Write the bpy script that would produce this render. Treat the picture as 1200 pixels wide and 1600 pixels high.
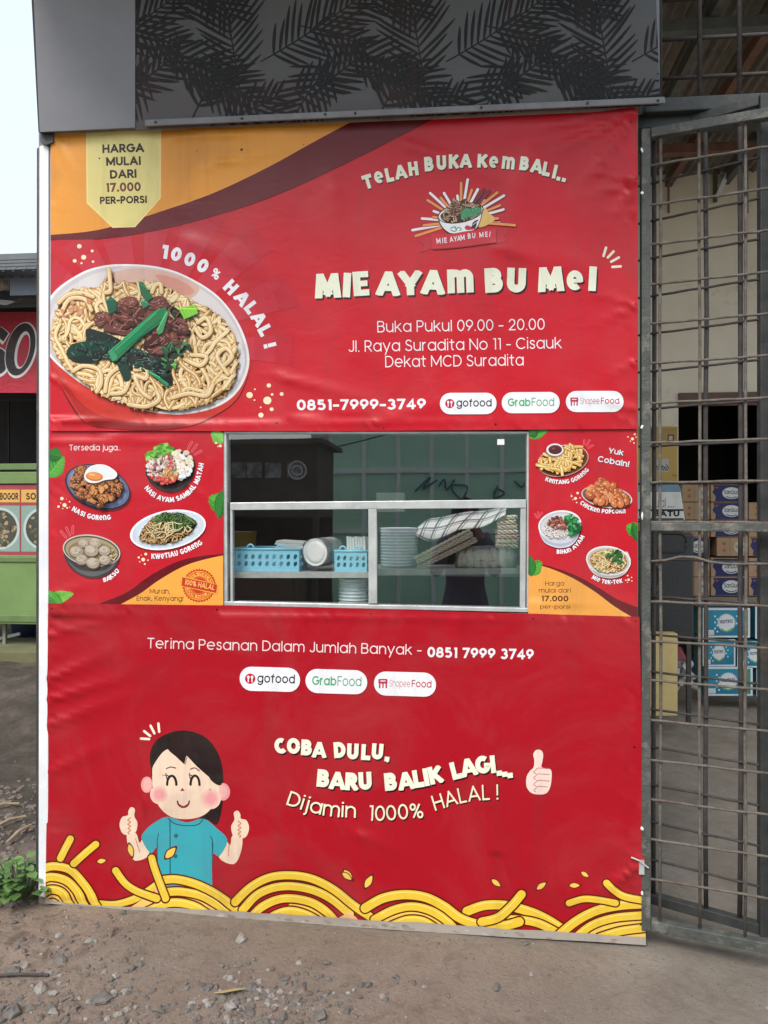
import bpy, bmesh, math, random
import numpy as np
from mathutils import Vector, Matrix
from mathutils.geometry import tessellate_polygon

for o in list(bpy.data.objects): bpy.data.objects.remove(o, do_unlink=True)
scene = bpy.context.scene
COL = scene.collection
R = math.radians

# ------------------------------------------------------------------ camera, sky, sun, exposure
TH = math.atan(115/1200.0)
CAMP = Vector((0.0, -2.823, 1.5))
FWD = Vector((-math.sin(TH), math.cos(TH), 0)); RGT = Vector((math.cos(TH), math.sin(TH), 0)); UP = Vector((0, 0, 1))
cam_data = bpy.data.cameras.new('camera')
cam = bpy.data.objects.new('camera', cam_data); COL.objects.link(cam)
cam.location = CAMP; cam.rotation_euler = (R(90), 0, TH)
cam_data.sensor_fit = 'VERTICAL'; cam_data.sensor_height = 36; cam_data.sensor_width = 27
cam_data.lens = 27.0; cam_data.clip_start = 0.02; cam_data.clip_end = 3000
scene.camera = cam
scene.render.resolution_x = 768; scene.render.resolution_y = 1024

world = bpy.data.worlds.new('World'); scene.world = world; world.use_nodes = True
wn = world.node_tree.nodes; wl = world.node_tree.links
SUN_EL, SUN_AZ = R(48), R(203)       # azimuth clockwise from +y
sky = wn.new('ShaderNodeTexSky'); sky.sky_type = 'NISHITA'; sky.sun_disc = False
sky.sun_elevation = SUN_EL; sky.sun_rotation = SUN_AZ
sky.air_density = 1.0; sky.dust_density = 4.0; sky.ozone_density = 1.0
hz = wn.new('ShaderNodeMix'); hz.data_type = 'RGBA'; hz.inputs[0].default_value = .72; hz.inputs[7].default_value = (4.3, 4.95, 5.6, 1)     # thin bright overcast over the clear sky
wl.new(sky.outputs[0], hz.inputs[6]); wl.new(hz.outputs[2], wn['Background'].inputs[0]); wn['Background'].inputs[1].default_value = 0.12
sun = bpy.data.lights.new('sun', 'SUN'); sun.energy = 1.3; sun.angle = R(25); sun.color = (1.0, 0.97, 0.92)
so = bpy.data.objects.new('sun', sun); COL.objects.link(so)
sd = Vector((math.sin(SUN_AZ)*math.cos(SUN_EL), math.cos(SUN_AZ)*math.cos(SUN_EL), math.sin(SUN_EL)))
so.rotation_euler = (-sd).to_track_quat('-Z', 'Y').to_euler(); so.location = (-4, -6, 9)
scene.view_settings.view_transform = 'Standard'; scene.view_settings.look = 'None'
scene.view_settings.exposure = 1.12; scene.view_settings.gamma = 1.0

# ------------------------------------------------------------------ helpers
def ray(px, py):
    return FWD + RGT*((px-600)/1200.0) + UP*((800-py)/1200.0)
def PY(px, py, Y=0.0):
    d = ray(px, py); t = (Y-CAMP.y)/d.y
    return CAMP + d*t
def PD(px, py, depth):
    return CAMP + ray(px, py)*depth
def lin(c):
    r = []
    for v in c[:3]:
        v = v/255.0
        r.append(v/12.92 if v <= 0.04045 else ((v+0.055)/1.055)**2.4)
    return r
def tag(o, label=None, cat=None, group=None, kind=None):
    if label: o['label'] = label
    if cat: o['category'] = cat
    if group: o['group'] = group
    if kind: o['kind'] = kind
    return o
def empty(name, loc=(0, 0, 0), rz=0.0):
    o = bpy.data.objects.new(name, None); COL.objects.link(o)
    o.location = loc; o.rotation_euler = (0, 0, rz); o.empty_display_size = 0.1
    return o
def kids(o): return [c for c in bpy.data.objects if c.parent == o]
def copy_tree(o, parent=None):
    c = o.copy(); COL.objects.link(c); c.parent = parent
    for ch in kids(o): copy_tree(ch, c)
    return c

def mat(name, c1, c2=None, rough=0.6, scale=6.0, bump=0.0, bscale=40.0, metal=0.0, spec=0.5, detail=6.0, lo=0.35, hi=0.65, stretch=(1, 1, 1), c3=None, c3scale=2.0, c3lo=.5, c3hi=.7):
    m = bpy.data.materials.new(name); m.use_nodes = True
    n = m.node_tree.nodes; l = m.node_tree.links; b = n['Principled BSDF']
    b.inputs['Roughness'].default_value = rough; b.inputs['Metallic'].default_value = metal
    b.inputs['Specular IOR Level'].default_value = spec
    if c2 is None: c2 = [v*0.78 for v in c1]
    tc = n.new('ShaderNodeTexCoord'); mp = n.new('ShaderNodeMapping'); mp.inputs['Scale'].default_value = stretch
    l.new(tc.outputs['Object'], mp.inputs[0])
    nz = n.new('ShaderNodeTexNoise'); nz.inputs['Scale'].default_value = scale; nz.inputs['Detail'].default_value = detail
    nz.inputs['Roughness'].default_value = 0.62
    l.new(mp.outputs[0], nz.inputs['Vector'])
    cr = n.new('ShaderNodeValToRGB'); cr.color_ramp.elements[0].position = lo; cr.color_ramp.elements[1].position = hi
    cr.color_ramp.elements[0].color = (*c2, 1); cr.color_ramp.elements[1].color = (*c1, 1)
    l.new(nz.outputs['Fac'], cr.inputs[0]); out = cr.outputs[0]
    if c3:
        n3 = n.new('ShaderNodeTexNoise'); n3.inputs['Scale'].default_value = c3scale; n3.inputs['Detail'].default_value = 8; n3.inputs['Roughness'].default_value = .7
        l.new(mp.outputs[0], n3.inputs['Vector'])
        mr = n.new('ShaderNodeMapRange'); mr.inputs[1].default_value = c3lo; mr.inputs[2].default_value = c3hi
        l.new(n3.outputs['Fac'], mr.inputs[0])
        mx = n.new('ShaderNodeMix'); mx.data_type = 'RGBA'; l.new(mr.outputs[0], mx.inputs[0]); l.new(out, mx.inputs[6]); mx.inputs[7].default_value = (*c3, 1)
        out = mx.outputs[2]
    l.new(out, b.inputs['Base Color'])
    if bump > 0:
        bn = n.new('ShaderNodeTexNoise'); bn.inputs['Scale'].default_value = bscale; bn.inputs['Detail'].default_value = 8
        l.new(mp.outputs[0], bn.inputs['Vector'])
        bp = n.new('ShaderNodeBump'); bp.inputs['Strength'].default_value = bump; bp.inputs['Distance'].default_value = 0.01
        l.new(bn.outputs['Fac'], bp.inputs['Height']); l.new(bp.outputs[0], b.inputs['Normal'])
    return m

def print_mat(name, rough=0.36, spec=0.5, dirt=0.25, weave=0.05, gain=0.92, fade=0.0):
    """printed sheet: colour of the print comes from the 'ink' colour attribute, plus dust and creases"""
    m = bpy.data.materials.new(name); m.use_nodes = True
    n = m.node_tree.nodes; l = m.node_tree.links; b = n['Principled BSDF']
    at = n.new('ShaderNodeAttribute'); at.attribute_name = 'ink'
    tc = n.new('ShaderNodeTexCoord')
    nz = n.new('ShaderNodeTexNoise'); nz.inputs['Scale'].default_value = 2.3; nz.inputs['Detail'].default_value = 9; nz.inputs['Roughness'].default_value = .66; nz.inputs['Distortion'].default_value = .8
    l.new(tc.outputs['Object'], nz.inputs['Vector'])
    mr = n.new('ShaderNodeMapRange'); mr.inputs[1].default_value = .46; mr.inputs[2].default_value = .8; mr.inputs[4].default_value = dirt
    l.new(nz.outputs['Fac'], mr.inputs[0])
    mx = n.new('ShaderNodeMix'); mx.data_type = 'RGBA'; l.new(mr.outputs[0], mx.inputs[0]); l.new(at.outputs['Color'], mx.inputs[6]); mx.inputs[7].default_value = (.30, .22, .19, 1)
    # rain streaks and old damp patches
    mps = n.new('ShaderNodeMapping'); mps.inputs['Scale'].default_value = (5.0, 1, .55); l.new(tc.outputs['Object'], mps.inputs[0])
    ns = n.new('ShaderNodeTexNoise'); ns.inputs['Scale'].default_value = 2.2; ns.inputs['Detail'].default_value = 10; ns.inputs['Roughness'].default_value = .7; ns.inputs['Distortion'].default_value = .6; l.new(mps.outputs[0], ns.inputs['Vector'])
    nd = n.new('ShaderNodeTexNoise'); nd.inputs['Scale'].default_value = 1.5; nd.inputs['Detail'].default_value = 7; nd.inputs['Distortion'].default_value = 1.4; l.new(tc.outputs['Object'], nd.inputs['Vector'])
    m1 = n.new('ShaderNodeMapRange'); m1.inputs[1].default_value = .52; m1.inputs[2].default_value = .78; m1.inputs[4].default_value = .22; l.new(ns.outputs['Fac'], m1.inputs[0])
    m2 = n.new('ShaderNodeMapRange'); m2.inputs[1].default_value = .55; m2.inputs[2].default_value = .62; m2.inputs[4].default_value = .13; l.new(nd.outputs['Fac'], m2.inputs[0])
    ms = n.new('ShaderNodeMath'); ms.operation = 'ADD'; l.new(m1.outputs[0], ms.inputs[0]); l.new(m2.outputs[0], ms.inputs[1])
    mxs = n.new('ShaderNodeMix'); mxs.data_type = 'RGBA'; l.new(ms.outputs[0], mxs.inputs[0]); l.new(mx.outputs[2], mxs.inputs[6]); mxs.inputs[7].default_value = (.10, .035, .035, 1); mx = mxs
    # fine specks of splashed mud
    vz = n.new('ShaderNodeTexVoronoi'); vz.inputs['Scale'].default_value = 26; l.new(tc.outputs['Object'], vz.inputs['Vector'])
    vr = n.new('ShaderNodeMapRange'); vr.inputs[1].default_value = .035; vr.inputs[2].default_value = .05; vr.inputs[3].default_value = .5; vr.inputs[4].default_value = 0
    l.new(vz.outputs['Distance'], vr.inputs[0])
    sp = n.new('ShaderNodeMath'); sp.operation = 'MULTIPLY'; l.new(vr.outputs[0], sp.inputs[0])
    sg = n.new('ShaderNodeMath'); sg.operation = 'GREATER_THAN'; sg.inputs[1].default_value = .82
    sep = n.new('ShaderNodeSeparateColor'); l.new(vz.outputs['Color'], sep.inputs[0]); l.new(sep.outputs[0], sg.inputs[0]); l.new(sg.outputs[0], sp.inputs[1])
    mx2 = n.new('ShaderNodeMix'); mx2.data_type = 'RGBA'; l.new(sp.outputs[0], mx2.inputs[0]); l.new(mx.outputs[2], mx2.inputs[6]); mx2.inputs[7].default_value = (.16, .08, .06, 1)
    l.new(mx2.outputs[2], b.inputs['Base Color'])
    b.inputs['Specular IOR Level'].default_value = spec
    rr = n.new('ShaderNodeMapRange'); rr.inputs[1].default_value = .3; rr.inputs[2].default_value = .7; rr.inputs[3].default_value = rough-.05; rr.inputs[4].default_value = rough+.14
    l.new(nz.outputs['Fac'], rr.inputs[0]); l.new(rr.outputs[0], b.inputs['Roughness'])
    bn = n.new('ShaderNodeTexNoise'); bn.inputs['Scale'].default_value = 9; bn.inputs['Detail'].default_value = 7; bn.inputs['Distortion'].default_value = 1.2
    mpp = n.new('ShaderNodeMapping'); mpp.inputs['Scale'].default_value = (1, 1, 1.9); mpp.inputs['Rotation'].default_value = (0, .35, 0)
    l.new(tc.outputs['Object'], mpp.inputs[0]); l.new(mpp.outputs[0], bn.inputs['Vector'])
    bp = n.new('ShaderNodeBump'); bp.inputs['Strength'].default_value = weave*4; bp.inputs['Distance'].default_value = 0.012
    l.new(bn.outputs['Fac'], bp.inputs['Height']); l.new(bp.outputs[0], b.inputs['Normal'])
    return m

class MB:
    """collects boxes, bars, tubes and sheets; build() links them as ONE mesh object"""
    def __init__(s): s.v = []; s.f = []
    def add(s, vs, fs):
        k = len(s.v); s.v += [tuple(v) for v in vs]; s.f += [tuple(i+k for i in f) for f in fs]; return s
    def box(s, a, b):
        x0, y0, z0 = a; x1, y1, z1 = b
        return s.hexa([(x0, y0, z0), (x1, y0, z0), (x1, y1, z0), (x0, y1, z0)], [(x0, y0, z1), (x1, y0, z1), (x1, y1, z1), (x0, y1, z1)])
    def hexa(s, lo, hi):
        return s.add(list(lo)+list(hi), [(3, 2, 1, 0), (4, 5, 6, 7), (0, 1, 5, 4), (1, 2, 6, 5), (2, 3, 7, 6), (3, 0, 4, 7)])
    def pxbox(s, x0, y0, x1, y1, Yf, Yb):
        """box whose front face covers the photo rectangle on the plane y=Yf"""
        a = PY(x0, y1, Yf); b = PY(x1, y0, Yf)
        return s.box((a.x, Yf, a.z), (b.x, Yb, b.z))
    def pxprism(s, pts, Yf, Yb):
        f = [PY(x, y, Yf) for x, y in pts]; n = len(f)
        vs = [(p.x, Yf, p.z) for p in f]+[(p.x, Yb, p.z) for p in f]
        fs = [tuple(range(n))[::-1], tuple(range(n, 2*n))]
        for i in range(n): fs.append((i, (i+1) % n, n+(i+1) % n, n+i))
        return s.add(vs, fs)
    def tube(s, pts, r, n=8, r2=None, cap=True):
        pts = [Vector(p) for p in pts]; rings = []; m = len(pts)
        up = Vector((0, 0, 1))
        for i, p in enumerate(pts):
            t = (pts[min(i+1, m-1)]-pts[max(i-1, 0)]).normalized()
            a = t.cross(up)
            if a.length < .15: a = t.cross(Vector((1, 0, 0)))
            a.normalize(); b = t.cross(a).normalized()
            rr = r if r2 is None else r+(r2-r)*i/(m-1)
            if callable(r): rr = r(i/(m-1))
            rings.append([p+a*(rr*math.cos(2*math.pi*k/n))+b*(rr*math.sin(2*math.pi*k/n)) for k in range(n)])
        vs = [v for q in rings for v in q]; fs = []
        for i in range(m-1):
            for k in range(n):
                fs.append((i*n+k, i*n+(k+1) % n, (i+1)*n+(k+1) % n, (i+1)*n+k))
        if cap: fs.append(tuple(range(n))[::-1]); fs.append(tuple(range((m-1)*n, m*n)))
        return s.add(vs, fs)
    def bar(s, a, b, w, h):
        """rectangular bar from a to b; w sideways, h vertical"""
        a = Vector(a); b = Vector(b); t = (b-a).normalized(); up = Vector((0, 0, 1))
        if abs(t.z) > .95: up = Vector((0, 1, 0))
        x = t.cross(up).normalized()*(w/2); z = x.cross(t).normalized()*(h/2)
        return s.hexa([a-x-z, a+x-z, b+x-z, b-x-z], [a-x+z, a+x+z, b+x+z, b-x+z])
    def lathe(s, prof, c=(0, 0, 0), n=28, axis=None):
        """prof: list of (r, h); axis: direction of h"""
        c = Vector(c); ax = Vector(axis or (0, 0, 1)).normalized()
        a = ax.cross(Vector((0, 1, 0.01))).normalized(); b = ax.cross(a)
        vs = []; fs = []; m = len(prof)
        for r, h in prof:
            for k in range(n):
                t = 2*math.pi*k/n; vs.append(c+ax*h+a*(r*math.cos(t))+b*(r*math.sin(t)))
        for i in range(m-1):
            for k in range(n): fs.append((i*n+k, i*n+(k+1) % n, (i+1)*n+(k+1) % n, (i+1)*n+k))
        fs.append(tuple(range(n))[::-1]); fs.append(tuple(range((m-1)*n, m*n)))
        return s.add(vs, fs)
    def grid(s, fn, nu, nv):
        vs = [fn(i/nu, j/nv) for j in range(nv+1) for i in range(nu+1)]
        fs = [(j*(nu+1)+i, j*(nu+1)+i+1, (j+1)*(nu+1)+i+1, (j+1)*(nu+1)+i) for j in range(nv) for i in range(nu)]
        return s.add(vs, fs)
    def build(s, name, m, parent=None, smooth=False, bevel=0.0, origin=None, fix=True):
        org = Vector(origin) if origin is not None else Vector((0, 0, 0))
        me = bpy.data.meshes.new(name); me.from_pydata([tuple(Vector(v)-org) for v in s.v], [], s.f)
        if fix:
            bm = bmesh.new(); bm.from_mesh(me); bmesh.ops.recalc_face_normals(bm, faces=bm.faces); bm.to_mesh(me); bm.free()
        if smooth: me.polygons.foreach_set('use_smooth', [True]*len(me.polygons))
        o = bpy.data.objects.new(name, me); COL.objects.link(o); o.location = org
        if m: me.materials.append(m)
        if parent:
            o.parent = parent
            pw = parent_world(parent)
            o.location = org-pw
        if bevel > 0:
            bv = o.modifiers.new('bevel', 'BEVEL'); bv.width = bevel; bv.segments = 2; bv.limit_method = 'ANGLE'
        return o
def parent_world(p):
    w = Vector(p.location)
    while p.parent: p = p.parent; w = w+Vector(p.location)
    return w

# ------------------------------------------------------------------ flat print work (banners, signs, labels)
def catmull(pts, n=8, closed=False):
    P = [np.array(p, float) for p in pts]; m = len(P); out = []
    rng_ = range(m) if closed else range(m-1)
    for i in rng_:
        if closed: p0, p1, p2, p3 = P[(i-1) % m], P[i], P[(i+1) % m], P[(i+2) % m]
        else: p0, p1, p2, p3 = P[max(i-1, 0)], P[i], P[i+1], P[min(i+2, m-1)]
        for k in range(n):
            t = k/n
            q = .5*((2*p1)+(-p0+p2)*t+(2*p0-5*p1+4*p2-p3)*t*t+(-p0+3*p1-3*p2+p3)*t**3)
            out.append((q[0], q[1]))
    if not closed: out.append(tuple(P[-1]))
    return out
def arc(cx, cy, rx, ry, a0, a1, n=None):
    n = n or max(4, int(abs(a1-a0)/14))
    return [(cx+rx*math.cos(R(a0+(a1-a0)*i/n)), cy+ry*math.sin(R(a0+(a1-a0)*i/n))) for i in range(n+1)]
def ell(cx, cy, rx, ry, rot=0, n=36):
    c, s = math.cos(R(rot)), math.sin(R(rot))
    return [(cx+rx*math.cos(2*math.pi*i/n)*c-ry*math.sin(2*math.pi*i/n)*s, cy+rx*math.cos(2*math.pi*i/n)*s+ry*math.sin(2*math.pi*i/n)*c) for i in range(n)]
def clip_half(poly, a, b, c):
    """keep a*x+b*y+c >= 0"""
    out = []; n = len(poly)
    for i in range(n):
        p = poly[i]; q = poly[(i+1) % n]; dp = a*p[0]+b*p[1]+c; dq = a*q[0]+b*q[1]+c
        if dp >= 0: out.append(p)
        if (dp >= 0) != (dq >= 0):
            t = dp/(dp-dq); out.append((p[0]+(q[0]-p[0])*t, p[1]+(q[1]-p[1])*t))
    return out
def stroke_polys(pts, w, cap='b', closed=False):
    """convex quads covering a thick line"""
    q = [pts[0]]
    for p in pts[1:]:
        if math.hypot(p[0]-q[-1][0], p[1]-q[-1][1]) > 1e-6: q.append(p)
    if closed and math.hypot(q[0][0]-q[-1][0], q[0][1]-q[-1][1]) < 1e-6: q = q[:-1]
    n = len(q)
    if n < 2: return []
    L = []; Rr = []
    for i in range(n):
        ww = w(i/(n-1)) if callable(w) else w
        if closed: a = q[(i-1) % n]; c = q[(i+1) % n]
        else: a = q[i-1] if i else None; c = q[i+1] if i < n-1 else None
        b = q[i]
        def nn(u, v):
            d = math.hypot(v[0]-u[0], v[1]-u[1]); return (-(v[1]-u[1])/d, (v[0]-u[0])/d)
        if a is None: nx, ny = nn(b, c); k = 1
        elif c is None: nx, ny = nn(a, b); k = 1
        else:
            n1 = nn(a, b); n2 = nn(b, c); sx, sy = n1[0]+n2[0], n1[1]+n2[1]; d = math.hypot(sx, sy)
            if d < 1e-4: nx, ny = n1; k = 1
            else: nx, ny = sx/d, sy/d; k = min(1/max(nx*n1[0]+ny*n1[1], .1), 1.7)
        L.append((b[0]+nx*ww*.5*k, b[1]+ny*ww*.5*k)); Rr.append((b[0]-nx*ww*.5*k, b[1]-ny*ww*.5*k))
    out = []
    for i in range(n if closed else n-1):
        j = (i+1) % n
        out.append([L[i], L[j], Rr[j], Rr[i]])
    if cap == 'r' and not closed:
        for i, s in ((0, 1), (n-1, -1)):
            ww = w(i/(n-1)) if callable(w) else w
            o = q[i]; t = q[1] if i == 0 else q[n-2]
            a0 = math.atan2(o[1]-t[1], o[0]-t[0])
            out.append([(o[0]+.5*ww*math.cos(a0+math.pi*(k/8-.5)), o[1]+.5*ww*math.sin(a0+math.pi*(k/8-.5))) for k in range(9)])
    return out

class Art:
    STEP = 6.0e-5; OC = .004
    def __init__(s, origin, u, v, gain=0.9, cell=None, disp=None, clip=None, base=0.0):
        s.o = Vector(origin); s.u = Vector(u).normalized(); s.v = Vector(v).normalized(); s.n = s.u.cross(s.v).normalized()
        if s.n.dot(CAMP-s.o) < 0: s.n = -s.n
        s.bins = {}; s.order = []; s.layer = 0; s.occ = np.zeros((2000, 1300), np.int16); s.cur = None; s.gain = gain; s.cell = cell; s.disp = disp; s.view = (0, 0, 1.0); s.base = base; s.clip = None
        s.flip = s.u.cross(s.v).dot(s.n) < 0
        if clip: s.setclip(clip)
    def setclip(s, pts):
        q = [s.uv(*p) for p in pts]; ar = sum(q[i][0]*q[(i+1) % len(q)][1]-q[(i+1) % len(q)][0]*q[i][1] for i in range(len(q)))
        if ar < 0: q = q[::-1]
        s.clip = []
        for i in range(len(q)):
            a = q[i]; b = q[(i+1) % len(q)]; nx, ny = -(b[1]-a[1]), b[0]-a[0]
            s.clip.append((nx, ny, -(nx*a[0]+ny*a[1])))
    def bin(s, name): s.cur = name; (s.bins.setdefault(name, []), s.order.append(name) if name not in s.order else None); return s
    def vw(s, ox=0, oy=0, k=1.0): s.view = (ox, oy, k); return s
    def uv(s, x, y):
        x, y = s.view[0]+x*s.view[2], s.view[1]+y*s.view[2]
        d = ray(x, y); t = (s.o-CAMP).dot(s.n)/d.dot(s.n); p = CAMP+d*t-s.o
        return (p.dot(s.u), p.dot(s.v))
    def emit(s, poly, col, lay):
        q = [s.uv(*p) for p in poly]
        if s.clip:
            for c in s.clip:
                q = clip_half(q, *c)
                if len(q) < 3: return
        ar = sum(q[i][0]*q[(i+1) % len(q)][1]-q[(i+1) % len(q)][0]*q[i][1] for i in range(len(q)))
        if abs(ar) < 1e-10: return
        if ar < 0: q = q[::-1]
        pieces = [q]
        if s.cell:
            for ax in (0, 1):
                nxt = []
                for p in pieces:
                    lo = min(v[ax] for v in p); hi = max(v[ax] for v in p)
                    k0 = math.floor(lo/s.cell)+1; k1 = math.ceil(hi/s.cell)-1
                    rest = p
                    for k in range(k0, k1+1):
                        c = k*s.cell; A, B = (1, 0) if ax == 0 else (0, 1)
                        left = clip_half(rest, -A, -B, c); rest = clip_half(rest, A, B, -c)
                        if len(left) >= 3: nxt.append(left)
                        if len(rest) < 3: break
                    if len(rest) >= 3: nxt.append(rest)
                pieces = nxt
            nxt = []
            for p in pieces:                      # and along the diagonal of each cell, so every layer lies on the same facets
                lo = min(v[0]+v[1] for v in p); hi = max(v[0]+v[1] for v in p)
                k0 = math.floor(lo/s.cell)+1; k1 = math.ceil(hi/s.cell)-1; rest = p
                for k in range(k0, k1+1):
                    c = k*s.cell
                    left = clip_half(rest, -1, -1, c); rest = clip_half(rest, 1, 1, -c)
                    if len(left) >= 3: nxt.append(left)
                    if len(rest) < 3: break
                if len(rest) >= 3: nxt.append(rest)
            pieces = nxt
        s.bins[s.cur] += [(p, col, lay) for p in pieces]
    def shape(s, polys, col, alt=False):
        """one printed shape: lies one step above whatever it overlaps"""
        boxes = []; top = 0; nx, ny = s.occ.shape
        for p in polys:
            q = [s.uv(*t) for t in p]
            i0 = int((min(t[0] for t in q)+4)/s.OC); i1 = int((max(t[0] for t in q)+4)/s.OC)+1; j0 = int((min(t[1] for t in q)+1)/s.OC); j1 = int((max(t[1] for t in q)+1)/s.OC)+1
            i0, i1, j0, j1 = max(i0, 0), min(i1, nx), max(j0, 0), min(j1, ny)
            if i1 <= i0 or j1 <= j0: continue
            boxes.append((i0, i1, j0, j1)); top = max(top, int(s.occ[i0:i1, j0:j1].max()))
        for b in boxes: s.occ[b[0]:b[1], b[2]:b[3]] = top+1
        for k, p in enumerate(polys): s.emit(p, col, top+1+((k & 1)*.2 if alt else 0))
    def poly(s, pts, col, holes=()):
        loops = [pts]+list(holes); flat = [p for l in loops for p in l]
        s.shape([[flat[i] for i in t] for t in tessellate_polygon([[Vector((p[0], p[1], 0)) for p in l] for l in loops])], col)
    def fan(s, pts, col):
        """convex outline"""
        s.shape([list(pts)], col)
    def line(s, pts, w, col, cap='r', closed=False):
        s.shape(stroke_polys(pts, w, cap, closed), col, True)
    def outlined(s, pts, w, col, ocol, ow, cap='r'):
        s.line(pts, w+2*ow, ocol, cap); s.line(pts, w, col, cap)
    def ell(s, cx, cy, rx, ry, col, rot=0, n=28): s.fan(ell(cx, cy, rx, ry, rot, n), col)
    def blob(s, cx, cy, r, col, rng, rot=0, asp=1.0, jag=.25, n=9):
        pts = [(r*(1+rng.uniform(-jag, jag))*math.cos(2*math.pi*i/n), asp*r*(1+rng.uniform(-jag, jag))*math.sin(2*math.pi*i/n)) for i in range(n)]
        c, ss = math.cos(R(rot)), math.sin(R(rot))
        s.poly(catmull([(cx+x*c-y*ss, cy+x*ss+y*c) for x, y in pts], 3, True), col)
    def rrect(s, x0, y0, x1, y1, r, col, skew=0.0):
        pts = arc(x1-r, y1-r, r, r, 0, 90)+arc(x0+r, y1-r, r, r, 90, 180)+arc(x0+r, y0+r, r, r, 180, 270)+arc(x1-r, y0+r, r, r, 270, 360)
        s.fan([(x, y+skew*(x-x0)) for x, y in pts], col)
    # --- lettering
    def glyph(s, ch, font, w, place, col, jit=0):
        """place maps glyph coords (y up) to picture coords"""
        gw, strokes = font(ch, w)
        for st, clip, wf in strokes:
            out = []
            for p in stroke_polys(st, w*wf):
                if clip:
                    p = clip_half(p, 0, 1, -clip[0]); p = clip_half(p, 0, -1, clip[1]) if len(p) > 2 else p
                if len(p) > 2: out.append([place(*q) for q in p])
            s.shape(out, col, True)
    def text(s, txt, x0, x1, y0, y1, cap, w, col, font, shadow=None, track=0.0, wob=0.0, seed=1):
        """line of text from x0 to x1, baseline y0 to y1, cap height cap"""
        rng = random.Random(seed); adv = [font(c, w)[0]+track for c in txt]; tot = sum(adv)-track
        CH = font('H', w, True); k = cap/CH; kx = (x1-x0)/tot if x1 else k
        if not x1: x1 = x0+tot*kx
        ang = math.atan2(y1-y0, x1-x0)
        for off, cc in ([(shadow[:2], shadow[2])] if shadow else [])+[((0, 0), col)]:
            rng = random.Random(seed); x = 0
            for c, a in zip(txt, adv):
                f = x/tot; rr = rng.uniform(-wob, wob); dy = rng.uniform(-wob, wob)*.006*cap*10
                def place(gx, gy, x=x, f=f, rr=rr, dy=dy, a=a):
                    cx = a/2; rx = (gx-cx)*math.cos(rr)-gy*math.sin(rr)*k/kx+cx; ry = (gx-cx)*math.sin(rr)+gy*math.cos(rr)
                    X = (x+rx)*kx; Y = ry*k
                    return (x0+off[0]+X*math.cos(ang)+Y*math.sin(ang), y0+off[1]+X*math.sin(ang)-Y*math.cos(ang)+dy)
                s.glyph(c, font, w, place, cc); x += a
    def letters(s, items, cap, w, col, font, shadow=None, sx=1.0):
        """items: (char, cx, cy, rot_cw_deg[, scale]) centred letters"""
        CH = font('H', w, True); k = cap/CH
        for off, cc in ([(shadow[:2], shadow[2])] if shadow else [])+[((0, 0), col)]:
            for it in items:
                c, cx, cy, rot = it[:4]; sc = it[4] if len(it) > 4 else 1
                gw = font(c, w)[0]; a = R(rot)
                def place(gx, gy):
                    X = (gx-gw/2)*k*sc*sx; Y = -(gy-CH/2)*k*sc
                    return (cx+off[0]+X*math.cos(a)-Y*math.sin(a), cy+off[1]+X*math.sin(a)+Y*math.cos(a))
                s.glyph(c, font, w, place, cc)
    def arctext(s, txt, pts, cap, w, col, font, shadow=None, track=0.0):
        """letters standing on a smooth curve through pts"""
        c = catmull(pts, 16); d = [0]
        for i in range(1, len(c)): d.append(d[-1]+math.hypot(c[i][0]-c[i-1][0], c[i][1]-c[i-1][1]))
        adv = [font(ch, w)[0]+track for ch in txt]; tot = sum(adv)-track; k = d[-1]/tot; CH = font('H', w, True); items = []; x = 0
        ky = cap/CH
        for ch, a in zip(txt, adv):
            m = (x+(a-track)/2)*k; i = 1
            while i < len(d)-1 and d[i] < m: i += 1
            t = (m-d[i-1])/max(d[i]-d[i-1], 1e-6); px = c[i-1][0]+(c[i][0]-c[i-1][0])*t; py = c[i-1][1]+(c[i][1]-c[i-1][1])*t
            an = math.atan2(c[i][1]-c[i-1][1], c[i][0]-c[i-1][0])
            items.append((ch, px+math.sin(an)*cap/2, py-math.cos(an)*cap/2, math.degrees(an))); x += a
        s.letters(items, cap, w, col, font, shadow, sx=k/ky)
    # --- into meshes
    def build(s, m, names=None, root=None, parent=None, mats=None):
        objs = {}
        for bn in s.order:
            data = s.bins[bn]
            if not data: continue
            uvs = []; lay = []; faces = []; cols = []; lens = []
            cache = {}
            for p, c, l in data:
                idx = []
                for q in p:
                    key = (round(q[0], 6), round(q[1], 6), l)
                    if key not in cache:
                        cache[key] = len(uvs); uvs.append((q[0], q[1])); lay.append(l)
                    i = cache[key]
                    if i not in idx: idx.append(i)
                if len(idx) < 3: continue
                if s.flip: idx = idx[::-1]
                faces.append(idx); cc = [v*s.gain for v in lin(c)]; cols.append((*cc, 1)); lens.append(len(idx))
            uv = np.array(uvs); ly = np.array(lay)*s.STEP+s.base
            org = np.array(s.o); pos = org+np.outer(uv[:, 0], np.array(s.u))+np.outer(uv[:, 1], np.array(s.v))
            nm = np.tile(np.array(s.n), (len(uv), 1))
            h = ly
            if s.disp:
                w0, wu, wv = s.disp(uv[:, 0], uv[:, 1])
                h = ly+w0; nm = nm-np.outer(wu, np.array(s.u))-np.outer(wv, np.array(s.v)); nm /= np.linalg.norm(nm, axis=1)[:, None]
            pos = pos+np.outer(h, np.array(s.n))
            if bn in (names or {}): nme = names[bn]
            else: nme = bn
            me = bpy.data.meshes.new(nme); me.from_pydata(pos.tolist(), [], faces)
            at = me.attributes.new('ink', 'FLOAT_COLOR', 'CORNER')
            arr = np.repeat(np.array(cols), np.array(lens), axis=0).astype(np.float32)
            at.data.foreach_set('color', arr.ravel())
            me.polygons.foreach_set('use_smooth', [True]*len(me.polygons))
            if s.disp: me.normals_split_custom_set_from_vertices(nm.tolist())
            me.materials.append((mats or {}).get(bn, m))
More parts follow.
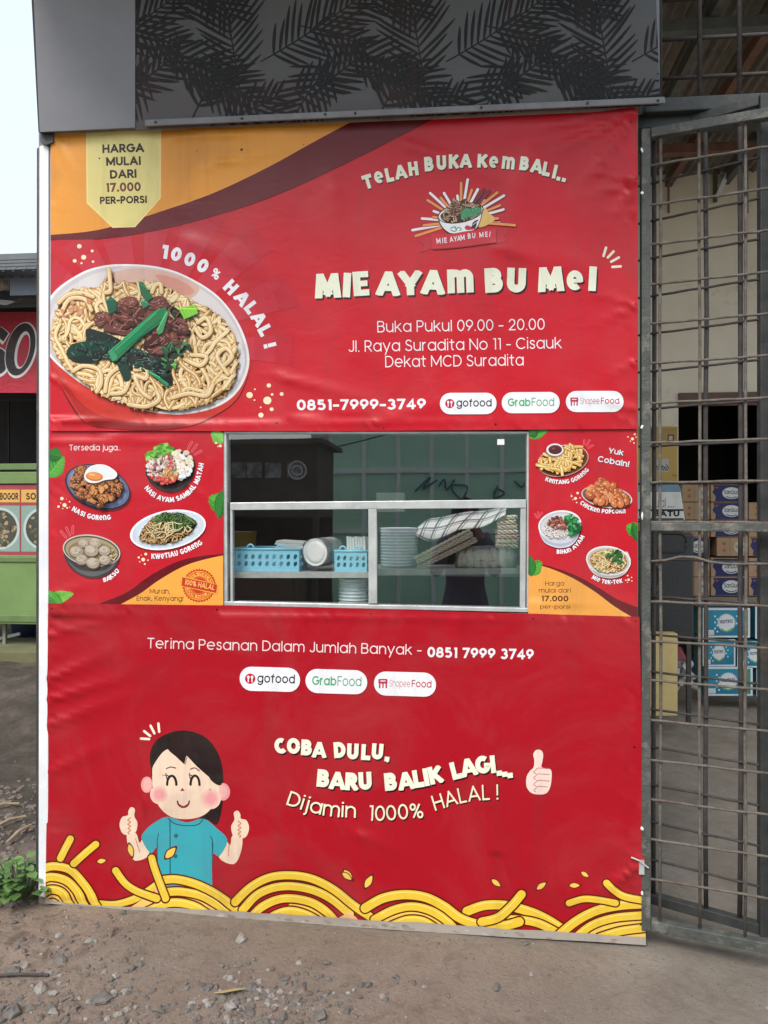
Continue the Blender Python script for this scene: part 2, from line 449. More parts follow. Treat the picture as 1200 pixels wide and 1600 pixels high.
            o = bpy.data.objects.new(nme, me); COL.objects.link(o); objs[bn] = o
            if root is None and parent is None and bn == s.order[0]: root = o
            elif parent is not None: o.parent = parent; o.location = -parent_world(parent)
            elif o is not root: o.parent = root; o.location = -parent_world(root)
        return objs
# ------------------------------------------------------------------ two alphabets drawn as pen strokes
A_ = 1.31
def C(cx, cy, rx, ry=None): return arc(cx, cy, rx, ry or rx, 0, 360, 26)
S_UP = catmull([(.76, 1.08), (.62, 1.26), (.4, 1.31), (.15, 1.23), (.05, .99), (.17, .78), (.42, .67), (.68, .56), (.82, .34), (.72, .09), (.42, 0), (.13, .07), (0, .27)], 5)
S_LO = catmull([(.6, .8), (.48, .96), (.3, 1), (.1, .92), (.06, .74), (.18, .58), (.34, .52), (.54, .42), (.62, .25), (.52, .06), (.3, 0), (.1, .05), (0, .22)], 5)
SIX = catmull([(.62, 1.31), (.35, .95), (.1, .66), (0, .42)], 5)
G_ = {
 'a': (1, [C(.5, .5, .5), [(1, 1), (1, 0)]]), 'b': (1, [C(.5, .5, .5), [(0, 0), (0, A_)]]),
 'c': (.9, [arc(.5, .5, .5, .5, 45, 315)]), 'd': (1, [C(.5, .5, .5), [(1, 0), (1, A_)]]),
 'e': (1, [[(.06, .5), (.94, .5)], arc(.5, .5, .5, .5, -6, 312)]),
 'f': (.5, [[(.2, 0), (.2, 1.02)]+arc(.5, 1.02, .3, .29, 180, 95), [(-.05, .96), (.48, .96)]]),
 'g': (1, [C(.5, .5, .5), [(1, 1), (1, .02)]+arc(.5, .02, .5, .46, 0, -155)]),
 'h': (.86, [[(0, 0), (0, A_)], arc(.43, .57, .43, .43, 180, 0)+[(.86, 0)]]),
 'i': (0.02, [[(.01, 0), (.01, 1)], 'dot']), 'j': (.2, [[(.2, 1), (.2, -.2)]+arc(0, -.2, .2, .24, 0, -95), 'dotj']),
 'k': (.8, [[(0, 0), (0, A_)], ('x', [(.72, 1), (0, .38)], 0, 1), ('x', [(.28, .6), (.8, 0)], 0, 1)]),
 'l': (.02, [[(.01, 0), (.01, A_)]]),
 'm': (1.5, [[(0, 0), (0, 1)], arc(.375, .62, .375, .38, 180, 0)+[(.75, 0)], arc(1.125, .62, .375, .38, 180, 0)+[(1.5, 0)]]),
 'n': (.86, [[(0, 0), (0, 1)], arc(.43, .57, .43, .43, 180, 0)+[(.86, 0)]]),
 'o': (1, [C(.5, .5, .5)]), 'p': (1, [C(.5, .5, .5), [(0, 1), (0, -.46)]]),
 'r': (.45, [[(0, 0), (0, 1)], arc(.42, .56, .42, .44, 180, 88)]), 's': (.62, [S_LO]),
 't': (.55, [[(.22, 1.28), (.22, .25)]+arc(.47, .25, .25, .25, 180, 275), [(-.05, .96), (.52, .96)]]),
 'u': (.86, [[(0, 1), (0, .43)]+arc(.43, .43, .43, .43, 180, 360)+[(.86, 1)], [(.86, .5), (.86, 0)]]),
 'v': (.9, [('x', [(0, 1), (.45, 0)], 0, 1), ('x', [(.9, 1), (.45, 0)], 0, 1)]),
 'y': (.9, [('x', [(0, 1), (.45, 0)], 0, 1), ('x', [(.9, 1), (.25, -.46)], -.46, 1)]),
 'A': (1.2, [('x', [(0, 0), (.6, A_)], 0, A_), ('x', [(1.2, 0), (.6, A_)], 0, A_), [(.25, .38), (.95, .38)]]),
 'B': (.88, [[(0, 0), (0, A_)], [(0, A_), (.5, A_)]+arc(.5, A_-.3, .31, .3, 90, -90)+[(0, .71)], [(0, .71), (.53, .71)]+arc(.53, .355, .35, .355, 90, -90)+[(0, 0)]]),
 'C': (1.18, [arc(.66, .655, .66, .655, 42, 318)]), 'D': (1.05, [[(0, 0), (0, A_)], [(0, A_), (.4, A_)]+arc(.4, .655, .65, .655, 90, -90)+[(0, 0)]]),
 'E': (.72, [[(0, 0), (0, A_)], [(0, A_), (.72, A_)], [(0, .67), (.66, .67)], [(0, 0), (.72, 0)]]),
 'F': (.7, [[(0, 0), (0, A_)], [(0, A_), (.7, A_)], [(0, .67), (.62, .67)]]),
 'G': (1.25, [arc(.66, .655, .66, .655, 42, 360)+[(.72, .655)]]),
 'H': (1.0, [[(0, 0), (0, A_)], [(1, 0), (1, A_)], [(0, .67), (1, .67)]]), 'I': (.02, [[(.01, 0), (.01, A_)]]),
 'J': (.62, [[(.62, A_), (.62, .32)]+arc(.31, .32, .31, .32, 0, -165)]),
 'K': (.9, [[(0, 0), (0, A_)], ('x', [(.84, A_), (.02, .6)], 0, A_), ('x', [(.3, .8), (.9, 0)], 0, A_)]),
 'L': (.66, [[(0, A_), (0, 0)], [(0, 0), (.66, 0)]]),
 'M': (1.36, [[(0, 0), (0, A_)], [(1.36, 0), (1.36, A_)], ('x', [(0, A_), (.68, .2)], 0, A_), ('x', [(1.36, A_), (.68, .2)], 0, A_)]),
 'N': (1.04, [[(0, 0), (0, A_)], [(1.04, 0), (1.04, A_)], ('x', [(0, A_), (1.04, 0)], 0, A_)]),
 'O': (1.32, [C(.66, .655, .66, .655)]),
 'P': (.82, [[(0, 0), (0, A_)], [(0, A_), (.44, A_)]+arc(.44, .94, .38, .37, 90, -90)+[(0, .57)]]),
 'Q': (1.32, [C(.66, .655, .66, .655), [(.8, .4), (1.25, 0)]]),
 'R': (.86, [[(0, 0), (0, A_)], [(0, A_), (.44, A_)]+arc(.44, .94, .38, .37, 90, -90)+[(0, .57)], ('x', [(.36, .58), (.86, 0)], 0, A_)]),
 'S': (.82, [S_UP]), 'T': (.86, [[(.43, 0), (.43, A_)], [(0, A_), (.86, A_)]]),
 'U': (.96, [[(0, A_), (0, .48)]+arc(.48, .48, .48, .48, 180, 360)+[(.96, A_)]]),
 'W': (1.8, [('x', [(0, A_), (.45, 0)], 0, A_), ('x', [(.9, A_), (.45, 0)], 0, A_), ('x', [(.9, A_), (1.35, 0)], 0, A_), ('x', [(1.8, A_), (1.35, 0)], 0, A_)]),
 'Y': (1.0, [('x', [(0, A_), (.5, .5)], 0, A_), ('x', [(1, A_), (.5, .5)], 0, A_), [(.5, .62), (.5, 0)]]),
 '0': (.86, [C(.43, .655, .43, .655)]), '1': (.32, [[(0, A_), (.3, A_), (.3, 0)]]),
 '2': (.82, [arc(.4, .92, .38, .39, 172, -38)+[(.02, 0)], [(0, 0), (.82, 0)]]),
 '3': (.82, [arc(.4, .97, .34, .34, 155, -88), arc(.4, .34, .42, .36, 88, -155)]),
 '4': (.92, [[(.66, 0), (.66, A_), (.02, .34)], [(0, .34), (.92, .34)]]),
 '5': (.82, [[(.74, A_), (.14, A_), (.08, .68)], arc(.4, .42, .42, .42, 138, -145)]),
 '6': (.84, [C(.42, .42, .42), SIX]), '7': (.8, [[(0, A_), (.76, A_)], ('x', [(.8, A_), (.26, 0)], 0, A_)]),
 '8': (.84, [C(.42, .98, .33, .33), C(.42, .35, .42, .36)]), '9': (.84, [C(.42, .89, .42), [(.84-x, A_-y) for x, y in SIX]]),
 '.': (.06, ['dot0']), ',': (.1, ['dot0', [(.06, .02), (-.06, -.22)]]), '!': (.08, ['dot0', [(.04, .42), (.04, A_)]]),
 '-': (.5, [[(0, .52), (.5, .52)]]), '%': (1.2, [C(.24, 1.04, .24, .27), C(.96, .27, .24, .27), [(.95, A_), (.25, 0)]]), ' ': (.28, []),
}
def mk_font(tbl, xh, side, capY, sp):
    def font(ch, w, cap=False):
        k = xh-w
        if cap: return w+capY*k
        if ch not in tbl: raise KeyError(ch)
        gw, st = tbl[ch]; out = []; sd = side-w*.25
        X = lambda x: sd+w/2+x*k
        Y = lambda y: w/2+y*k
        for q in st:
            if q in ('dot', 'dotj', 'dot0'):
                cx = {'dot': .01, 'dotj': .2, 'dot0': gw/2}[q]; cy = Y(1.36) if q != 'dot0' else w*.58
                r = w*.56; out.append(([(X(cx)-r, cy), (X(cx)+r, cy)], None, 1.0)); continue
            if isinstance(q, tuple) and q[0] == 'h':      # thinner cross bar, flush with the cap line or the baseline
                _, p, wf = q; sh = {0: -1, 1: 1}.get(p[0][1], 0)*w*(1-wf)/2; e = w/2*.95
                out.append(([(X(p[0][0])-e*.9, Y(p[0][1])+sh), (X(p[1][0])+e, Y(p[1][1])+sh)], None, wf))
            elif isinstance(q, tuple):
                _, p, lo, hi = q; p = [(X(a), Y(b)) for a, b in p]; (x0, y0), (x1, y1) = p; d = math.hypot(x1-x0, y1-y0); e = w*.55
                ux, uy = (x1-x0)/d*e, (y1-y0)/d*e
                out.append(([(x0-ux, y0-uy), (x1+ux, y1+uy)], (Y(lo)-w/2, Y(hi)+w/2), 1.0))
            else:
                p = [(X(a), Y(b)) for a, b in q]
                if len(p) == 2 and (p[0][0] == p[1][0]):     # upright stems run the full height
                    e = w/2; p = [(p[0][0], p[0][1]+(e if p[0][1] > p[1][1] else -e)), (p[1][0], p[1][1]+(e if p[1][1] > p[0][1] else -e))]
                elif len(p) == 2 and p[0][1] == p[1][1]:
                    e = w/2*(.98 if True else 0)
                    p = [(p[0][0]-e*.9, p[0][1]), (p[1][0]+e, p[1][1])]
                elif len(p) > 2:
                    # open ends that sit on the baseline, cap line or x-height run to the edge
                    def ext(a, b):
                        if abs(a[0]-b[0]) < 1e-6: return (a[0], a[1]+(w/2 if a[1] > b[1] else -w/2))
                        return a
                    cl = math.hypot(p[0][0]-p[-1][0], p[0][1]-p[-1][1]) < 1e-6
                    if not cl: p = [ext(p[0], p[1])]+p[1:-1]+[ext(p[-1], p[-2])]
                out.append((p, None, 1.0))
        adv = (gw*k+w+2*sd) if ch != ' ' else sp
        return (adv, out)
    return font
GEO = mk_font(G_, .55, .065, A_, .26)
# chunky poster alphabet: cap height = 1
S_F = catmull([(.72, .86), (.42, 1), (.08, .9), (.06, .66), (.36, .52), (.66, .4), (.68, .12), (.36, 0), (0, .1)], 5)
F_ = {
 'A': (.92, [('x', [(0, 0), (.4, 1)], 0, 1), ('x', [(.92, 0), (.52, 1)], 0, 1), ('h', [(.25, .22), (.67, .22)], .7)]),
 'B': (.62, [[(0, 0), (0, 1)], [(0, 1), (.3, 1)]+arc(.3, .76, .25, .24, 90, -90)+[(0, .52)], [(0, .52), (.34, .52)]+arc(.34, .26, .28, .26, 90, -90)+[(0, 0)]]),
 'C': (.7, [arc(.42, .5, .42, .5, 50, 310)]), 'D': (.72, [[(0, 0), (0, 1)], [(0, 1), (.25, 1)]+arc(.25, .5, .47, .5, 90, -90)+[(0, 0)]]),
 'E': (.5, [[(0, 0), (0, 1)], ('h', [(0, 1), (.5, 1)], .8), ('h', [(0, .5), (.42, .5)], .74), ('h', [(0, 0), (.5, 0)], .8)]),
 'e': (.72, [('h', [(.08, .44), (.62, .44)], .6), arc(.36, .47, .36, .47, -14, 308)]),
 'G': (.8, [arc(.44, .5, .44, .5, 48, 345)+[(.52, .42)]]),
 'H': (.7, [[(0, 0), (0, 1)], [(.7, 0), (.7, 1)], ('h', [(0, .5), (.7, .5)], .85)]), 'I': (.02, [[(.01, 0), (.01, 1)]]),
 'K': (.7, [[(0, 0), (0, 1)], ('x', [(.66, 1), (.1, .45)], 0, 1), ('x', [(.22, .6), (.7, 0)], 0, 1)]),
 'L': (.48, [[(0, 1), (0, 0)], [(0, 0), (.48, 0)]]),
 'M': (1.1, [('x', [(0, 0), (.1, 1)], 0, 1), ('x', [(1.1, 0), (1.0, 1)], 0, 1), ('x', [(.24, .84), (.55, .14)], 0, 1), ('x', [(.86, .84), (.55, .14)], 0, 1)]),
 'm': (1.16, [[(0, 0), (0, 1)], arc(.29, .68, .29, .3, 180, 0)+[(.58, 0)], arc(.87, .68, .29, .3, 180, 0)+[(1.16, 0)]]),
 'N': (.78, [[(0, 0), (0, 1)], [(.78, 0), (.78, 1)], ('x', [(.06, .93), (.72, .07)], 0, 1)]),
 'n': (.64, [[(0, 0), (0, 1)], arc(.32, .64, .32, .36, 180, 0)+[(.64, 0)]]),
 'O': (.86, [C(.43, .5, .43, .5)]), 'P': (.6, [[(0, 0), (0, 1)], [(0, 1), (.28, 1)]+arc(.28, .7, .3, .3, 90, -90)+[(0, .4)]]),
 'R': (.66, [[(0, 0), (0, 1)], [(0, 1), (.3, 1)]+arc(.3, .72, .28, .28, 90, -90)+[(0, .44)], ('x', [(.25, .5), (.66, 0)], 0, 1)]),
 'S': (.7, [S_F]), 'T': (.74, [[(.37, 0), (.37, 1)], [(0, 1), (.74, 1)]]),
 'U': (.68, [[(0, 1), (0, .34)]+arc(.34, .34, .34, .34, 180, 360)+[(.68, 1)]]),
 'u': (.68, [[(0, 1), (0, .34)]+arc(.34, .34, .34, .34, 180, 360)+[(.68, 1)], [(.68, .5), (.68, 0)]]),
 'W': (1.3, [('x', [(0, 1), (.3, 0)], 0, 1), ('x', [(.65, 1), (.35, 0)], 0, 1), ('x', [(.65, 1), (.95, 0)], 0, 1), ('x', [(1.3, 1), (1.0, 0)], 0, 1)]),
 'Y': (.86, [('x', [(0, 1), (.43, .4)], 0, 1), ('x', [(.86, 1), (.43, .4)], 0, 1), [(.43, .5), (.43, 0)]]),
 '0': (.66, [C(.33, .5, .33, .5)]), '1': (.26, [[(0, 1), (.22, 1)], [(.24, 0), (.24, 1)]]),
 '%': (1.0, [C(.2, .8, .2, .2), C(.8, .2, .2, .2), [(.75, 1), (.25, 0)]]),
 '.': (.05, ['dot0']), ',': (.1, ['dot0', [(.08, .05), (-.02, -.2)]]), '!': (.06, ['dot0', [(.03, .5), (.03, 1)]]), '-': (.3, [[(0, .45), (.3, .45)]]), ' ': (.3, []),
}
FAT = mk_font(F_, 1.0, .1, 1.0, .42)
# ------------------------------------------------------------------ vinyl creases: (x0,y0,x1,y1, half width px, height mm), fading along the length
CREASE = [
 (992,285,900,232,7,3), (992,285,870,262,6,2.6), (992,287,880,320,7,3), (992,290,935,372,8,2.5), (990,180,700,222,11,5), (990,182,800,268,10,4.5),
 (991,184,880,330,9,4), (990,176,600,200,8,4), (992,478,900,452,7,2.4), (992,480,910,515,7,2.2), (992,566,930,600,8,2.4), (990,640,860,600,9,2.6),
 (84,205,130,300,9,3), (84,206,98,360,7,2.4), (270,222,560,196,8,3.2), (330,262,540,215,9,2.6), (300,205,470,232,8,2.2),
 (85,655,330,664,5,3), (100,661,985,659,4,2.5), (440,590,640,640,12,3), (450,655,640,636,6,2), (84,590,200,656,9,2.5), (600,655,800,600,14,2),
 (640,230,980,352,18,2.2), (520,300,560,660,30,2.5), (830,240,700,640,34,2.5), (300,380,520,470,26,2.5), (430,455,470,655,20,1.8), (780,390,985,440,18,2),
 (80,690,345,684,5,2.2), (150,676,345,700,6,1.6), (340,680,345,930,5,1.8), (300,760,344,800,9,1.6), (84,930,180,900,9,1.8), (833,680,838,800,5,2), (850,700,842,820,6,1.6), (955,870,990,925,8,1.8), (830,940,990,950,4,1.6),
 (80,1060,215,1000,11,4), (80,1092,250,1040,10,3.6), (82,1130,270,1060,12,3), (80,990,200,962,8,3), (84,960,340,966,5,2.6), (90,1200,260,1120,14,2.4),
 (268,1150,270,1340,5,2.2), (310,1180,330,1380,6,1.6), (230,1240,196,1400,6,1.6), (560,1300,700,1360,16,2), (1000,1345,900,1430,9,3.4), (1000,1350,870,1420,7,2.4), (1000,1340,930,1300,8,2),
 (770,1330,800,1328,4,1.6), (560,1300,590,1302,3,1.6), (345,960,1000,972,4,2.2), (720,968,640,1150,26,2), (880,972,960,1200,26,2.4), (400,1080,440,1400,26,1.8), (100,1400,1000,1452,6,2.4),
]
_w = []
for x0, y0, x1, y1, hw, a in CREASE:
    p, q = PY(x0, y0), PY(x1, y1); _w.append((p.x, p.z, q.x, q.z, hw*.00232, a*.0023))
_rg = random.Random(5)
for i in range(70):
    x, z = _rg.uniform(-1.15, .9), _rg.uniform(.05, 2.9); t = _rg.uniform(0, math.pi); L = _rg.uniform(.08, .35)
    _w.append((x, z, x+L*math.cos(t), z+L*math.sin(t), _rg.uniform(.01, .035), _rg.uniform(-.0011, .0012)))
for i in range(150):                       # short puckers along seams and hems
    side = _rg.random()
    if side < .34: x, y = _rg.uniform(85, 990), 669; x2, y2 = x+_rg.uniform(-26, 26), y-_rg.uniform(14, 60)
    elif side < .62: x, y = _rg.uniform(82, 998), 0; y = 946+(x-80)*.02; x2, y2 = x+_rg.uniform(-34, 34), y+_rg.uniform(14, 70)
    elif side < .8: x, y = 992, _rg.uniform(190, 1440); x2, y2 = x-_rg.uniform(20, 90), y+_rg.uniform(-40, 40)
    elif side < .9: x, y = 82, _rg.uniform(220, 1390); x2, y2 = x+_rg.uniform(15, 70), y+_rg.uniform(-30, 30)
    else: x = _rg.uniform(90, 980); y = 206-(x-83)*.04; x2, y2 = x+_rg.uniform(-50, 50), y+_rg.uniform(15, 60)
    p, q = PY(x, y), PY(x2, y2); _w.append((p.x, p.z, q.x, q.z, _rg.uniform(2.5, 6)*.00232, _rg.uniform(.0006, .0024)*_rg.choice([1, 1, -1])))
def crease(u, v):
    u = np.asarray(u, float); v = np.asarray(v, float)
    h = .0035*np.sin(3.1*u+1.3*v+.4)*np.sin(2.3*v-1.7*u)+.0016*np.sin(9.3*u-4.1*v)*np.sin(6.1*v+3.3*u+1)+.0006*np.sin(23*u+11*v)*np.sin(17*v-9*u)
    for x0, z0, x1, z1, w, a in _w:
        dx, dz = x1-x0, z1-z0; L = math.hypot(dx, dz); t = ((u-x0)*dx+(v-z0)*dz)/L/L; d = ((u-x0)*dz-(v-z0)*dx)/L
        env = np.exp(-np.clip(-t, 0, None)*L/w*1.2)*np.where(t < 0, 1, np.clip(1-t, 0, 1)**1.2)
        h += a*env*np.exp(-(d/(w*(.55+.9*np.clip(t, 0, 1))))**2)
    return h

_N = (150, 190); _I0, _J0 = -90, -15
_gi, _gj = np.meshgrid(np.arange(_I0, _I0+_N[0]), np.arange(_J0, _J0+_N[1]), indexing='ij')
_H = crease(_gi*.02, _gj*.02); _e = 2e-3
_HU = (crease(_gi*.02+_e, _gj*.02)-_H)/_e; _HV = (crease(_gi*.02, _gj*.02+_e)-_H)/_e
def crease_lookup(U, V):
    i = np.floor(U/.02).astype(int); j = np.floor(V/.02).astype(int); fa = U/.02-i; fb = V/.02-j; i -= _I0; j -= _J0
    def lk(T): h00, h10, h01, h11 = T[i, j], T[i+1, j], T[i, j+1], T[i+1, j+1]; return np.where(fa+fb <= 1, h00+fa*(h10-h00)+fb*(h01-h00), h11+(1-fa)*(h01-h11)+(1-fb)*(h10-h11))
    return lk(_H), lk(_HU), lk(_HV)

VINYL = print_mat('printed_vinyl', weave=.022, rough=.31, spec=.27, dirt=.12)
RED = (200, 26, 42); MAR = (104, 14, 26); ORA = (238, 158, 58); CREAM = (238, 240, 216); WHT = (240, 240, 244); INK = (44, 26, 26); PINK = (226, 110, 120)
def banner(clip, base):
    return Art((0, 0, 0), (1, 0, 0), (0, 0, 1), gain=.9, cell=.02, disp=crease_lookup, clip=clip, base=base)
def dots(a, lst, col=(246, 232, 190), k=1.0):
    for x, y, r in lst: a.ell(x, y, r*k, r*.95*k, col, n=14)
def pill_badges(a, boxes):
    """three white delivery badges with their lettering and marks"""
    for i, (x0, y0, x1, y1, sk) in enumerate(boxes):
        a.bin('delivery_badge'); h = y1-y0; W = x1-x0; cy = (y0+y1)/2
        a.rrect(x0+1.2, y0+1.6, x1+1.2, y1+1.6, h*.49, (140, 16, 30), sk); a.rrect(x0, y0, x1, y1, h*.49, WHT, sk)
        if i == 0:
            c = (x0+W*.175, cy+sk*W*.175); r = h*.215; a.ell(c[0], c[1], r, r, (190, 30, 60))
            a.line([(c[0]-r*.36, c[1]-r*.1), (c[0]-r*.36, c[1]+r*.6)], r*.22, WHT); a.ell(c[0]-r*.36, c[1]-r*.3, r*.25, r*.3, WHT)
            a.line([(c[0]+r*.36, c[1]-r*.1), (c[0]+r*.36, c[1]+r*.6)], r*.22, WHT); a.ell(c[0]+r*.36, c[1]-r*.3, r*.25, r*.3, WHT)
            a.text('gofood', x0+W*.285, x0+W*.92, cy+h*.15+sk*W*.28, cy+h*.15+sk*W*.9, h*.37, .105, (38, 34, 40), GEO)
        elif i == 1:
            b0 = cy+h*.17
            a.text('Grab', x0+W*.1, x0+W*.505, b0+sk*W*.1, b0+sk*W*.5, h*.38, .12, (70, 168, 110), GEO); a.text('Food', x0+W*.51, x0+W*.91, b0+sk*W*.5, b0+sk*W*.9, h*.4, .075, (60, 150, 96), GEO)
        else:
            c = (x0+W*.145, cy+sk*W*.14); q = h*.19; pr = (186, 48, 70)
            a.rrect(c[0]-q, c[1]-q, c[0]+q, c[1]+q*.05, q*.2, pr); a.line([(c[0]-q*.72, c[1]), (c[0]-q*.72, c[1]+q*1.05)], q*.34, pr, 'b'); a.line([(c[0]+q*.72, c[1]), (c[0]+q*.72, c[1]+q*1.05)], q*.34, pr, 'b')
            a.line([(c[0], c[1]), (c[0], c[1]+q*1.0)], q*.3, pr, 'b'); a.line([(c[0]-q*.5, c[1]-q*.55), (c[0]+q*.5, c[1]-q*.55)], q*.22, WHT)
            b0 = cy+h*.12
            a.text('Shopee', x0+W*.245, x0+W*.585, b0+sk*W*.25, b0+sk*W*.6, h*.29, .06, (196, 84, 88), GEO); a.text('Food', x0+W*.6, x0+W*.93, b0+sk*W*.6, b0+sk*W*.93, h*.3, .1, (190, 52, 66), GEO)

def inside(pt, poly):
    x, y = pt; r = False; n = len(poly)
    for i in range(n):
        x0, y0 = poly[i]; x1, y1 = poly[(i+1) % n]
        if (y0 > y) != (y1 > y) and x < (x1-x0)*(y-y0)/(y1-y0)+x0: r = not r
    return r
def rand_in(poly, rng):
    xs = [p[0] for p in poly]; ys = [p[1] for p in poly]
    while True:
        p = (rng.uniform(min(xs), max(xs)), rng.uniform(min(ys), max(ys)))
        if inside(p, poly): return p
def noodle_mass(a, region, n, w, rng, tones, dark, hi, length=(8, 18), step=6.0, turn=.35, order=True, edge=1.5):
    """many overlapping strands with a dark edge and a light ridge"""
    cx = sum(p[0] for p in region)/len(region); cy = sum(p[1] for p in region)/len(region)
    starts = [rand_in(region, rng) for _ in range(n)]
    if order: starts.sort(key=lambda p: p[1]+rng.uniform(-25, 25)*step/6)
    for x, y in starts:
        h = rng.uniform(0, 2*math.pi); cur = rng.uniform(-turn, turn); pts = [(x, y)]
        for _ in range(rng.randint(*length)):
            cur = cur*.82+rng.uniform(-turn, turn)*.5
            h += cur; nx, ny = x+math.cos(h)*step, y+math.sin(h)*step
            if not inside((nx, ny), region):
                h = math.atan2(cy-y, cx-x)+rng.uniform(-.9, .9); nx, ny = x+math.cos(h)*step, y+math.sin(h)*step
                if not inside((nx, ny), region): break
            x, y = nx, ny; pts.append((x, y))
        if len(pts) < 4: continue
        c = catmull(pts, 3); t = rng.choice(tones); ww = w*rng.uniform(.85, 1.12)
        a.line(c, ww+edge*2, dark); a.line(c, ww, t); c2 = [(p[0]-ww*.12, p[1]-ww*.16) for p in c[2:-2]]
        if len(c2) > 3: a.line(c2, ww*.34, hi)
def crumbs(a, region, n, r, rng, tones, asp=(.5, 1), dark=None, hi=None):
    st = [rand_in(region, rng) for _ in range(n)]; st.sort(key=lambda p: p[1])
    for x, y in st:
        rr = rng.uniform(*r); ro = rng.uniform(0, 180); ap = rng.uniform(*asp); t = rng.choice(tones)
        if dark: a.ell(x+rr*.1, y+rr*.18, rr*1.16, rr*1.16*ap, dark, ro, 9)
        a.ell(x, y, rr, rr*ap, t, ro, 9)
        if hi: a.ell(x-rr*.2, y-rr*.25, rr*.42, rr*.3*ap, hi, ro, 7)

# ================================================================== UPPER BANNER
def upper_banner():
    rng = random.Random(11)
    a = banner([(83, 205), (320, 197), (560, 187), (780, 178), (993, 169), (995, 420), (994, 671), (540, 674), (81, 674), (82, 420)], .016)
    a.bin('banner'); a.fan([(40, 120), (1040, 120), (1040, 720), (40, 720)], RED)
    # faint sunburst behind the bowl
    c = (228, 540)
    for a0, a1, r in ((97, 112, 228), (78, 90, 236), (57, 72, 245), (36, 50, 250), (14, 27, 246), (-8, 4, 232), (116, 130, 225), (136, 150, 220)):
        for k, cc in ((1, (192, 30, 48)), (.88, (197, 40, 58)), (.74, (202, 50, 67))):
            rr = r*k; a.fan([c]+[(c[0]+rr*math.cos(R(a0+(a1-a0)*i/6)), c[1]-rr*math.sin(R(a0+(a1-a0)*i/6))) for i in range(7)], cc)
    e1 = catmull([(60, 371), (83, 369), (140, 364), (185, 355), (227, 342), (333, 306), (417, 267), (500, 221), (575, 180), (610, 155)], 8)
    e2 = catmull([(60, 379), (83, 377), (167, 375), (250, 362), (333, 342), (417, 315), (500, 279), (580, 240), (650, 204), (720, 165)], 8)
    a.poly(e2+[(720, 130), (40, 130)], MAR); a.poly(e1+[(610, 130), (40, 130)], ORA)
    a.bin('price_badge')
    a.poly([(138, 190), (255, 185), (254, 313), (214, 357.5), (179, 358.5), (138.5, 320)], (248, 226, 150)); a.poly([(140, 190), (253, 185), (252, 312), (213, 356), (180, 357), (140.5, 319)], (232, 216, 138))
    for t, x0, x1, y, ch, col in (('HARGA', 163, 229, 242, 13.5, INK), ('MULAI', 169, 224, 262, 13.5, INK), ('DARI', 175, 217.5, 282, 13.5, INK), ('17.000', 168, 224, 302.5, 14, (112, 60, 44)), ('PER-PORSI', 159, 233, 321, 11.5, INK)):
        a.text(t, x0, x1, y+.8, y-.8, ch, .15, col, GEO)
    a.bin('lettering')
    # 1000% HALAL !
    a.vw(60, 360, 1/3)
    a.letters([('1', 602, 108, 8), ('0', 655, 119, 16), ('0', 718, 143, 22), ('0', 779, 173, 30), ('H', 909, 273, 46), ('A', 962, 324, 50), ('L', 1004, 368, 53), ('A', 1040, 420, 57), ('L', 1068, 474, 62), ('!', 1090, 543, 76, .95)], 64, .28, WHT, FAT)
    a.letters([('%', 840, 211, 38)], 46, .12, WHT, GEO)
    a.vw(440, 220, .475)
    sh = (2.5, 4, (58, 14, 22))
    T = [('T', 285, 141, -17), ('e', 321, 126, -15, .9), ('L', 356, 119, -12), ('A', 393, 109, -10), ('H', 434, 98, -7), ('B', 485, 83, -4), ('U', 526, 79, -2), ('K', 566, 75, 0), ('A', 606, 73, 1), ('K', 660, 73, 3), ('e', 697, 76, 4, .9), ('m', 745, 80, 6, .92), ('B', 797, 84, 8), ('A', 838, 92, 9), ('L', 870, 101, 11), ('I', 897, 109, 13), ('.', 912, 117, 14), ('.', 930, 121, 15)]
    a.letters(T, 46, .28, CREAM, FAT, sh, sx=.88)
    T = [('M', 154, 481, -2), ('I', 217, 479, 3), ('E', 263, 474, -4), ('A', 352, 474, 2), ('Y', 424, 472, -2), ('A', 499, 470, 2), ('m', 588, 466, -2, .97), ('B', 697, 464, -3), ('U', 771, 464, 2), ('M', 883, 461, -3), ('e', 962, 463, -2, .84), ('I', 1020, 459, 3)]
    a.letters(T, 80, .31, CREAM, FAT, (5, 7, (56, 14, 24)), sx=.99)
    for p, q in (((1064, 357), (1056, 384)), ((1089, 369), (1070, 389)), ((1106, 389), (1081, 403)), ((1112, 418), (1085, 420))): a.line([p, q], 8, CREAM)
    a.vw(440, 480, .475)
    a.text('Buka Pukul 09.00 - 20.00', 314, 866, 86, 78, 37, .066, WHT, GEO)
    a.text('Jl. Raya Suradita No 11 - Cisauk', 220, 921, 150, 139, 37, .066, WHT, GEO)
    a.text('Dekat MCD Suradita', 340, 797, 200, 195, 37, .066, WHT, GEO)
    a.text('0851-7999-3749', 51, 477, 341, 337, 35, .14, WHT, GEO)
    a.vw()
    pill_badges(a, [(687.5, 615, 775.5, 648.3, -.004), (783.5, 614, 873.5, 646.8, -.004), (883, 612.3, 972.7, 645, -.004)])
    # ---- noodle bowl picture
    a.bin('bowl_picture'); a.vw(60, 360, 1/3)
    dots(a, [(200, 80, 11), (260, 102, 7), (220, 131, 12), (178, 148, 9), (210, 159, 5), (264, 152, 6), (995, 775, 15), (1085, 730, 10), (1078, 800, 19), (1145, 770, 9), (1098, 841, 9), (1048, 868, 12), (1020, 748, 4), (1018, 798, 4), (1100, 772, 6), (1047, 832, 4)])
    rim = catmull([(20, 430), (75, 300), (200, 208), (310, 172), (430, 165), (570, 178), (700, 220), (850, 315), (950, 450), (994, 590), (975, 700), (910, 790), (800, 845), (640, 866), (450, 832), (250, 745), (130, 660), (60, 590), (10, 500)], 6, True)
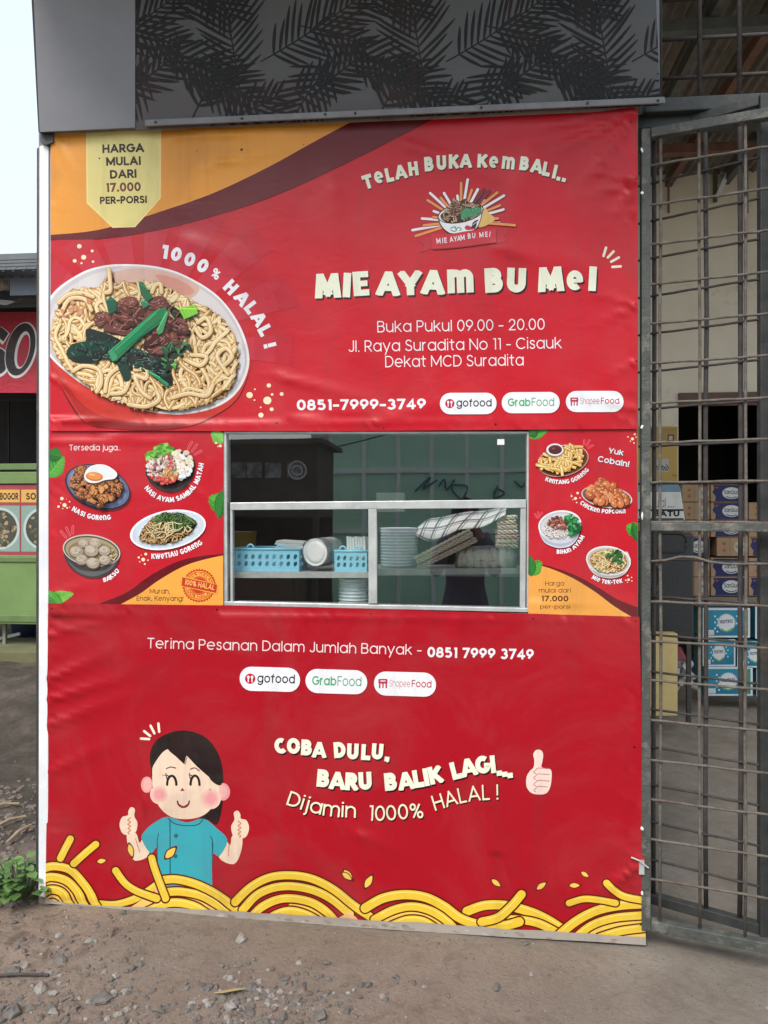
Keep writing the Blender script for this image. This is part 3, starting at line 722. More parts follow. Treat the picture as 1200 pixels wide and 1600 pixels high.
    a.poly(catmull([(0, 560), (70, 620), (140, 790), (230, 905), (400, 936), (600, 938), (740, 915), (860, 860), (950, 780), (1000, 640), (990, 560)], 6)+[(600, 400), (100, 400)], (120, 18, 28))
    a.poly(catmull([(0, 520), (60, 590), (110, 720), (225, 895), (330, 925), (520, 934), (690, 925), (810, 880), (930, 800), (996, 660), (998, 580)], 6)+[(600, 400), (100, 400)], (206, 52, 40))
    a.poly(catmull([(85, 650), (140, 760), (230, 893), (330, 922), (520, 931), (690, 922), (700, 912), (520, 905), (330, 880), (210, 810), (120, 690)], 6, True), (176, 36, 34))
    a.poly(catmull([(240, 905), (330, 895), (520, 905), (680, 905), (690, 926), (520, 936), (330, 930)], 5, True), (150, 30, 34))
    a.poly(rim, (240, 238, 238))
    cx, cy = 515, 515
    def shrink(pts, k, dx=0, dy=0): return [((x-cx)*k+cx+dx, (y-cy)*k+cy+dy) for x, y in pts]
    a.poly(shrink(rim, .975), (206, 198, 200)); a.poly(shrink(rim, .94, 6, 3), (222, 214, 212))
    a.poly(catmull([(330, 215), (450, 185), (620, 205), (760, 270), (700, 330), (560, 265), (430, 250), (330, 262)], 5, True), (216, 178, 162)); a.poly(catmull([(560, 215), (660, 235), (740, 290), (690, 310), (600, 262)], 5, True), (214, 150, 132))
    a.poly(catmull([(890, 480), (940, 520), (975, 610), (940, 720), (900, 780), (950, 620)], 5, True), (232, 230, 236))
    reg = catmull([(112, 330), (180, 285), (300, 272), (345, 205), (370, 260), (440, 250), (580, 262), (720, 335), (850, 405), (920, 500), (943, 600), (925, 700), (860, 790), (700, 838), (540, 848), (420, 815), (280, 755), (170, 670), (100, 590), (78, 500), (96, 400)], 5, True)
    a.poly(reg, (124, 84, 52)); a.poly(shrink(reg, .93), (98, 62, 42))
    tones = [(226, 196, 144), (218, 184, 130), (234, 208, 164), (206, 168, 114), (222, 188, 144), (198, 156, 106)]
    noodle_mass(a, reg, 120, 17, rng, [(196, 150, 92), (182, 134, 78), (206, 164, 106)], (128, 82, 44), (214, 176, 120), (12, 26), 11, .3)
    noodle_mass(a, reg, 190, 15.5, rng, [(232, 198, 136), (224, 186, 120), (240, 212, 158), (212, 170, 104), (228, 192, 132), (202, 156, 92)], (170, 120, 68), (250, 230, 186), (20, 48), 10, .30, True, 1.1)
    for pts in ([(345, 192), (350, 240), (352, 292), (330, 300)], [(110, 345), (150, 310), (210, 300), (270, 318)], [(120, 400), (160, 330), (230, 330), (262, 380)], [(590, 300), (585, 262), (560, 268), (545, 300)],
                [(180, 665), (230, 640), (300, 660), (310, 720), (290, 760)], [(330, 760), (345, 690), (400, 650), (440, 690), (420, 760), (360, 770)], [(470, 660), (520, 660), (520, 700), (470, 690), (500, 760), (540, 790)],
                [(640, 790), (720, 770), (800, 780), (830, 730)], [(700, 610), (770, 640), (800, 600), (730, 590)], [(760, 440), (800, 420), (820, 480), (780, 510), (750, 470)], [(880, 640), (920, 600), (890, 560), (850, 600), (900, 680)], [(440, 820), (520, 830), (580, 800), (570, 760)]):
        c = catmull(pts, 5); a.line([(x+2, y+4) for x, y in c], 21, (120, 82, 50)); a.line(c, 20, (184, 142, 96)); a.line(c, 17.5, (230, 196, 136)); a.line([(x-2, y-3) for x, y in c], 8, (240, 214, 164)); a.line([(x-3, y-4) for x, y in c[2:-2]], 3, (248, 234, 206))
    crumbs(a, catmull([(120, 330), (190, 300), (260, 330), (210, 400), (130, 420)], 4, True), 12, (8, 16), rng, [(214, 150, 116), (206, 134, 104)])
    # wilted greens
    for pts, cc in (([(245, 470), (330, 490), (400, 520), (470, 560), (520, 580), (600, 620), (640, 680), (640, 735), (590, 700), (520, 650), (440, 640), (430, 715), (400, 650), (330, 610), (280, 630), (190, 625), (150, 585), (180, 540), (240, 530)], (26, 38, 36)),
                    ([(160, 560), (220, 530), (330, 525), (400, 540), (330, 560), (280, 575), (190, 600), (155, 600)], (18, 62, 50)), ([(480, 580), (560, 610), (630, 660), (640, 730), (580, 690), (500, 640)], (14, 26, 26)),
                    ([(390, 630), (440, 640), (450, 700), (425, 715), (400, 670)], (20, 56, 46)), ([(620, 580), (700, 530), (715, 560), (650, 610)], (22, 60, 46)), ([(630, 360), (690, 400), (670, 430), (640, 410)], (16, 56, 40))):
        a.poly(catmull(pts, 4, True), cc)
    for k in range(70):
        x, y = rng.uniform(165, 640), 0; y = 545+(x-165)*.22+rng.uniform(-45, 50)
        if inside((x, y), [(245, 470), (400, 520), (520, 580), (640, 680), (640, 735), (440, 640), (330, 610), (190, 625), (150, 585)]):
            l = rng.uniform(8, 34); t = rng.uniform(-.3, .9); a.line(catmull([(x, y), (x+l*.5*math.cos(t), y+l*.5*math.sin(t)+3), (x+l*math.cos(t), y+l*math.sin(t))], 3), rng.uniform(1.5, 3.5), rng.choice([(58, 92, 78), (30, 74, 58), (84, 112, 100), (16, 50, 40), (120, 140, 132)]))
    for k in range(7): a.line([(640+k*9, 590-k*8), (712, 560-k*5)], 4, (30, 84, 64))
    # meat
    for pts, cc in (([(330, 440), (380, 390), (450, 365), (530, 375), (560, 420), (520, 470), (430, 500), (380, 490), (325, 475)], (108, 62, 54)), ([(385, 350), (430, 322), (480, 330), (470, 365), (410, 378)], (128, 70, 62)), ([(550, 330), (600, 320), (625, 355), (600, 385), (545, 375)], (118, 62, 56)),
                    ([(625, 450), (680, 420), (715, 460), (700, 510), (640, 505)], (124, 66, 62)), ([(500, 545), (570, 520), (640, 515), (650, 560), (610, 600), (540, 580)], (104, 52, 46)), ([(285, 400), (330, 390), (345, 420), (310, 460), (280, 440)], (112, 62, 50))):
        a.poly(catmull([(x+3, y+7) for x, y in pts], 4, True), (52, 24, 22)); a.poly(catmull(pts, 4, True), cc)
        mx = sum(p[0] for p in pts)/len(pts); my = sum(p[1] for p in pts)/len(pts); reg2 = [((x-mx)*.85+mx, (y-my)*.8+my) for x, y in pts]
        for k in range(16):
            x, y = rand_in(reg2, rng); a.line(catmull([(x, y), (x+rng.uniform(5, 16), y+rng.uniform(-8, 6)), (x+rng.uniform(12, 30), y+rng.uniform(-12, 8))], 3), rng.uniform(2.5, 6), rng.choice([(88, 46, 40), (142, 84, 74), (72, 36, 32), (160, 104, 92), (128, 72, 60)]))
        for k in range(5):
            x, y = rand_in(reg2, rng); a.ell(x, y-4, rng.uniform(2, 5), 2, (206, 168, 154), rng.uniform(-40, 20), 8)
    mreg = catmull([(330, 430), (400, 350), (520, 350), (600, 350), (690, 430), (700, 500), (630, 590), (540, 580), (480, 500), (400, 490)], 4, True)
    crumbs(a, mreg, 34, (22, 46), rng, [(98, 52, 42), (82, 42, 34), (116, 64, 52), (70, 34, 28)], (.4, .75), (40, 20, 18), (150, 96, 80))
    for k in range(60):
        x, y = rand_in(mreg, rng); t = rng.uniform(-1.0, .5); l = rng.uniform(12, 40); c = catmull([(x, y), (x+l*.5*math.cos(t)+rng.uniform(-4, 4), y+l*.5*math.sin(t)+rng.uniform(-4, 4)), (x+l*math.cos(t), y+l*math.sin(t))], 3)
        a.line(c, rng.uniform(4, 8), rng.choice([(70, 34, 30), (104, 58, 50), (128, 74, 64)])); a.line([(u-1, v-2) for u, v in c], 2, rng.choice([(170, 118, 104), (148, 96, 84), (196, 150, 136)]))
    crumbs(a, catmull([(180, 560), (260, 500), (400, 540), (560, 600), (620, 680), (580, 690), (440, 640), (300, 600)], 4, True), 60, (8, 22), rng, [(22, 46, 40), (16, 30, 30), (34, 74, 58), (20, 58, 46)], (.25, .6), (10, 20, 20), (80, 116, 100))
    crumbs(a, catmull([(600, 560), (700, 520), (720, 570), (640, 650), (600, 640)], 4, True), 34, (8, 20), rng, [(24, 78, 56), (40, 110, 72), (18, 50, 40), (70, 140, 84)], (.2, .5), (12, 30, 24))
    # green stems
    for pts, cc in (([(487, 255), (505, 252), (555, 325), (530, 345), (498, 310)], (28, 108, 70)), ([(335, 340), (360, 322), (388, 345), (385, 385), (350, 405)], (24, 88, 66)), ([(495, 345), (520, 338), (538, 360), (510, 378)], (44, 132, 88)),
                    ([(348, 580), (560, 390), (612, 372), (625, 395), (600, 440), (500, 510), (385, 618), (365, 622)], (26, 126, 78)), ([(575, 480), (615, 390), (627, 400), (600, 490), (580, 500)], (66, 152, 96)), ([(672, 378), (752, 360), (764, 400), (700, 428)], (124, 196, 56)),
                    ([(530, 670), (545, 665), (632, 728), (622, 740)], (40, 140, 90)), ([(640, 640), (668, 612), (660, 660)], (96, 160, 70))):
        a.poly([(x+3, y+6) for x, y in pts], (20, 40, 32)); a.poly(pts, cc); a.line([pts[0], ((pts[1][0]+pts[2][0])/2, (pts[1][1]+pts[2][1])/2)], 4, tuple(min(255, int(v*1.35)+12) for v in cc))
    a.poly([(350, 582), (368, 568), (390, 600), (383, 616), (366, 622)], (52, 150, 100)); a.line([(380, 570), (570, 400)], 6, (70, 168, 112)); a.line([(390, 598), (590, 430)], 4, (18, 96, 60))
    for k in range(5): a.line([(680+k*16, 380-k*3), (704+k*13, 424-k*5)], 3, (150, 216, 84))
    # ---- round logo with a bowl
    a.bin('bowl_logo'); a.vw(630, 270, 1/6); W2 = (246, 236, 240); O2 = (240, 150, 84); Y2 = (232, 190, 110)
    ctr = (540, 470)
    for x, y, cc, ln in ((90, 552, W2, 1), (120, 606, O2, 1), (195, 508, O2, 1), (178, 444, W2, 1), (285, 430, O2, 1), (288, 376, W2, 1), (230, 274, O2, 1), (254, 208, W2, 1), (352, 252, O2, 1), (384, 208, W2, 1), (474, 262, O2, 1), (508, 232, W2, 1), (543, 112, O2, 1), (604, 82, W2, 1), (642, 178, O2, 1), (698, 174, W2, 1), (760, 280, W2, 1), (880, 206, O2, 1), (940, 238, W2, 1), (902, 328, O2, 1), (936, 368, W2, 1), (884, 450, O2, 1), (902, 494, W2, 1), (1040, 516, O2, 1)):
        a.line([(x, y), (x+(ctr[0]-x)*.55, y+(ctr[1]-y)*.55)], 34, (120, 30, 44)); a.line([(x, y), (x+(ctr[0]-x)*.6, y+(ctr[1]-y)*.6)], 24, cc)
    a.poly(catmull([(760, 350), (800, 400), (860, 460), (740, 530), (700, 500)], 4, True), Y2)
    for p in ([(758, 178), (640, 335)], [(808, 194), (690, 320)]): a.line(p, 30, (70, 24, 34)); a.line(p, 20, (122, 46, 54))
    body = catmull([(328, 430), (345, 500), (400, 565), (470, 590), (620, 570), (690, 540), (730, 450), (748, 360)], 5)
    a.poly(body+[(600, 400)], (40, 24, 30)); a.poly([((x-540)*.96+540, (y-450)*.96+450) for x, y in body], (238, 238, 240))
    a.fan(ell(538, 395, 218, 92, -11), (40, 24, 30)); a.fan(ell(538, 397, 208, 84, -11), (232, 230, 228))
    rg = catmull([(350, 420), (400, 370), (450, 300), (480, 260), (520, 290), (580, 262), (620, 300), (690, 320), (730, 340), (700, 420), (560, 480), (440, 490), (380, 470)], 4, True)
    a.poly(rg, (70, 46, 38)); noodle_mass(a, rg, 60, 9, rng, [(196, 160, 120), (170, 130, 96), (210, 178, 138), (140, 100, 74)], (64, 40, 34), (220, 196, 160), (4, 9), 12, .45, True, 2.5)
    crumbs(a, catmull([(450, 330), (520, 300), (570, 340), (540, 400), (450, 400)], 4, True), 40, (6, 13), rng, [(128, 84, 66), (104, 66, 54), (150, 104, 82)], dark=(58, 36, 32))
    gl = catmull([(545, 400), (580, 355), (640, 360), (700, 345), (728, 370), (700, 410), (620, 440), (550, 462)], 4, True)
    a.poly([((x-640)*1.06+640, (y-400)*1.06+400) for x, y in gl], (24, 50, 40)); a.poly(gl, (72, 150, 106))
    for k in range(26):
        x, y = rand_in(gl, rng); a.line([(x, y), (x+rng.uniform(-16, 16), y+rng.uniform(8, 22))], 4, rng.choice([(40, 104, 74), (130, 190, 150), (30, 84, 60)]))
    a.line(catmull([(445, 540), (470, 525), (500, 550), (480, 568), (450, 555)], 4), 9, (60, 150, 120)); a.line(catmull([(495, 550), (520, 530), (545, 545), (530, 560)], 4), 9, (60, 150, 120)); a.poly([(478, 515), (490, 522), (500, 514), (490, 534)], (190, 60, 80))
    a.poly(catmull([(575, 530), (600, 510), (640, 530), (660, 520), (675, 545), (620, 555), (590, 552)], 4, True), (196, 50, 60)); a.poly(catmull([(615, 510), (640, 525), (650, 490), (680, 465), (705, 462), (690, 485), (680, 530), (650, 540)], 4, True), (50, 34, 44)); a.line([(650, 510), (695, 475)], 5, (220, 210, 214))
    rb = (196, 40, 54); rd = (150, 24, 40)
    a.poly([(135, 648), (262, 612), (276, 730), (160, 768), (200, 704)], rd); a.poly([(140, 645), (262, 610), (274, 722), (172, 755), (205, 698)], rb); a.poly([(850, 548), (992, 545), (950, 610), (972, 668), (850, 705)], rd); a.poly([(855, 550), (985, 548), (945, 610), (965, 660), (850, 695)], rb)
    rbn = catmull([(262, 592), (450, 588), (620, 562), (868, 545)], 6)+catmull([(868, 672), (700, 690), (480, 715), (270, 730)], 6)
    a.poly([(x+6, y+10) for x, y in rbn], rd); a.poly(rbn, (206, 48, 62))
    a.bin('logo_lettering')
    a.letters([('M', 332, 655, -6), ('I', 371, 652, -2), ('E', 398, 649, -6), ('A', 452, 641, -8), ('Y', 489, 636, -6), ('A', 522, 632, -4), ('M', 557, 624, -6), ('B', 618, 612, -4), ('U', 660, 607, 0), ('M', 732, 602, -4), ('E', 778, 598, -6), ('I', 810, 597, 8)], 50, .13, WHT, GEO, sx=.72)
    # nails and rust specks
    a.bin('lettering'); a.vw()
    for x, y, r in ((380, 238, 2.2), (159, 251, 1.3), (476, 230, 1.0), (310, 240, .9), (990, 285, 1.8), (991, 478, 1.6), (992, 566, 1.6), (434, 662, 1.8), (774, 664, 1.7), (983, 196, 1.5), (600, 670, 1.3)): a.ell(x, y, r, r, (46, 22, 22), n=10)
    ob = a.build(VINYL)
    tag(ob['banner'], 'large red and orange vinyl banner above the serving window with a noodle bowl picture', 'banner', 'printed banners on the food stall')
upper_banner()
LEAF1, LEAF2, LEAF3 = (58, 140, 52), (108, 186, 70), (34, 100, 40)
def leaf_art(a, tip, base, w, c=LEAF1, vein=LEAF2):
    dx, dy = tip[0]-base[0], tip[1]-base[1]; L = math.hypot(dx, dy); nx, ny = -dy/L, dx/L
    def pt(t, s): return (base[0]+dx*t+nx*w*s, base[1]+dy*t+ny*w*s)
    a.poly(catmull([pt(0, 0), pt(.2, .38), (pt(.5, .5)), pt(.8, .28), pt(1, 0), pt(.8, -.28), pt(.5, -.5), pt(.2, -.38)], 4, True), c)
    a.poly(catmull([pt(0, 0), pt(.2, .34), pt(.5, .44), pt(.8, .24), pt(1, 0), pt(.5, .04)], 4, True), tuple((x+y)//2 for x, y in zip(c, vein)))
    a.line([base, pt(.92, 0)], w*.05, vein)
    for t in (.2, .35, .5, .65, .78):
        for s in (-1, 1): a.line([pt(t, 0), pt(t+.13, s*.33*(1-abs(t-.45)))], w*.03, vein)
def sparks(a, segs, w, col=PINK, fill=(206, 40, 58)):
    for p, q in segs: a.line([p, q], w*2.2, col); a.line([p, q], w*1.1, fill)

def left_panel():
    rng = random.Random(21)
    a = banner([(79, 670), (350, 670), (350, 949), (77, 949)], .008)
    a.bin('banner'); a.fan([(40, 640), (400, 640), (400, 990), (40, 990)], (196, 26, 42)); a.vw(60, 660, .25)
    a.poly(catmull([(390, 1130), (560, 1060), (700, 960), (860, 875), (1000, 838), (1170, 820)], 8)+[(1170, 1180), (300, 1180)], MAR)
    a.poly(catmull([(510, 1140), (640, 1070), (760, 985), (900, 905), (1020, 862), (1170, 828)], 8)+[(1170, 1180), (480, 1180)], (246, 170, 74))
    leaf_art(a, (165, 215), (60, 340), 120, LEAF1); leaf_art(a, (60, 190), (150, 215), 90, LEAF3, LEAF1)
    leaf_art(a, (1085, 62), (1165, 125), 80, LEAF2, (150, 210, 110)); leaf_art(a, (1070, 470), (1170, 520), 120, LEAF1); leaf_art(a, (1130, 600), (1170, 420), 90, LEAF3, LEAF1)
    leaf_art(a, (228, 1068), (60, 1110), 78, LEAF2, (150, 214, 96)); leaf_art(a, (60, 1050), (150, 1150), 80, LEAF1)
    dots(a, [(1125, 48, 9), (1116, 130, 8), (1142, 148, 9), (1128, 152, 4)])
    a.bin('lettering')
    a.text('Tersedia juga..', 197, 520, 176, 176, 36, .08, (244, 232, 232), GEO)
    sparks(a, [((965, 125), (942, 165)), ((995, 142), (966, 182)), ((1022, 180), (985, 200))], 7); sparks(a, [((150, 680), (180, 716)), ((184, 658), (204, 704)), ((224, 650), (222, 692))], 7)
    dots(a, [(154, 476, 11), (172, 517, 13), (134, 526, 8), (203, 496, 5), (160, 538, 4), (188, 534, 6), (204, 530, 3), (148, 504, 3), (184, 480, 2), (678, 822, 9), (662, 856, 12), (634, 843, 7), (692, 860, 5), (640, 870, 4), (672, 884, 6), (650, 828, 3)])
    fs = (1.5, 3, (110, 14, 26))
    a.arctext('NASI GORenG', [(214, 550), (290, 590), (370, 610), (462, 608)], 32, .25, WHT, FAT, fs, .05)
    a.arctext('NASI AYAM SAMBAL MATAH', [(668, 412), (716, 462), (790, 495), (870, 494), (955, 450), (1012, 370), (1040, 258)], 32, .25, WHT, FAT, fs, .05)
    a.arctext('BAKSO', [(416, 998), (464, 980), (518, 930)], 34, .25, WHT, FAT, fs, .05)
    a.arctext('KWeTIAU GORenG', [(712, 852), (800, 848), (920, 818), (1034, 762)], 33, .25, WHT, FAT, fs, .05)
    a.text('Murah,', 702, 832, 1068, 1068, 30, .085, (70, 40, 20), GEO); a.text('Enak, Kenyang!', 620, 915, 1112, 1114, 30, .085, (70, 40, 20), GEO)
    # ---- fried rice
    a.bin('fried_rice_picture'); NAV = (40, 40, 54)
    a.fan(ell(384, 416, 212, 132, 19), (120, 14, 26)); a.fan(ell(378, 405, 212, 134, 19), NAV); a.fan(ell(380, 402, 202, 124, 19), (104, 112, 146)); a.fan(ell(378, 400, 188, 112, 19), (126, 138, 172)); a.fan(ell(382, 405, 150, 95, 19), (74, 72, 92))
    mound = catmull([(212, 390), (240, 300), (300, 275), (380, 300), (470, 330), (530, 380), (530, 440), (470, 480), (400, 520), (330, 490), (250, 450)], 4, True)
    a.poly(mound, (72, 34, 20)); crumbs(a, mound, 330, (9, 19), rng, [(150, 86, 46), (176, 108, 60), (128, 68, 36), (104, 54, 30), (196, 132, 78), (84, 44, 26)], (.45, .9), (54, 26, 16), (208, 150, 100))
    crumbs(a, catmull([(330, 385), (430, 390), (440, 430), (360, 440)], 4, True), 8, (14, 20), rng, [(206, 142, 80), (222, 160, 100)], (.6, .9), (70, 36, 20))
    egg = catmull([(300, 335), (330, 282), (390, 264), (450, 275), (505, 318), (490, 352), (430, 362), (372, 380), (320, 372)], 5, True)
    a.poly([(x+3, y+8) for x, y in egg], (60, 34, 24)); a.poly(egg, (238, 238, 236)); a.poly([((x-400)*.82+402, (y-322)*.8+316) for x, y in egg], (228, 230, 232)); a.ell(364, 340, 54, 28, (206, 116, 48), 6); a.ell(362, 336, 46, 22, (232, 146, 72), 6); a.ell(350, 328, 18, 7, (246, 188, 128), 6)
    # ---- rice bowl with salad
    a.bin('salad_bowl_picture')
    body = catmull([(676, 270), (680, 330), (720, 390), (790, 428), (850, 434), (930, 400), (975, 330), (985, 250)], 6)
    a.poly([(x+4, y+8) for x, y in body]+[(950, 200), (720, 220)], (120, 14, 26)); a.poly(body+[(950, 190), (800, 170), (720, 200)], (36, 32, 34)); a.poly(catmull([(700, 350), (760, 404), (850, 416), (930, 380), (960, 340), (900, 420), (840, 432), (750, 412)], 4, True), (58, 52, 54))
    a.fan(ell(830, 275, 156, 96, -14), (52, 46, 48))
    crumbs(a, catmull([(700, 190), (740, 150), (800, 140), (850, 175), (830, 220), (740, 250), (690, 230)], 4, True), 70, (10, 22), rng, [(92, 170, 60), (124, 196, 76), (150, 214, 100), (70, 140, 50)], (.4, .9), (50, 100, 40))
    crumbs(a, catmull([(850, 210), (890, 170), (940, 190), (972, 260), (940, 330), (880, 350), (850, 290)], 4, True), 90, (9, 18), rng, [(238, 226, 200), (246, 238, 218), (226, 208, 174), (240, 238, 236)], (.6, .9), (190, 170, 140))
    crumbs(a, catmull([(690, 260), (740, 225), (830, 200), (860, 240), (880, 340), (830, 378), (750, 370), (700, 320)], 4, True), 190, (7, 17), rng, [(226, 216, 208), (206, 60, 62), (236, 226, 222), (190, 160, 150), (120, 140, 110), (214, 92, 84), (220, 190, 170), (150, 110, 120)], (.25, .7), (110, 80, 76))
    crumbs(a, catmull([(790, 300), (850, 290), (880, 340), (840, 375), (790, 360)], 4, True), 30, (9, 17), rng, [(206, 150, 90), (224, 174, 116), (186, 126, 72)], (.5, .9), (110, 70, 40))
    crumbs(a, catmull([(705, 330), (760, 345), (860, 360), (880, 345), (840, 385), (760, 378)], 4, True), 20, (9, 17), rng, [(206, 50, 52), (220, 90, 84)], (.3, .6), (120, 30, 30))
    crumbs(a, catmull([(885, 330), (960, 280), (965, 310), (920, 350)], 4, True), 40, (6, 11), rng, [(240, 242, 244), (228, 232, 236)], (.4, .7), (190, 190, 196))
    # ---- flat noodles on an oval plate
    a.bin('noodle_plate_picture')
    a.fan(ell(820, 682, 240, 118, -11), (120, 14, 26)); a.fan(ell(816, 671, 240, 120, -11), (246, 246, 248)); a.fan(ell(818, 672, 228, 110, -11), (206, 216, 226)); a.fan(ell(822, 668, 196, 90, -11), (218, 226, 232))
    rg = catmull([(640, 730), (660, 670), (720, 600), (790, 570), (870, 570), (950, 590), (995, 630), (960, 690), (880, 740), (800, 758), (720, 755)], 4, True)
    a.poly(rg, (70, 56, 30)); noodle_mass(a, rg, 130, 8, rng, [(176, 132, 74), (196, 150, 92), (150, 104, 56), (208, 172, 116)], (72, 46, 24), (220, 190, 140), (4, 10), 12, .4, True, 2)
    noodle_mass(a, catmull([(720, 610), (800, 565), (900, 570), (980, 610), (990, 640), (900, 680), (840, 660), (780, 640)], 4, True), 60, 9, rng, [(52, 82, 40), (72, 108, 52), (96, 128, 66), (38, 60, 32)], (26, 40, 22), (120, 150, 90), (3, 7), 13, .25, True, 2)
    noodle_mass(a, catmull([(640, 720), (680, 650), (800, 620), (960, 640), (940, 690), (700, 740)], 4, True), 26, 6, rng, [(226, 206, 150), (214, 190, 132)], (90, 70, 40), (240, 228, 190), (4, 9), 12, .3, True, 1.5)
    # ---- meatball soup
    a.bin('meatball_soup_picture'); GR = (74, 72, 70)
    body = catmull([(166, 770), (172, 840), (210, 910), (280, 955), (340, 970), (420, 958), (480, 915), (512, 850), (518, 800)], 6)
    a.poly([(x+5, y+8) for x, y in body]+[(500, 760), (180, 750)], (120, 14, 26)); a.poly(body+[(500, 760), (180, 740)], (58, 58, 60)); a.poly(catmull([(190, 860), (260, 915), (350, 930), (440, 915), (500, 850), (470, 910), (400, 950), (330, 960), (250, 930)], 4, True), (96, 96, 98))
    a.fan(ell(341, 800, 180, 98, 8), (200, 196, 186)); a.fan(ell(341, 801, 172, 91, 8), GR); a.fan(ell(341, 803, 164, 84, 8), (168, 150, 112)); a.fan(ell(345, 815, 150, 72, 8), (140, 118, 80))
    noodle_mass(a, catmull([(420, 780), (490, 800), (500, 850), (440, 880), (400, 850)], 4, True), 24, 5, rng, [(214, 196, 150), (196, 174, 126)], (120, 96, 60), (232, 220, 184), (3, 7), 10, .3, True, 1.5)
    for x, y, r in ((290, 755, 34), (364, 752, 38), (246, 806, 42), (424, 800, 38), (342, 800, 44), (282, 856, 38), (424, 858, 36), (352, 876, 42)):
        a.blob(x+2, y+7, r*1.03, (86, 72, 54), rng, 0, .82, .06); a.blob(x, y, r, (166, 152, 132), rng, 0, .82, .07); a.blob(x-r*.15, y-r*.2, r*.72, (192, 180, 162), rng, 0, .75, .1)
        for k in range(9): a.ell(x+rng.uniform(-.6, .6)*r, y+rng.uniform(-.5, .45)*r, rng.uniform(2, 5), rng.uniform(1.5, 3), rng.choice([(140, 124, 104), (210, 200, 186), (120, 104, 86)]), rng.uniform(0, 90), 7)
    # ---- stamp
    a.bin('halal_stamp'); SR = (196, 62, 34); OB = (246, 170, 74); c0 = (1012, 1018)
    n = 36; a.poly([(c0[0]+(108 if i % 2 else 97)*math.cos(math.pi*i/n+.1), c0[1]+(108 if i % 2 else 97)*math.sin(math.pi*i/n+.1)) for i in range(2*n)], SR)
    a.ell(*c0, 92, 92, OB); a.ell(*c0, 87, 87, SR); a.ell(*c0, 83, 83, OB); a.ell(*c0, 58, 58, SR); a.ell(*c0, 53, 53, (226, 120, 56)); a.ell(*c0, 48, 48, SR)
    a.arctext('100% HALAL', [(c0[0]+64*math.cos(R(t)), c0[1]+64*math.sin(R(t))) for t in range(205, 352, 12)], 20, .1, SR, GEO, None, .06)
    a.arctext('100% HALAL', [(c0[0]+80*math.cos(R(t)), c0[1]+80*math.sin(R(t))) for t in range(165, 20, -12)], 20, .1, SR, GEO, None, .06)
    q = [(908, 966), (1124, 1012), (1118, 1064), (902, 1018)]; a.fan([((x-1012)*1.05+1012, (y-1015)*1.2+1015) for x, y in q], OB); a.fan(q, SR)
    a.text('100% HALAL', 918, 1110, 1010, 1048, 34, .13, (248, 186, 110), GEO)
    a.vw()
    for x, y in ((84, 945), (341, 950), (84, 674), (344, 673)): a.bin('lettering').ell(x, y, 1.4, 1.4, (40, 20, 20), n=8)
    ob = a.build(VINYL)
    tag(ob['banner'], 'red banner left of the window showing fried rice, meatball soup and halal stamp', 'banner', 'printed banners on the food stall')
left_panel()

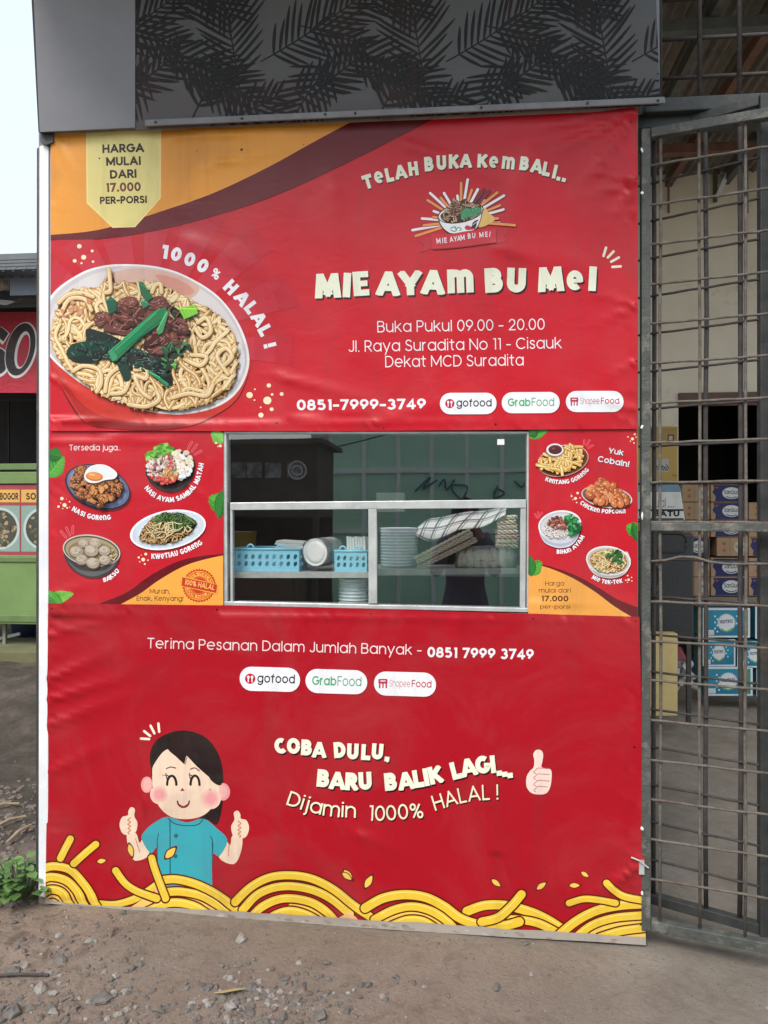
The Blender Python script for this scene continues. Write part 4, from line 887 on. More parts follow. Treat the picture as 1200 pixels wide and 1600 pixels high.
def right_panel():
    rng = random.Random(31)
    a = banner([(826, 666), (994, 666), (996, 967), (825, 963)], .008)
    a.bin('banner'); a.fan([(780, 640), (1040, 640), (1040, 1000), (780, 1000)], (198, 28, 44)); a.vw(810, 660, .2)
    a.poly(catmull([(60, 1085), (180, 1108), (330, 1150), (480, 1210), (640, 1300), (780, 1385), (950, 1450)], 8)+[(950, 1560), (60, 1560)], MAR)
    a.poly(catmull([(60, 1110), (170, 1118), (300, 1160), (440, 1225), (600, 1325), (740, 1430), (880, 1515), (960, 1540)], 8)+[(900, 1560), (60, 1560)], (240, 166, 76))
    leaf_art(a, (225, 65), (85, 120), 70, LEAF1); leaf_art(a, (70, 100), (150, 70), 80, LEAF3, LEAF1); leaf_art(a, (180, 1085), (70, 1180), 120, LEAF1); leaf_art(a, (90, 1040), (100, 1200), 80, LEAF3, LEAF1); leaf_art(a, (840, 810), (930, 850), 110, LEAF1); leaf_art(a, (890, 780), (930, 930), 70, LEAF3, LEAF1)
    a.bin('lettering')
    dots(a, [(888, 130, 12), (906, 94, 8), (854, 114, 6), (872, 148, 5), (900, 162, 6), (918, 116, 6), (460, 552, 10), (443, 594, 12), (413, 576, 7), (478, 590, 5), (424, 604, 4), (452, 626, 6), (410, 560, 3), (850, 1196, 6), (858, 1228, 10), (882, 1210, 5), (836, 1232, 6), (884, 1238, 5), (850, 1248, 4)])
    sparks(a, [((512, 142), (508, 172)), ((552, 142), (530, 180)), ((578, 180), (545, 200))], 7); sparks(a, [((128, 715), (144, 745)), ((152, 700), (158, 742)), ((182, 705), (166, 730))], 6)
    fs = (2, 4, (110, 14, 26))
    a.arctext('KenTANG GORenG', [(204, 456), (290, 482), (400, 476), (480, 440), (552, 376)], 34, .25, WHT, FAT, fs, .05)
    a.arctext('CHICKen POPCORn', [(474, 636), (560, 688), (680, 712), (835, 710)], 34, .25, WHT, FAT, fs, .05)
    a.arctext('BIHUn AYAM', [(296, 1026), (380, 1020), (460, 970), (516, 892)], 34, .25, WHT, FAT, fs, .05)
    a.arctext('MIe TeK-TeK', [(566, 1218), (640, 1252), (720, 1264), (812, 1252)], 34, .25, WHT, FAT, fs, .05)
    dk = (4, 5, (40, 24, 60))
    a.text('Yuk', 697, 818, 240, 262, 42, .125, WHT, GEO, dk); a.text('Cobain!', 612, 866, 306, 352, 46, .125, WHT, GEO, dk)
    br = (70, 40, 24)
    a.text('Harga', 205, 356, 1274, 1274, 36, .075, br, GEO); a.text('mulai dari', 155, 410, 1328, 1328, 36, .075, br, GEO); a.text('17.000', 173, 390, 1396, 1396, 44, .13, (60, 30, 20), GEO)
    a.text('per-porsi', 166, 402, 1452, 1452, 30, .075, br, GEO)
    # fries
    a.bin('fries_picture')
    a.fan(ell(352, 312, 200, 118, -13), (120, 14, 26)); a.fan(ell(346, 300, 202, 120, -13), (214, 176, 150)); a.fan(ell(346, 301, 196, 114, -13), (110, 60, 40)); a.fan(ell(344, 300, 180, 98, -13), (84, 42, 30))
    rg = catmull([(165, 320), (210, 270), (330, 230), (380, 180), (440, 175), (500, 230), (495, 300), (400, 370), (280, 380), (200, 370)], 4, True); st = [rand_in(rg, rng) for _ in range(95)]; st.sort(key=lambda p: p[1])
    for x, y in st:
        t = rng.choice([rng.uniform(-.3, .5), rng.uniform(1.0, 2.2)]); l = rng.uniform(40, 90); p = catmull([(x-l/2*math.cos(t), y-l/2*math.sin(t)), (x, y+rng.uniform(-8, 8)), (x+l/2*math.cos(t), y+l/2*math.sin(t))], 3)
        a.line(p, 25, (140, 84, 36), 'b'); a.line(p, 20, rng.choice([(232, 190, 104), (242, 206, 128), (220, 172, 86)]), 'b'); a.line([(u-2, v-5) for u, v in p], 6, (248, 222, 160), 'b')
    a.ell(282, 220, 68, 50, (150, 120, 110)); a.ell(281, 216, 67, 48, (236, 230, 236)); a.ell(283, 215, 54, 37, (120, 84, 80)); a.ell(284, 219, 50, 32, (84, 40, 40)); a.ell(270, 206, 14, 5, (140, 90, 86), -15)
    # popcorn chicken
    a.bin('popcorn_chicken_picture')
    a.fan(ell(692, 592, 196, 82, 9), (120, 14, 26)); a.fan(ell(688, 582, 200, 86, 9), (226, 216, 214)); a.fan(ell(686, 580, 192, 78, 9), (110, 94, 90)); a.fan(ell(690, 576, 170, 64, 9), (140, 122, 116))
    crumbs(a, catmull([(530, 560), (570, 490), (650, 460), (720, 480), (790, 520), (850, 590), (830, 630), (720, 650), (600, 620)], 4, True), 75, (20, 36), rng, [(190, 100, 54), (206, 122, 74), (170, 84, 46), (218, 142, 92)], (.65, .95), (100, 40, 24), (232, 168, 120))
    # rice noodle bowl
    a.bin('rice_noodle_picture')
    body = catmull([(155, 800), (165, 870), (205, 940), (280, 975), (340, 980), (410, 960), (460, 900), (485, 820), (487, 770)], 6)
    a.poly([(x+5, y+8) for x, y in body]+[(470, 740), (170, 760)], (120, 14, 26)); a.poly(body+[(470, 740), (170, 760)], (206, 208, 218)); a.poly(catmull([(175, 880), (240, 930), (330, 945), (420, 920), (470, 850), (440, 920), (360, 965), (280, 962), (210, 930)], 4, True), (176, 180, 196))
    a.fan(ell(320, 800, 168, 112, -8), (240, 240, 244)); a.fan(ell(320, 802, 158, 103, -8), (196, 196, 202)); a.fan(ell(322, 808, 146, 94, -8), (214, 212, 214))
    noodle_mass(a, catmull([(190, 840), (230, 760), (300, 740), (360, 780), (390, 880), (320, 905), (240, 900)], 4, True), 60, 6, rng, [(238, 230, 226), (228, 218, 212), (244, 240, 238)], (176, 156, 150), (250, 248, 248), (4, 9), 13, .4, True, 1.5)
    crumbs(a, catmull([(360, 740), (420, 720), (470, 770), (465, 840), (400, 880), (380, 800)], 4, True), 60, (10, 22), rng, [(36, 120, 62), (54, 150, 80), (26, 90, 48), (84, 170, 104)], (.3, .7), (16, 56, 32))
    crumbs(a, catmull([(225, 790), (270, 740), (340, 750), (375, 800), (360, 840), (300, 830)], 4, True), 55, (8, 16), rng, [(140, 76, 60), (170, 104, 84), (116, 56, 46), (196, 136, 116)], (.4, .8), (70, 30, 26))
    # noodle soup bowl
    a.bin('noodle_soup_picture')
    body = catmull([(528, 1060), (545, 1130), (600, 1190), (680, 1214), (760, 1212), (830, 1180), (868, 1120), (875, 1070)], 6)
    a.poly([(x+5, y+8) for x, y in body]+[(850, 1010), (550, 1010)], (120, 14, 26)); a.poly(body+[(850, 1010), (550, 1010)], (212, 206, 204)); a.poly(catmull([(550, 1120), (620, 1180), (700, 1196), (790, 1184), (850, 1140), (800, 1195), (700, 1212), (610, 1190)], 4, True), (176, 170, 170))
    a.fan(ell(700, 1078, 176, 112, 8), (238, 234, 232)); a.fan(ell(700, 1080, 166, 103, 8), (196, 188, 180)); a.fan(ell(700, 1084, 148, 88, 8), (176, 132, 76))
    rg = catmull([(560, 1060), (620, 1005), (720, 990), (810, 1020), (842, 1090), (800, 1150), (700, 1172), (610, 1150)], 4, True)
    noodle_mass(a, rg, 85, 7, rng, [(232, 206, 140), (240, 222, 164), (214, 182, 112)], (140, 100, 50), (250, 238, 196), (4, 9), 14, .4, True, 1.5)
    crumbs(a, rg, 40, (5, 11), rng, [(216, 120, 70), (120, 150, 70), (240, 230, 200), (200, 90, 60)], (.4, .9))
    crumbs(a, catmull([(680, 1040), (740, 1010), (790, 1000), (810, 1060), (790, 1100), (740, 1070)], 4, True), 22, (10, 24), rng, [(44, 104, 48), (70, 136, 64), (30, 78, 38)], (.3, .6), (20, 50, 26))
    a.vw().bin('lettering')
    for x, y in ((832, 966), (992, 968), (987, 675)): a.ell(x, y-3, 1.4, 1.4, (40, 20, 20), n=8)
    ob = a.build(VINYL)
    tag(ob['banner'], 'narrow red banner right of the window showing fries, popcorn chicken and two bowls', 'banner', 'printed banners on the food stall')
right_panel()

def lower_banner():
    rng = random.Random(41)
    a = banner([(78, 942), (348, 945), (600, 951), (830, 958), (998, 963), (1003, 1200), (1008, 1482), (780, 1464), (540, 1448), (300, 1430), (74, 1416), (76, 1180)], .013)
    a.bin('banner'); a.fan([(40, 900), (1040, 900), (1040, 1500), (40, 1500)], (174, 17, 34))
    # vents of old damp showing through
    a.bin('lettering')
    a.vw(180, 960, .6)
    a.text('Terima Pesanan Dalam Jumlah Banyak -', 86, 800, 86, 104, 27, .07, (244, 228, 228), GEO); a.text('0851 7999 3749', 812, 1090, 109, 116, 27, .14, WHT, GEO)
    sh = (3, 4.5, (40, 12, 20)); F5 = (244, 244, 222)
    a.letters([('C', 432, 340, -10), ('O', 466, 340, -4), ('B', 500, 344, 3), ('A', 533, 350, 2), ('D', 586, 350, -4), ('U', 620, 354, 2), ('L', 654, 356, 3), ('U', 684, 354, 4), (',', 710, 360, 6)], 41, .29, F5, FAT, sh, sx=.93)
    a.letters([('B', 543, 424, 5), ('A', 580, 430, 3), ('R', 617, 432, 3), ('U', 652, 430, -3), ('B', 718, 432, -5), ('A', 758, 430, -8), ('L', 790, 424, -9), ('I', 810, 420, -10), ('K', 834, 414, -12), ('L', 888, 402, -14), ('A', 920, 394, -12), ('G', 956, 387, -9), ('I', 983, 386, -6), ('.', 998, 394, -6), ('.', 1012, 397, -6), ('.', 1026, 400, -6)], 46, .29, F5, FAT, sh, sx=.95)
    sh2 = (2.5, 4, (50, 14, 22)); c5 = (244, 240, 206)
    a.arctext('Dijamin', [(444, 492), (500, 510), (560, 522), (630, 526)], 38, .085, c5, GEO, sh2)
    a.arctext('1000%', [(658, 533), (700, 534), (750, 530), (806, 526)], 40, .085, c5, GEO, sh2)
    a.arctext('HALAL !', [(832, 508), (900, 488), (950, 480), (1000, 478)], 40, .085, c5, GEO, sh2)
    a.vw()
    pill_badges(a, [(376, 1040, 470, 1077.5, .03), (478.5, 1043.5, 574.5, 1081, .03), (585, 1047.5, 681.5, 1085, .025)])
    # ---- smiling girl with two thumbs up
    a.bin('girl_drawing'); a.vw(60, 1100, .41667)
    SK = (244, 216, 190); SKL = (206, 130, 96); HR = (38, 28, 28); TE = (56, 170, 182); TD = (24, 92, 108); BL = (238, 150, 160)
    for p, q in (((390, 126), (420, 128)), ((402, 98), (424, 116)), ((426, 78), (440, 106)), ((455, 70), (458, 100))): a.line([p, q], 9, (246, 240, 214))
    a.poly(catmull([(610, 420), (690, 330), (690, 400), (672, 448), (640, 430)], 5, True), HR)
    a.poly(catmull([(428, 240), (424, 180), (450, 130), (510, 100), (570, 97), (630, 120), (670, 165), (692, 220), (698, 290), (690, 330), (640, 330), (450, 280)], 6, True), HR)
    # arms
    for arm in ([(338, 480), (345, 540), (368, 582), (420, 560), (400, 500), (384, 515), (372, 480)], [(766, 492), (762, 550), (735, 596), (680, 570), (700, 505), (722, 525), (730, 490)]): a.poly(catmull(arm, 4, True), SK)
    a.line([(370, 500), (385, 550)], 3, SKL); a.line([(718, 520), (715, 565)], 3, SKL)
    face = catmull([(432, 260), (440, 220), (490, 165), (560, 190), (640, 250), (680, 295), (672, 350), (640, 400), (590, 424), (520, 424), (470, 395), (440, 340)], 6, True)
    for k, ear in enumerate(((412, 298, 22, 30), (696, 325, 26, 33))): a.ell(*ear, (238, 160, 160)); a.ell(ear[0]+(2 if k == 0 else -2), ear[1]-2, ear[2]*.7, ear[3]*.75, (240, 180, 172))
    a.poly(face, SK)
    for x, y, r in ((458, 335, 34), (650, 350, 38)):
        for k, cc in ((1, (243, 206, 184)), (.85, (242, 192, 178)), (.68, (240, 176, 170)), (.48, (238, 160, 162))): a.ell(x, y, r*k, r*k*1.05, cc)
    a.poly(catmull([(640, 250), (690, 290), (678, 300), (650, 280)], 4, True), HR)
    a.poly([(430, 250), (428, 200), (470, 150), (490, 163), (505, 178), (552, 222), (560, 188), (600, 230), (650, 275), (690, 292), (676, 205), (640, 150), (560, 112), (490, 122), (440, 180)], HR)
    for p in ([(470, 262), (486, 264)], [(555, 222), (562, 194)]): a.line(p, 2, HR)
    for x in (505, 592): a.line(arc(x, 298, 17, 34, 0, -180, 12), 9, HR); a.line([(x-18, 275), (x-22, 256)], 4, HR); a.line([(x-8, 268), (x-16, 262)], 4, HR)
    a.line(catmull([(485, 238), (502, 231), (520, 236)], 4), 4, (90, 50, 44)); a.line(catmull([(575, 240), (592, 235), (608, 246)], 4), 4, (90, 50, 44))
    a.poly([(536, 322), (544, 309), (553, 321)], (150, 60, 56)); a.line(arc(548, 358, 22, 25, 175, 5, 12), 6, (110, 30, 40))
    a.poly(catmull([(532, 370), (548, 378), (564, 370), (556, 382), (540, 382)], 4, True), (150, 44, 54))
    # shirt
    a.poly(catmull([(490, 418), (440, 440), (405, 470), (392, 500), (425, 555), (450, 535), (450, 640), (440, 720), (650, 720), (656, 680), (655, 560), (682, 566), (712, 505), (670, 460), (622, 424), (560, 440)], 3, True), TE)
    a.line(catmull([(492, 424), (520, 446), (570, 452), (605, 446), (622, 426)], 5), 4, TD); a.line([(498, 430), (498, 640)], 4, TD); a.line([(450, 500), (450, 600)], 3, TD); a.line([(655, 500), (656, 600)], 3, TD); a.line(catmull([(455, 480), (450, 510), (452, 535)], 4), 3, TD); a.line(catmull([(650, 490), (658, 520), (656, 560)], 4), 3, TD)
    a.ell(520, 490, 8, 8, (28, 108, 124)); a.ell(518, 566, 8, 8, (28, 108, 124))
    # thumbs up
    for cx_, s in ((343, 1), (760, -1)):
        dy = 0 if s == 1 else 14
        hand = [(cx_-32*s, 440+dy), (cx_-22*s, 418+dy), (cx_-2*s, 412+dy), (cx_+0*s, 396+dy), (cx_+10*s, 382+dy), (cx_+24*s, 390+dy), (cx_+22*s, 416+dy), (cx_+34*s, 440+dy), (cx_+28*s, 474+dy), (cx_+8*s, 486+dy), (cx_-18*s, 482+dy), (cx_-30*s, 462+dy)]
        a.poly(catmull(hand, 4, True), SK)
        a.line(catmull([(cx_+8*s, 422+dy), (cx_-2*s, 430+dy), (cx_+8*s, 438+dy), (cx_-2*s, 446+dy), (cx_+8*s, 453+dy), (cx_-1*s, 461+dy), (cx_+8*s, 468+dy), (cx_-1*s, 476+dy), (cx_+2*s, 482+dy)], 4), 4, SKL)
    # ---- thumb drawing
    a.bin('thumb_drawing'); a.vw(540, 1100, .41667); SK2 = (246, 220, 208)
    hand = catmull([(703, 232), (706, 205), (702, 184), (712, 168), (730, 168), (739, 184), (736, 212), (734, 232), (766, 240), (771, 268), (764, 310), (745, 332), (700, 330), (678, 306), (677, 270), (688, 248)], 5, True)
    a.poly([((x-722)*1.035+722, (y-250)*1.02+250) for x, y in hand], (150, 60, 56)); a.poly(hand, SK2)
    for y, w in ((236, 44), (258, 48), (282, 48), (304, 40)): a.line(catmull([(714+w, y+2), (722, y-1), (712, y+6), (704, y+14), (712, y+20)], 4), 3, (206, 130, 116))
    # ---- noodle waves along the bottom
    a.bin('noodle_drawing'); YL = (240, 200, 62); BR = (92, 24, 14); HI = (250, 226, 130)
    def band(pts, w, hi=True):
        c = catmull(pts, 7); a.line(c, w+11, BR); a.line(c, w, YL)
        if hi: a.line([(x, y-w*.26) for x, y in c[3:-3]], w*.12, HI)
    def fill(pts, col=YL): a.poly(pts, col)
    def drop(x, y, x2, y2, w):
        n = catmull([(x, y), ((x+x2)/2-(y2-y)/2*w, (y+y2)/2+(x2-x)/2*w), (x2+(x2-x)*.1, y2+(y2-y)*.1), ((x+x2)/2+(y2-y)/2*w, (y+y2)/2-(x2-x)/2*w)], 5, True); mx, my = (x+x2)/2, (y+y2)/2
        a.poly([((u-mx)*1.35+mx, (v-my)*1.35+my) for u, v in n], BR); a.poly(n, (246, 204, 96))
    a.vw(60, 1100, .41667); WD = 30
    fill([(30, 800), (40, 640), (120, 650), (200, 760), (200, 800)], (240, 196, 100)); 
    band([(240, 740), (300, 742), (370, 722), (430, 685), (470, 655)], 26); fill([(330, 770), (430, 700), (560, 690), (700, 780)], (244, 200, 110)); fill([(430, 690), (480, 670), (520, 720), (480, 730)], (240, 180, 120))
    band([(30, 760), (60, 735), (92, 760)], 22); band([(10, 715), (50, 690), (95, 700), (125, 745), (135, 770)], WD); band([(10, 660), (50, 642), (110, 655), (155, 700), (190, 770)], WD); band([(10, 618), (60, 602), (125, 615), (175, 665), (205, 710), (238, 775)], WD)
    band([(90, 572), (106, 540), (127, 500)], 26); band([(140, 592), (180, 555), (222, 520)], 26)
    band([(415, 770), (470, 745), (530, 738), (600, 755), (650, 790)], WD); band([(480, 700), (540, 698), (620, 715), (690, 755), (730, 800)], WD); band([(468, 655), (520, 652), (590, 668), (660, 700), (725, 745), (770, 790)], WD)
    band([(296, 618), (330, 664), (375, 695), (450, 722)], 26); band([(430, 572), (440, 610), (460, 665), (482, 722)], 26)
    fill([(850, 830), (950, 740), (1080, 760), (1180, 830)], (244, 200, 90))
    band([(850, 810), (900, 780), (950, 770), (1010, 785), (1060, 815)], WD); band([(795, 800), (840, 755), (900, 728), (960, 724), (1030, 740), (1085, 775), (1120, 815)], WD); band([(770, 765), (820, 712), (880, 685), (950, 678), (1030, 692), (1100, 725), (1170, 780)], WD); band([(742, 735), (800, 680), (870, 645), (950, 637), (1030, 650), (1110, 690), (1180, 745), (1260, 800)], WD)
    fill([(1120, 800), (1170, 770), (1200, 800), (1160, 830)], (242, 190, 130))
    for d in ((1148, 618, 1176, 650, .5), (228, 585, 256, 580, .6), (346, 520, 356, 562, .45), (482, 572, 514, 538, .55), (1000, 630, 1001, 632, .1)): drop(*d)
    a.vw(540, 1100, .41667)
    band([(455, 770), (520, 748), (600, 748), (690, 772), (760, 805), (820, 845)], WD+4); band([(560, 800), (640, 800), (720, 815), (790, 850)], WD)
    fill([(130, 810), (260, 740), (400, 800), (430, 850), (130, 850)], (244, 200, 90))
    band([(170, 825), (230, 802), (290, 806), (340, 835)], WD); band([(110, 800), (180, 765), (250, 752), (320, 768), (380, 805), (420, 850)], WD); band([(75, 758), (140, 722), (220, 708), (300, 718), (370, 752), (430, 795), (500, 818), (580, 824), (650, 808)], WD+4)
    band([(510, 808), (570, 792), (620, 750), (658, 706)], WD+2)
    drop(688, 0, 688, 1, .1) if False else None
    fill([(880, 870), (1000, 790), (1130, 780), (1130, 900)], (244, 204, 90))
    band([(950, 870), (1030, 845), (1130, 832)], WD); band([(850, 880), (920, 825), (1010, 795), (1130, 785)], WD); band([(790, 868), (860, 810), (940, 768), (1030, 748), (1130, 742)], WD+4)
    band([(836, 740), (890, 724), (950, 728), (1010, 740)], 24); band([(976, 664), (1005, 692), (1045, 716), (1130, 732)], 26)
    for d in ((75, 682, 98, 642, .5), (-10, 628, 20, 650, .5), (548, 652, 576, 674, .5), (716, 688, 746, 666, .5), (838, 674, 872, 674, .5), (882, 624, 906, 640, .5)): drop(*d)
    # ---- hem of bare sheet along the ground
    a.bin('hem'); a.vw()
    e = [(74, 1401), (120, 1408), (200, 1413), (300, 1417), (420, 1424), (540, 1432), (700, 1441), (860, 1452), (1010, 1462)]
    top = [(x, y+rng.uniform(-1, 1)) for x, y in catmull(e, 6)]
    a.poly(top+[(1012, 1490), (60, 1430)], (176, 166, 156))
    for k in range(60):
        t = rng.random(); x = 80+t*920; y = 1410+t*60; a.blob(x, y+rng.uniform(-3, 4), rng.uniform(2, 7), rng.choice([(160, 146, 134), (150, 136, 124), (196, 188, 180), (178, 164, 150)]), rng, rng.uniform(0, 20), .35, .4)
    a.bin('lettering')
    for x, y, r in ((990, 1166, 1.8), (84, 950, 1.6), (341, 952, 1.8), (832, 966, 1.6), (992, 970, 1.6), (330, 1232, 1.0), (1000, 1442, 1.6), (690, 1420, 1.2), (580, 959, 1.4)): a.ell(x, y, r, r, (40, 18, 20), n=9)
    ob = a.build(VINYL)
    tag(ob['banner'], 'wide red vinyl banner under the serving window with smiling girl and yellow noodle waves', 'banner', 'printed banners on the food stall')
lower_banner()
# ------------------------------------------------------------------ ground
def sstep(a, b, x):
    t = np.clip((x-a)/(b-a), 0, 1); return t*t*(3-2*t)
def gz(x, y):
    x = np.asarray(x, float); y = np.asarray(y, float)
    z = -.022*(np.clip(x, -2.8, 3)+1.55)
    z = z+.33*sstep(.9, 2.6, y)*(1-sstep(-1.6, -1.3, x))
    return z
def gzn(x, y):
    rough = 1-sstep(.0, .9, np.asarray(x, float))*.85
    x = np.asarray(x, float); y = np.asarray(y, float)
    n = .007*np.sin(3.7*x+1.1*y)*np.sin(2.9*y-1.7*x)+.0035*np.sin(11*x+5*y+1)*np.sin(9*y-7*x)+.0018*np.sin(31*x-13*y)*np.sin(27*y+19*x)
    left = (1-sstep(-1.6, -.9, x))*(.010*np.sin(17*x+3*y)*np.sin(13*y+2)+.006*np.sin(37*x)*np.sin(41*y+11*x))
    return gz(x, y)+(n+left)*rough*np.where(y > -.12, np.clip((np.abs(y+.12))*6, .12, 1), 1)-.004
def axis_pts(a, b, step, far):
    p = list(np.arange(a, b+1e-6, step)); d = step; x = b
    while x < far: d *= 1.35; x += d; p.append(x)
    d = step; x = a
    while x > -far: d *= 1.35; x -= d; p.insert(0, x)
    return np.array(p)
def ground():
    xs = axis_pts(-3.2, 3.6, .03, 900); ys = axis_pts(-2.9, 4.4, .03, 900)
    X, Y = np.meshgrid(xs, ys); Z = gzn(X, Y); fade = np.clip((np.maximum(np.abs(X), np.abs(Y))-8)/20, 0, 1); Z = Z*(1-fade)-.1*fade
    nx = len(xs); v = np.stack([X, Y, Z], -1).reshape(-1, 3)
    idx = np.arange(len(v)).reshape(len(ys), nx); f = np.stack([idx[:-1, :-1], idx[:-1, 1:], idx[1:, 1:], idx[1:, :-1]], -1).reshape(-1, 4)
    me = bpy.data.meshes.new('ground'); me.from_pydata(v.tolist(), [], f.tolist()); me.polygons.foreach_set('use_smooth', [True]*len(f))
    o = bpy.data.objects.new('ground', me); COL.objects.link(o); o['kind'] = 'structure'
    m = bpy.data.materials.new('dirt_ground'); m.use_nodes = True; n = m.node_tree.nodes; l = m.node_tree.links; b = n['Principled BSDF']; b.inputs['Roughness'].default_value = .93; b.inputs['Specular IOR Level'].default_value = .25
    tc = n.new('ShaderNodeTexCoord'); sep = n.new('ShaderNodeSeparateXYZ'); l.new(tc.outputs['Object'], sep.inputs[0])
    def noise(sc, det=8, ro=.65, dist=0):
        q = n.new('ShaderNodeTexNoise'); q.inputs['Scale'].default_value = sc; q.inputs['Detail'].default_value = det; q.inputs['Roughness'].default_value = ro; q.inputs['Distortion'].default_value = dist; l.new(tc.outputs['Object'], q.inputs['Vector']); return q.outputs['Fac']
    def ramp(f, stops):
        q = n.new('ShaderNodeValToRGB'); e = q.color_ramp.elements
        e[0].position, e[0].color = stops[0][0], (*stops[0][1], 1); e[1].position, e[1].color = stops[-1][0], (*stops[-1][1], 1)
        for p, c in stops[1:-1]: k = e.new(p); k.color = (*c, 1)
        l.new(f, q.inputs[0]); return q.outputs[0]
    def mix(f, a, c):
        q = n.new('ShaderNodeMix'); q.data_type = 'RGBA'
        if isinstance(f, float): q.inputs[0].default_value = f
        else: l.new(f, q.inputs[0])
        for s_, v_ in ((6, a), (7, c)):
            if isinstance(v_, tuple): q.inputs[s_].default_value = (*v_, 1)
            else: l.new(v_, q.inputs[s_])
        return q.outputs[2]
    def mrange(f, a, b_, c=0., d=1.):
        q = n.new('ShaderNodeMapRange'); q.inputs[1].default_value = a; q.inputs[2].default_value = b_; q.inputs[3].default_value = c; q.inputs[4].default_value = d; l.new(f, q.inputs[0]); return q.outputs[0]
    def math_(op, a, c):
        q = n.new('ShaderNodeMath'); q.operation = op
        for i, v_ in enumerate((a, c)):
            if isinstance(v_, (int, float)): q.inputs[i].default_value = v_
            else: l.new(v_, q.inputs[i])
        return q.outputs[0]
    dirt = ramp(noise(1.7, 12, .7), [(.3, (.20, .142, .103)), (.5, (.31, .235, .18)), (.68, (.40, .32, .255))])
    dirt = mix(mrange(noise(7, 10, .7, .5), .5, .72), dirt, (.26, .20, .15)); dirt = mix(mrange(noise(2.6, 6, .6), .56, .74, 0, .75), dirt, (.205, .115, .09))
    fine = noise(70, 6, .75); dirt = mix(mrange(noise(13, 8, .7, .8), .5, .36, 0, .7), dirt, (.105, .075, .055)); dirt = mix(mrange(fine, .55, .75, 0, .6), dirt, (.28, .235, .19)); dirt = mix(mrange(fine, .45, .28, 0, .7), dirt, (.075, .055, .042))
    conc = ramp(noise(2.4, 12, .72), [(.3, (.19, .158, .125)), (.5, (.27, .228, .185)), (.72, (.36, .31, .26))]); conc = mix(mrange(noise(45, 6, .7), .55, .75, 0, .5), conc, (.12, .108, .09)); conc = mix(mrange(noise(5, 8, .7, 1.5), .55, .7, 0, .6), conc, (.17, .14, .11))
    edge = math_('ADD', sep.outputs[0], math_('MULTIPLY', math_('SUBTRACT', noise(1.5, 8, .6), .5), 1.3))
    edge2 = math_('ADD', edge, math_('MULTIPLY', sep.outputs[1], .25))
    fac = mrange(edge2, .05, .6)
    # pale worn concrete apron close to the stall
    ap = math_('MULTIPLY', mrange(math_('ADD', sep.outputs[1], math_('MULTIPLY', math_('SUBTRACT', noise(2.2, 8, .6), .5), .8)), -.75, -.35), mrange(sep.outputs[0], -1.5, -1.1)); ap = math_('MULTIPLY', ap, .55)
    dirt = mix(ap, dirt, mix(.5, conc, (.26, .215, .175)))
    soil = ramp(noise(4.5, 12, .72), [(.32, (.045, .036, .028)), (.5, (.085, .068, .054)), (.7, (.15, .122, .098))])
    bank = math_('MULTIPLY', mrange(math_('ADD', sep.outputs[0], math_('MULTIPLY', math_('SUBTRACT', noise(2.5, 6, .6), .5), .4)), -1.5, -1.72), mrange(math_('ADD', sep.outputs[1], math_('MULTIPLY', math_('SUBTRACT', noise(3, 6, .6), .5), .9)), .05, .5))
    l.new(mix(bank, mix(fac, dirt, conc), soil), b.inputs['Base Color'])
    bp = n.new('ShaderNodeBump'); bp.inputs['Strength'].default_value = .9; bp.inputs['Distance'].default_value = .012
    hh = math_('ADD', math_('MULTIPLY', noise(46, 12, .8), 1.5), math_('MULTIPLY', noise(9, 6, .6), 1.4)); l.new(hh, bp.inputs['Height']); l.new(bp.outputs[0], b.inputs['Normal'])
    me.materials.append(m)
ground()

def on_ground(px, py):
    d = ray(px, py); t = 1.0
    p = CAMP
    for _ in range(7):
        t = (float(gzn(p.x, p.y)) - CAMP.z)/d.z; p = CAMP+d*t
    return p
STONE_M = [mat('grey_stone', (.165, .15, .13), (.10, .09, .08), .9, 30, .5, 90), mat('brown_stone', (.19, .15, .12), (.12, .09, .07), .92, 30, .5, 90), mat('pale_stone', (.30, .28, .25), (.2, .18, .16), .9, 30, .5, 90)]
def stone_geo(mb, p, r, rng):
    n1 = 6; rings = [(-.75, .55), (-.2, 1.0), (.35, .9), (.8, .45)]; vs = []; sx, sy, sz = rng.uniform(.7, 1.3), rng.uniform(.7, 1.3), rng.uniform(.45, .85); ro = rng.uniform(0, 6.3); tl = rng.uniform(-.3, .3)
    for h, rr in rings:
        for k in range(n1):
            t = 2*math.pi*(k+rng.uniform(-.3, .3))/n1; q = rr*rng.uniform(.75, 1.15)
            x, y, z = q*math.cos(t)*sx, q*math.sin(t)*sy, (h+rng.uniform(-.15, .15))*sz+tl*q*math.cos(t)
            vs.append((p[0]+r*(x*math.cos(ro)-y*math.sin(ro)), p[1]+r*(x*math.sin(ro)+y*math.cos(ro)), p[2]+r*z))
    fs = [tuple(range(n1))[::-1], tuple(range(3*n1, 4*n1))]
    for i in range(3):
        for k in range(n1): fs.append((i*n1+k, i*n1+(k+1) % n1, (i+1)*n1+(k+1) % n1, (i+1)*n1+k))
    mb.add(vs, fs)
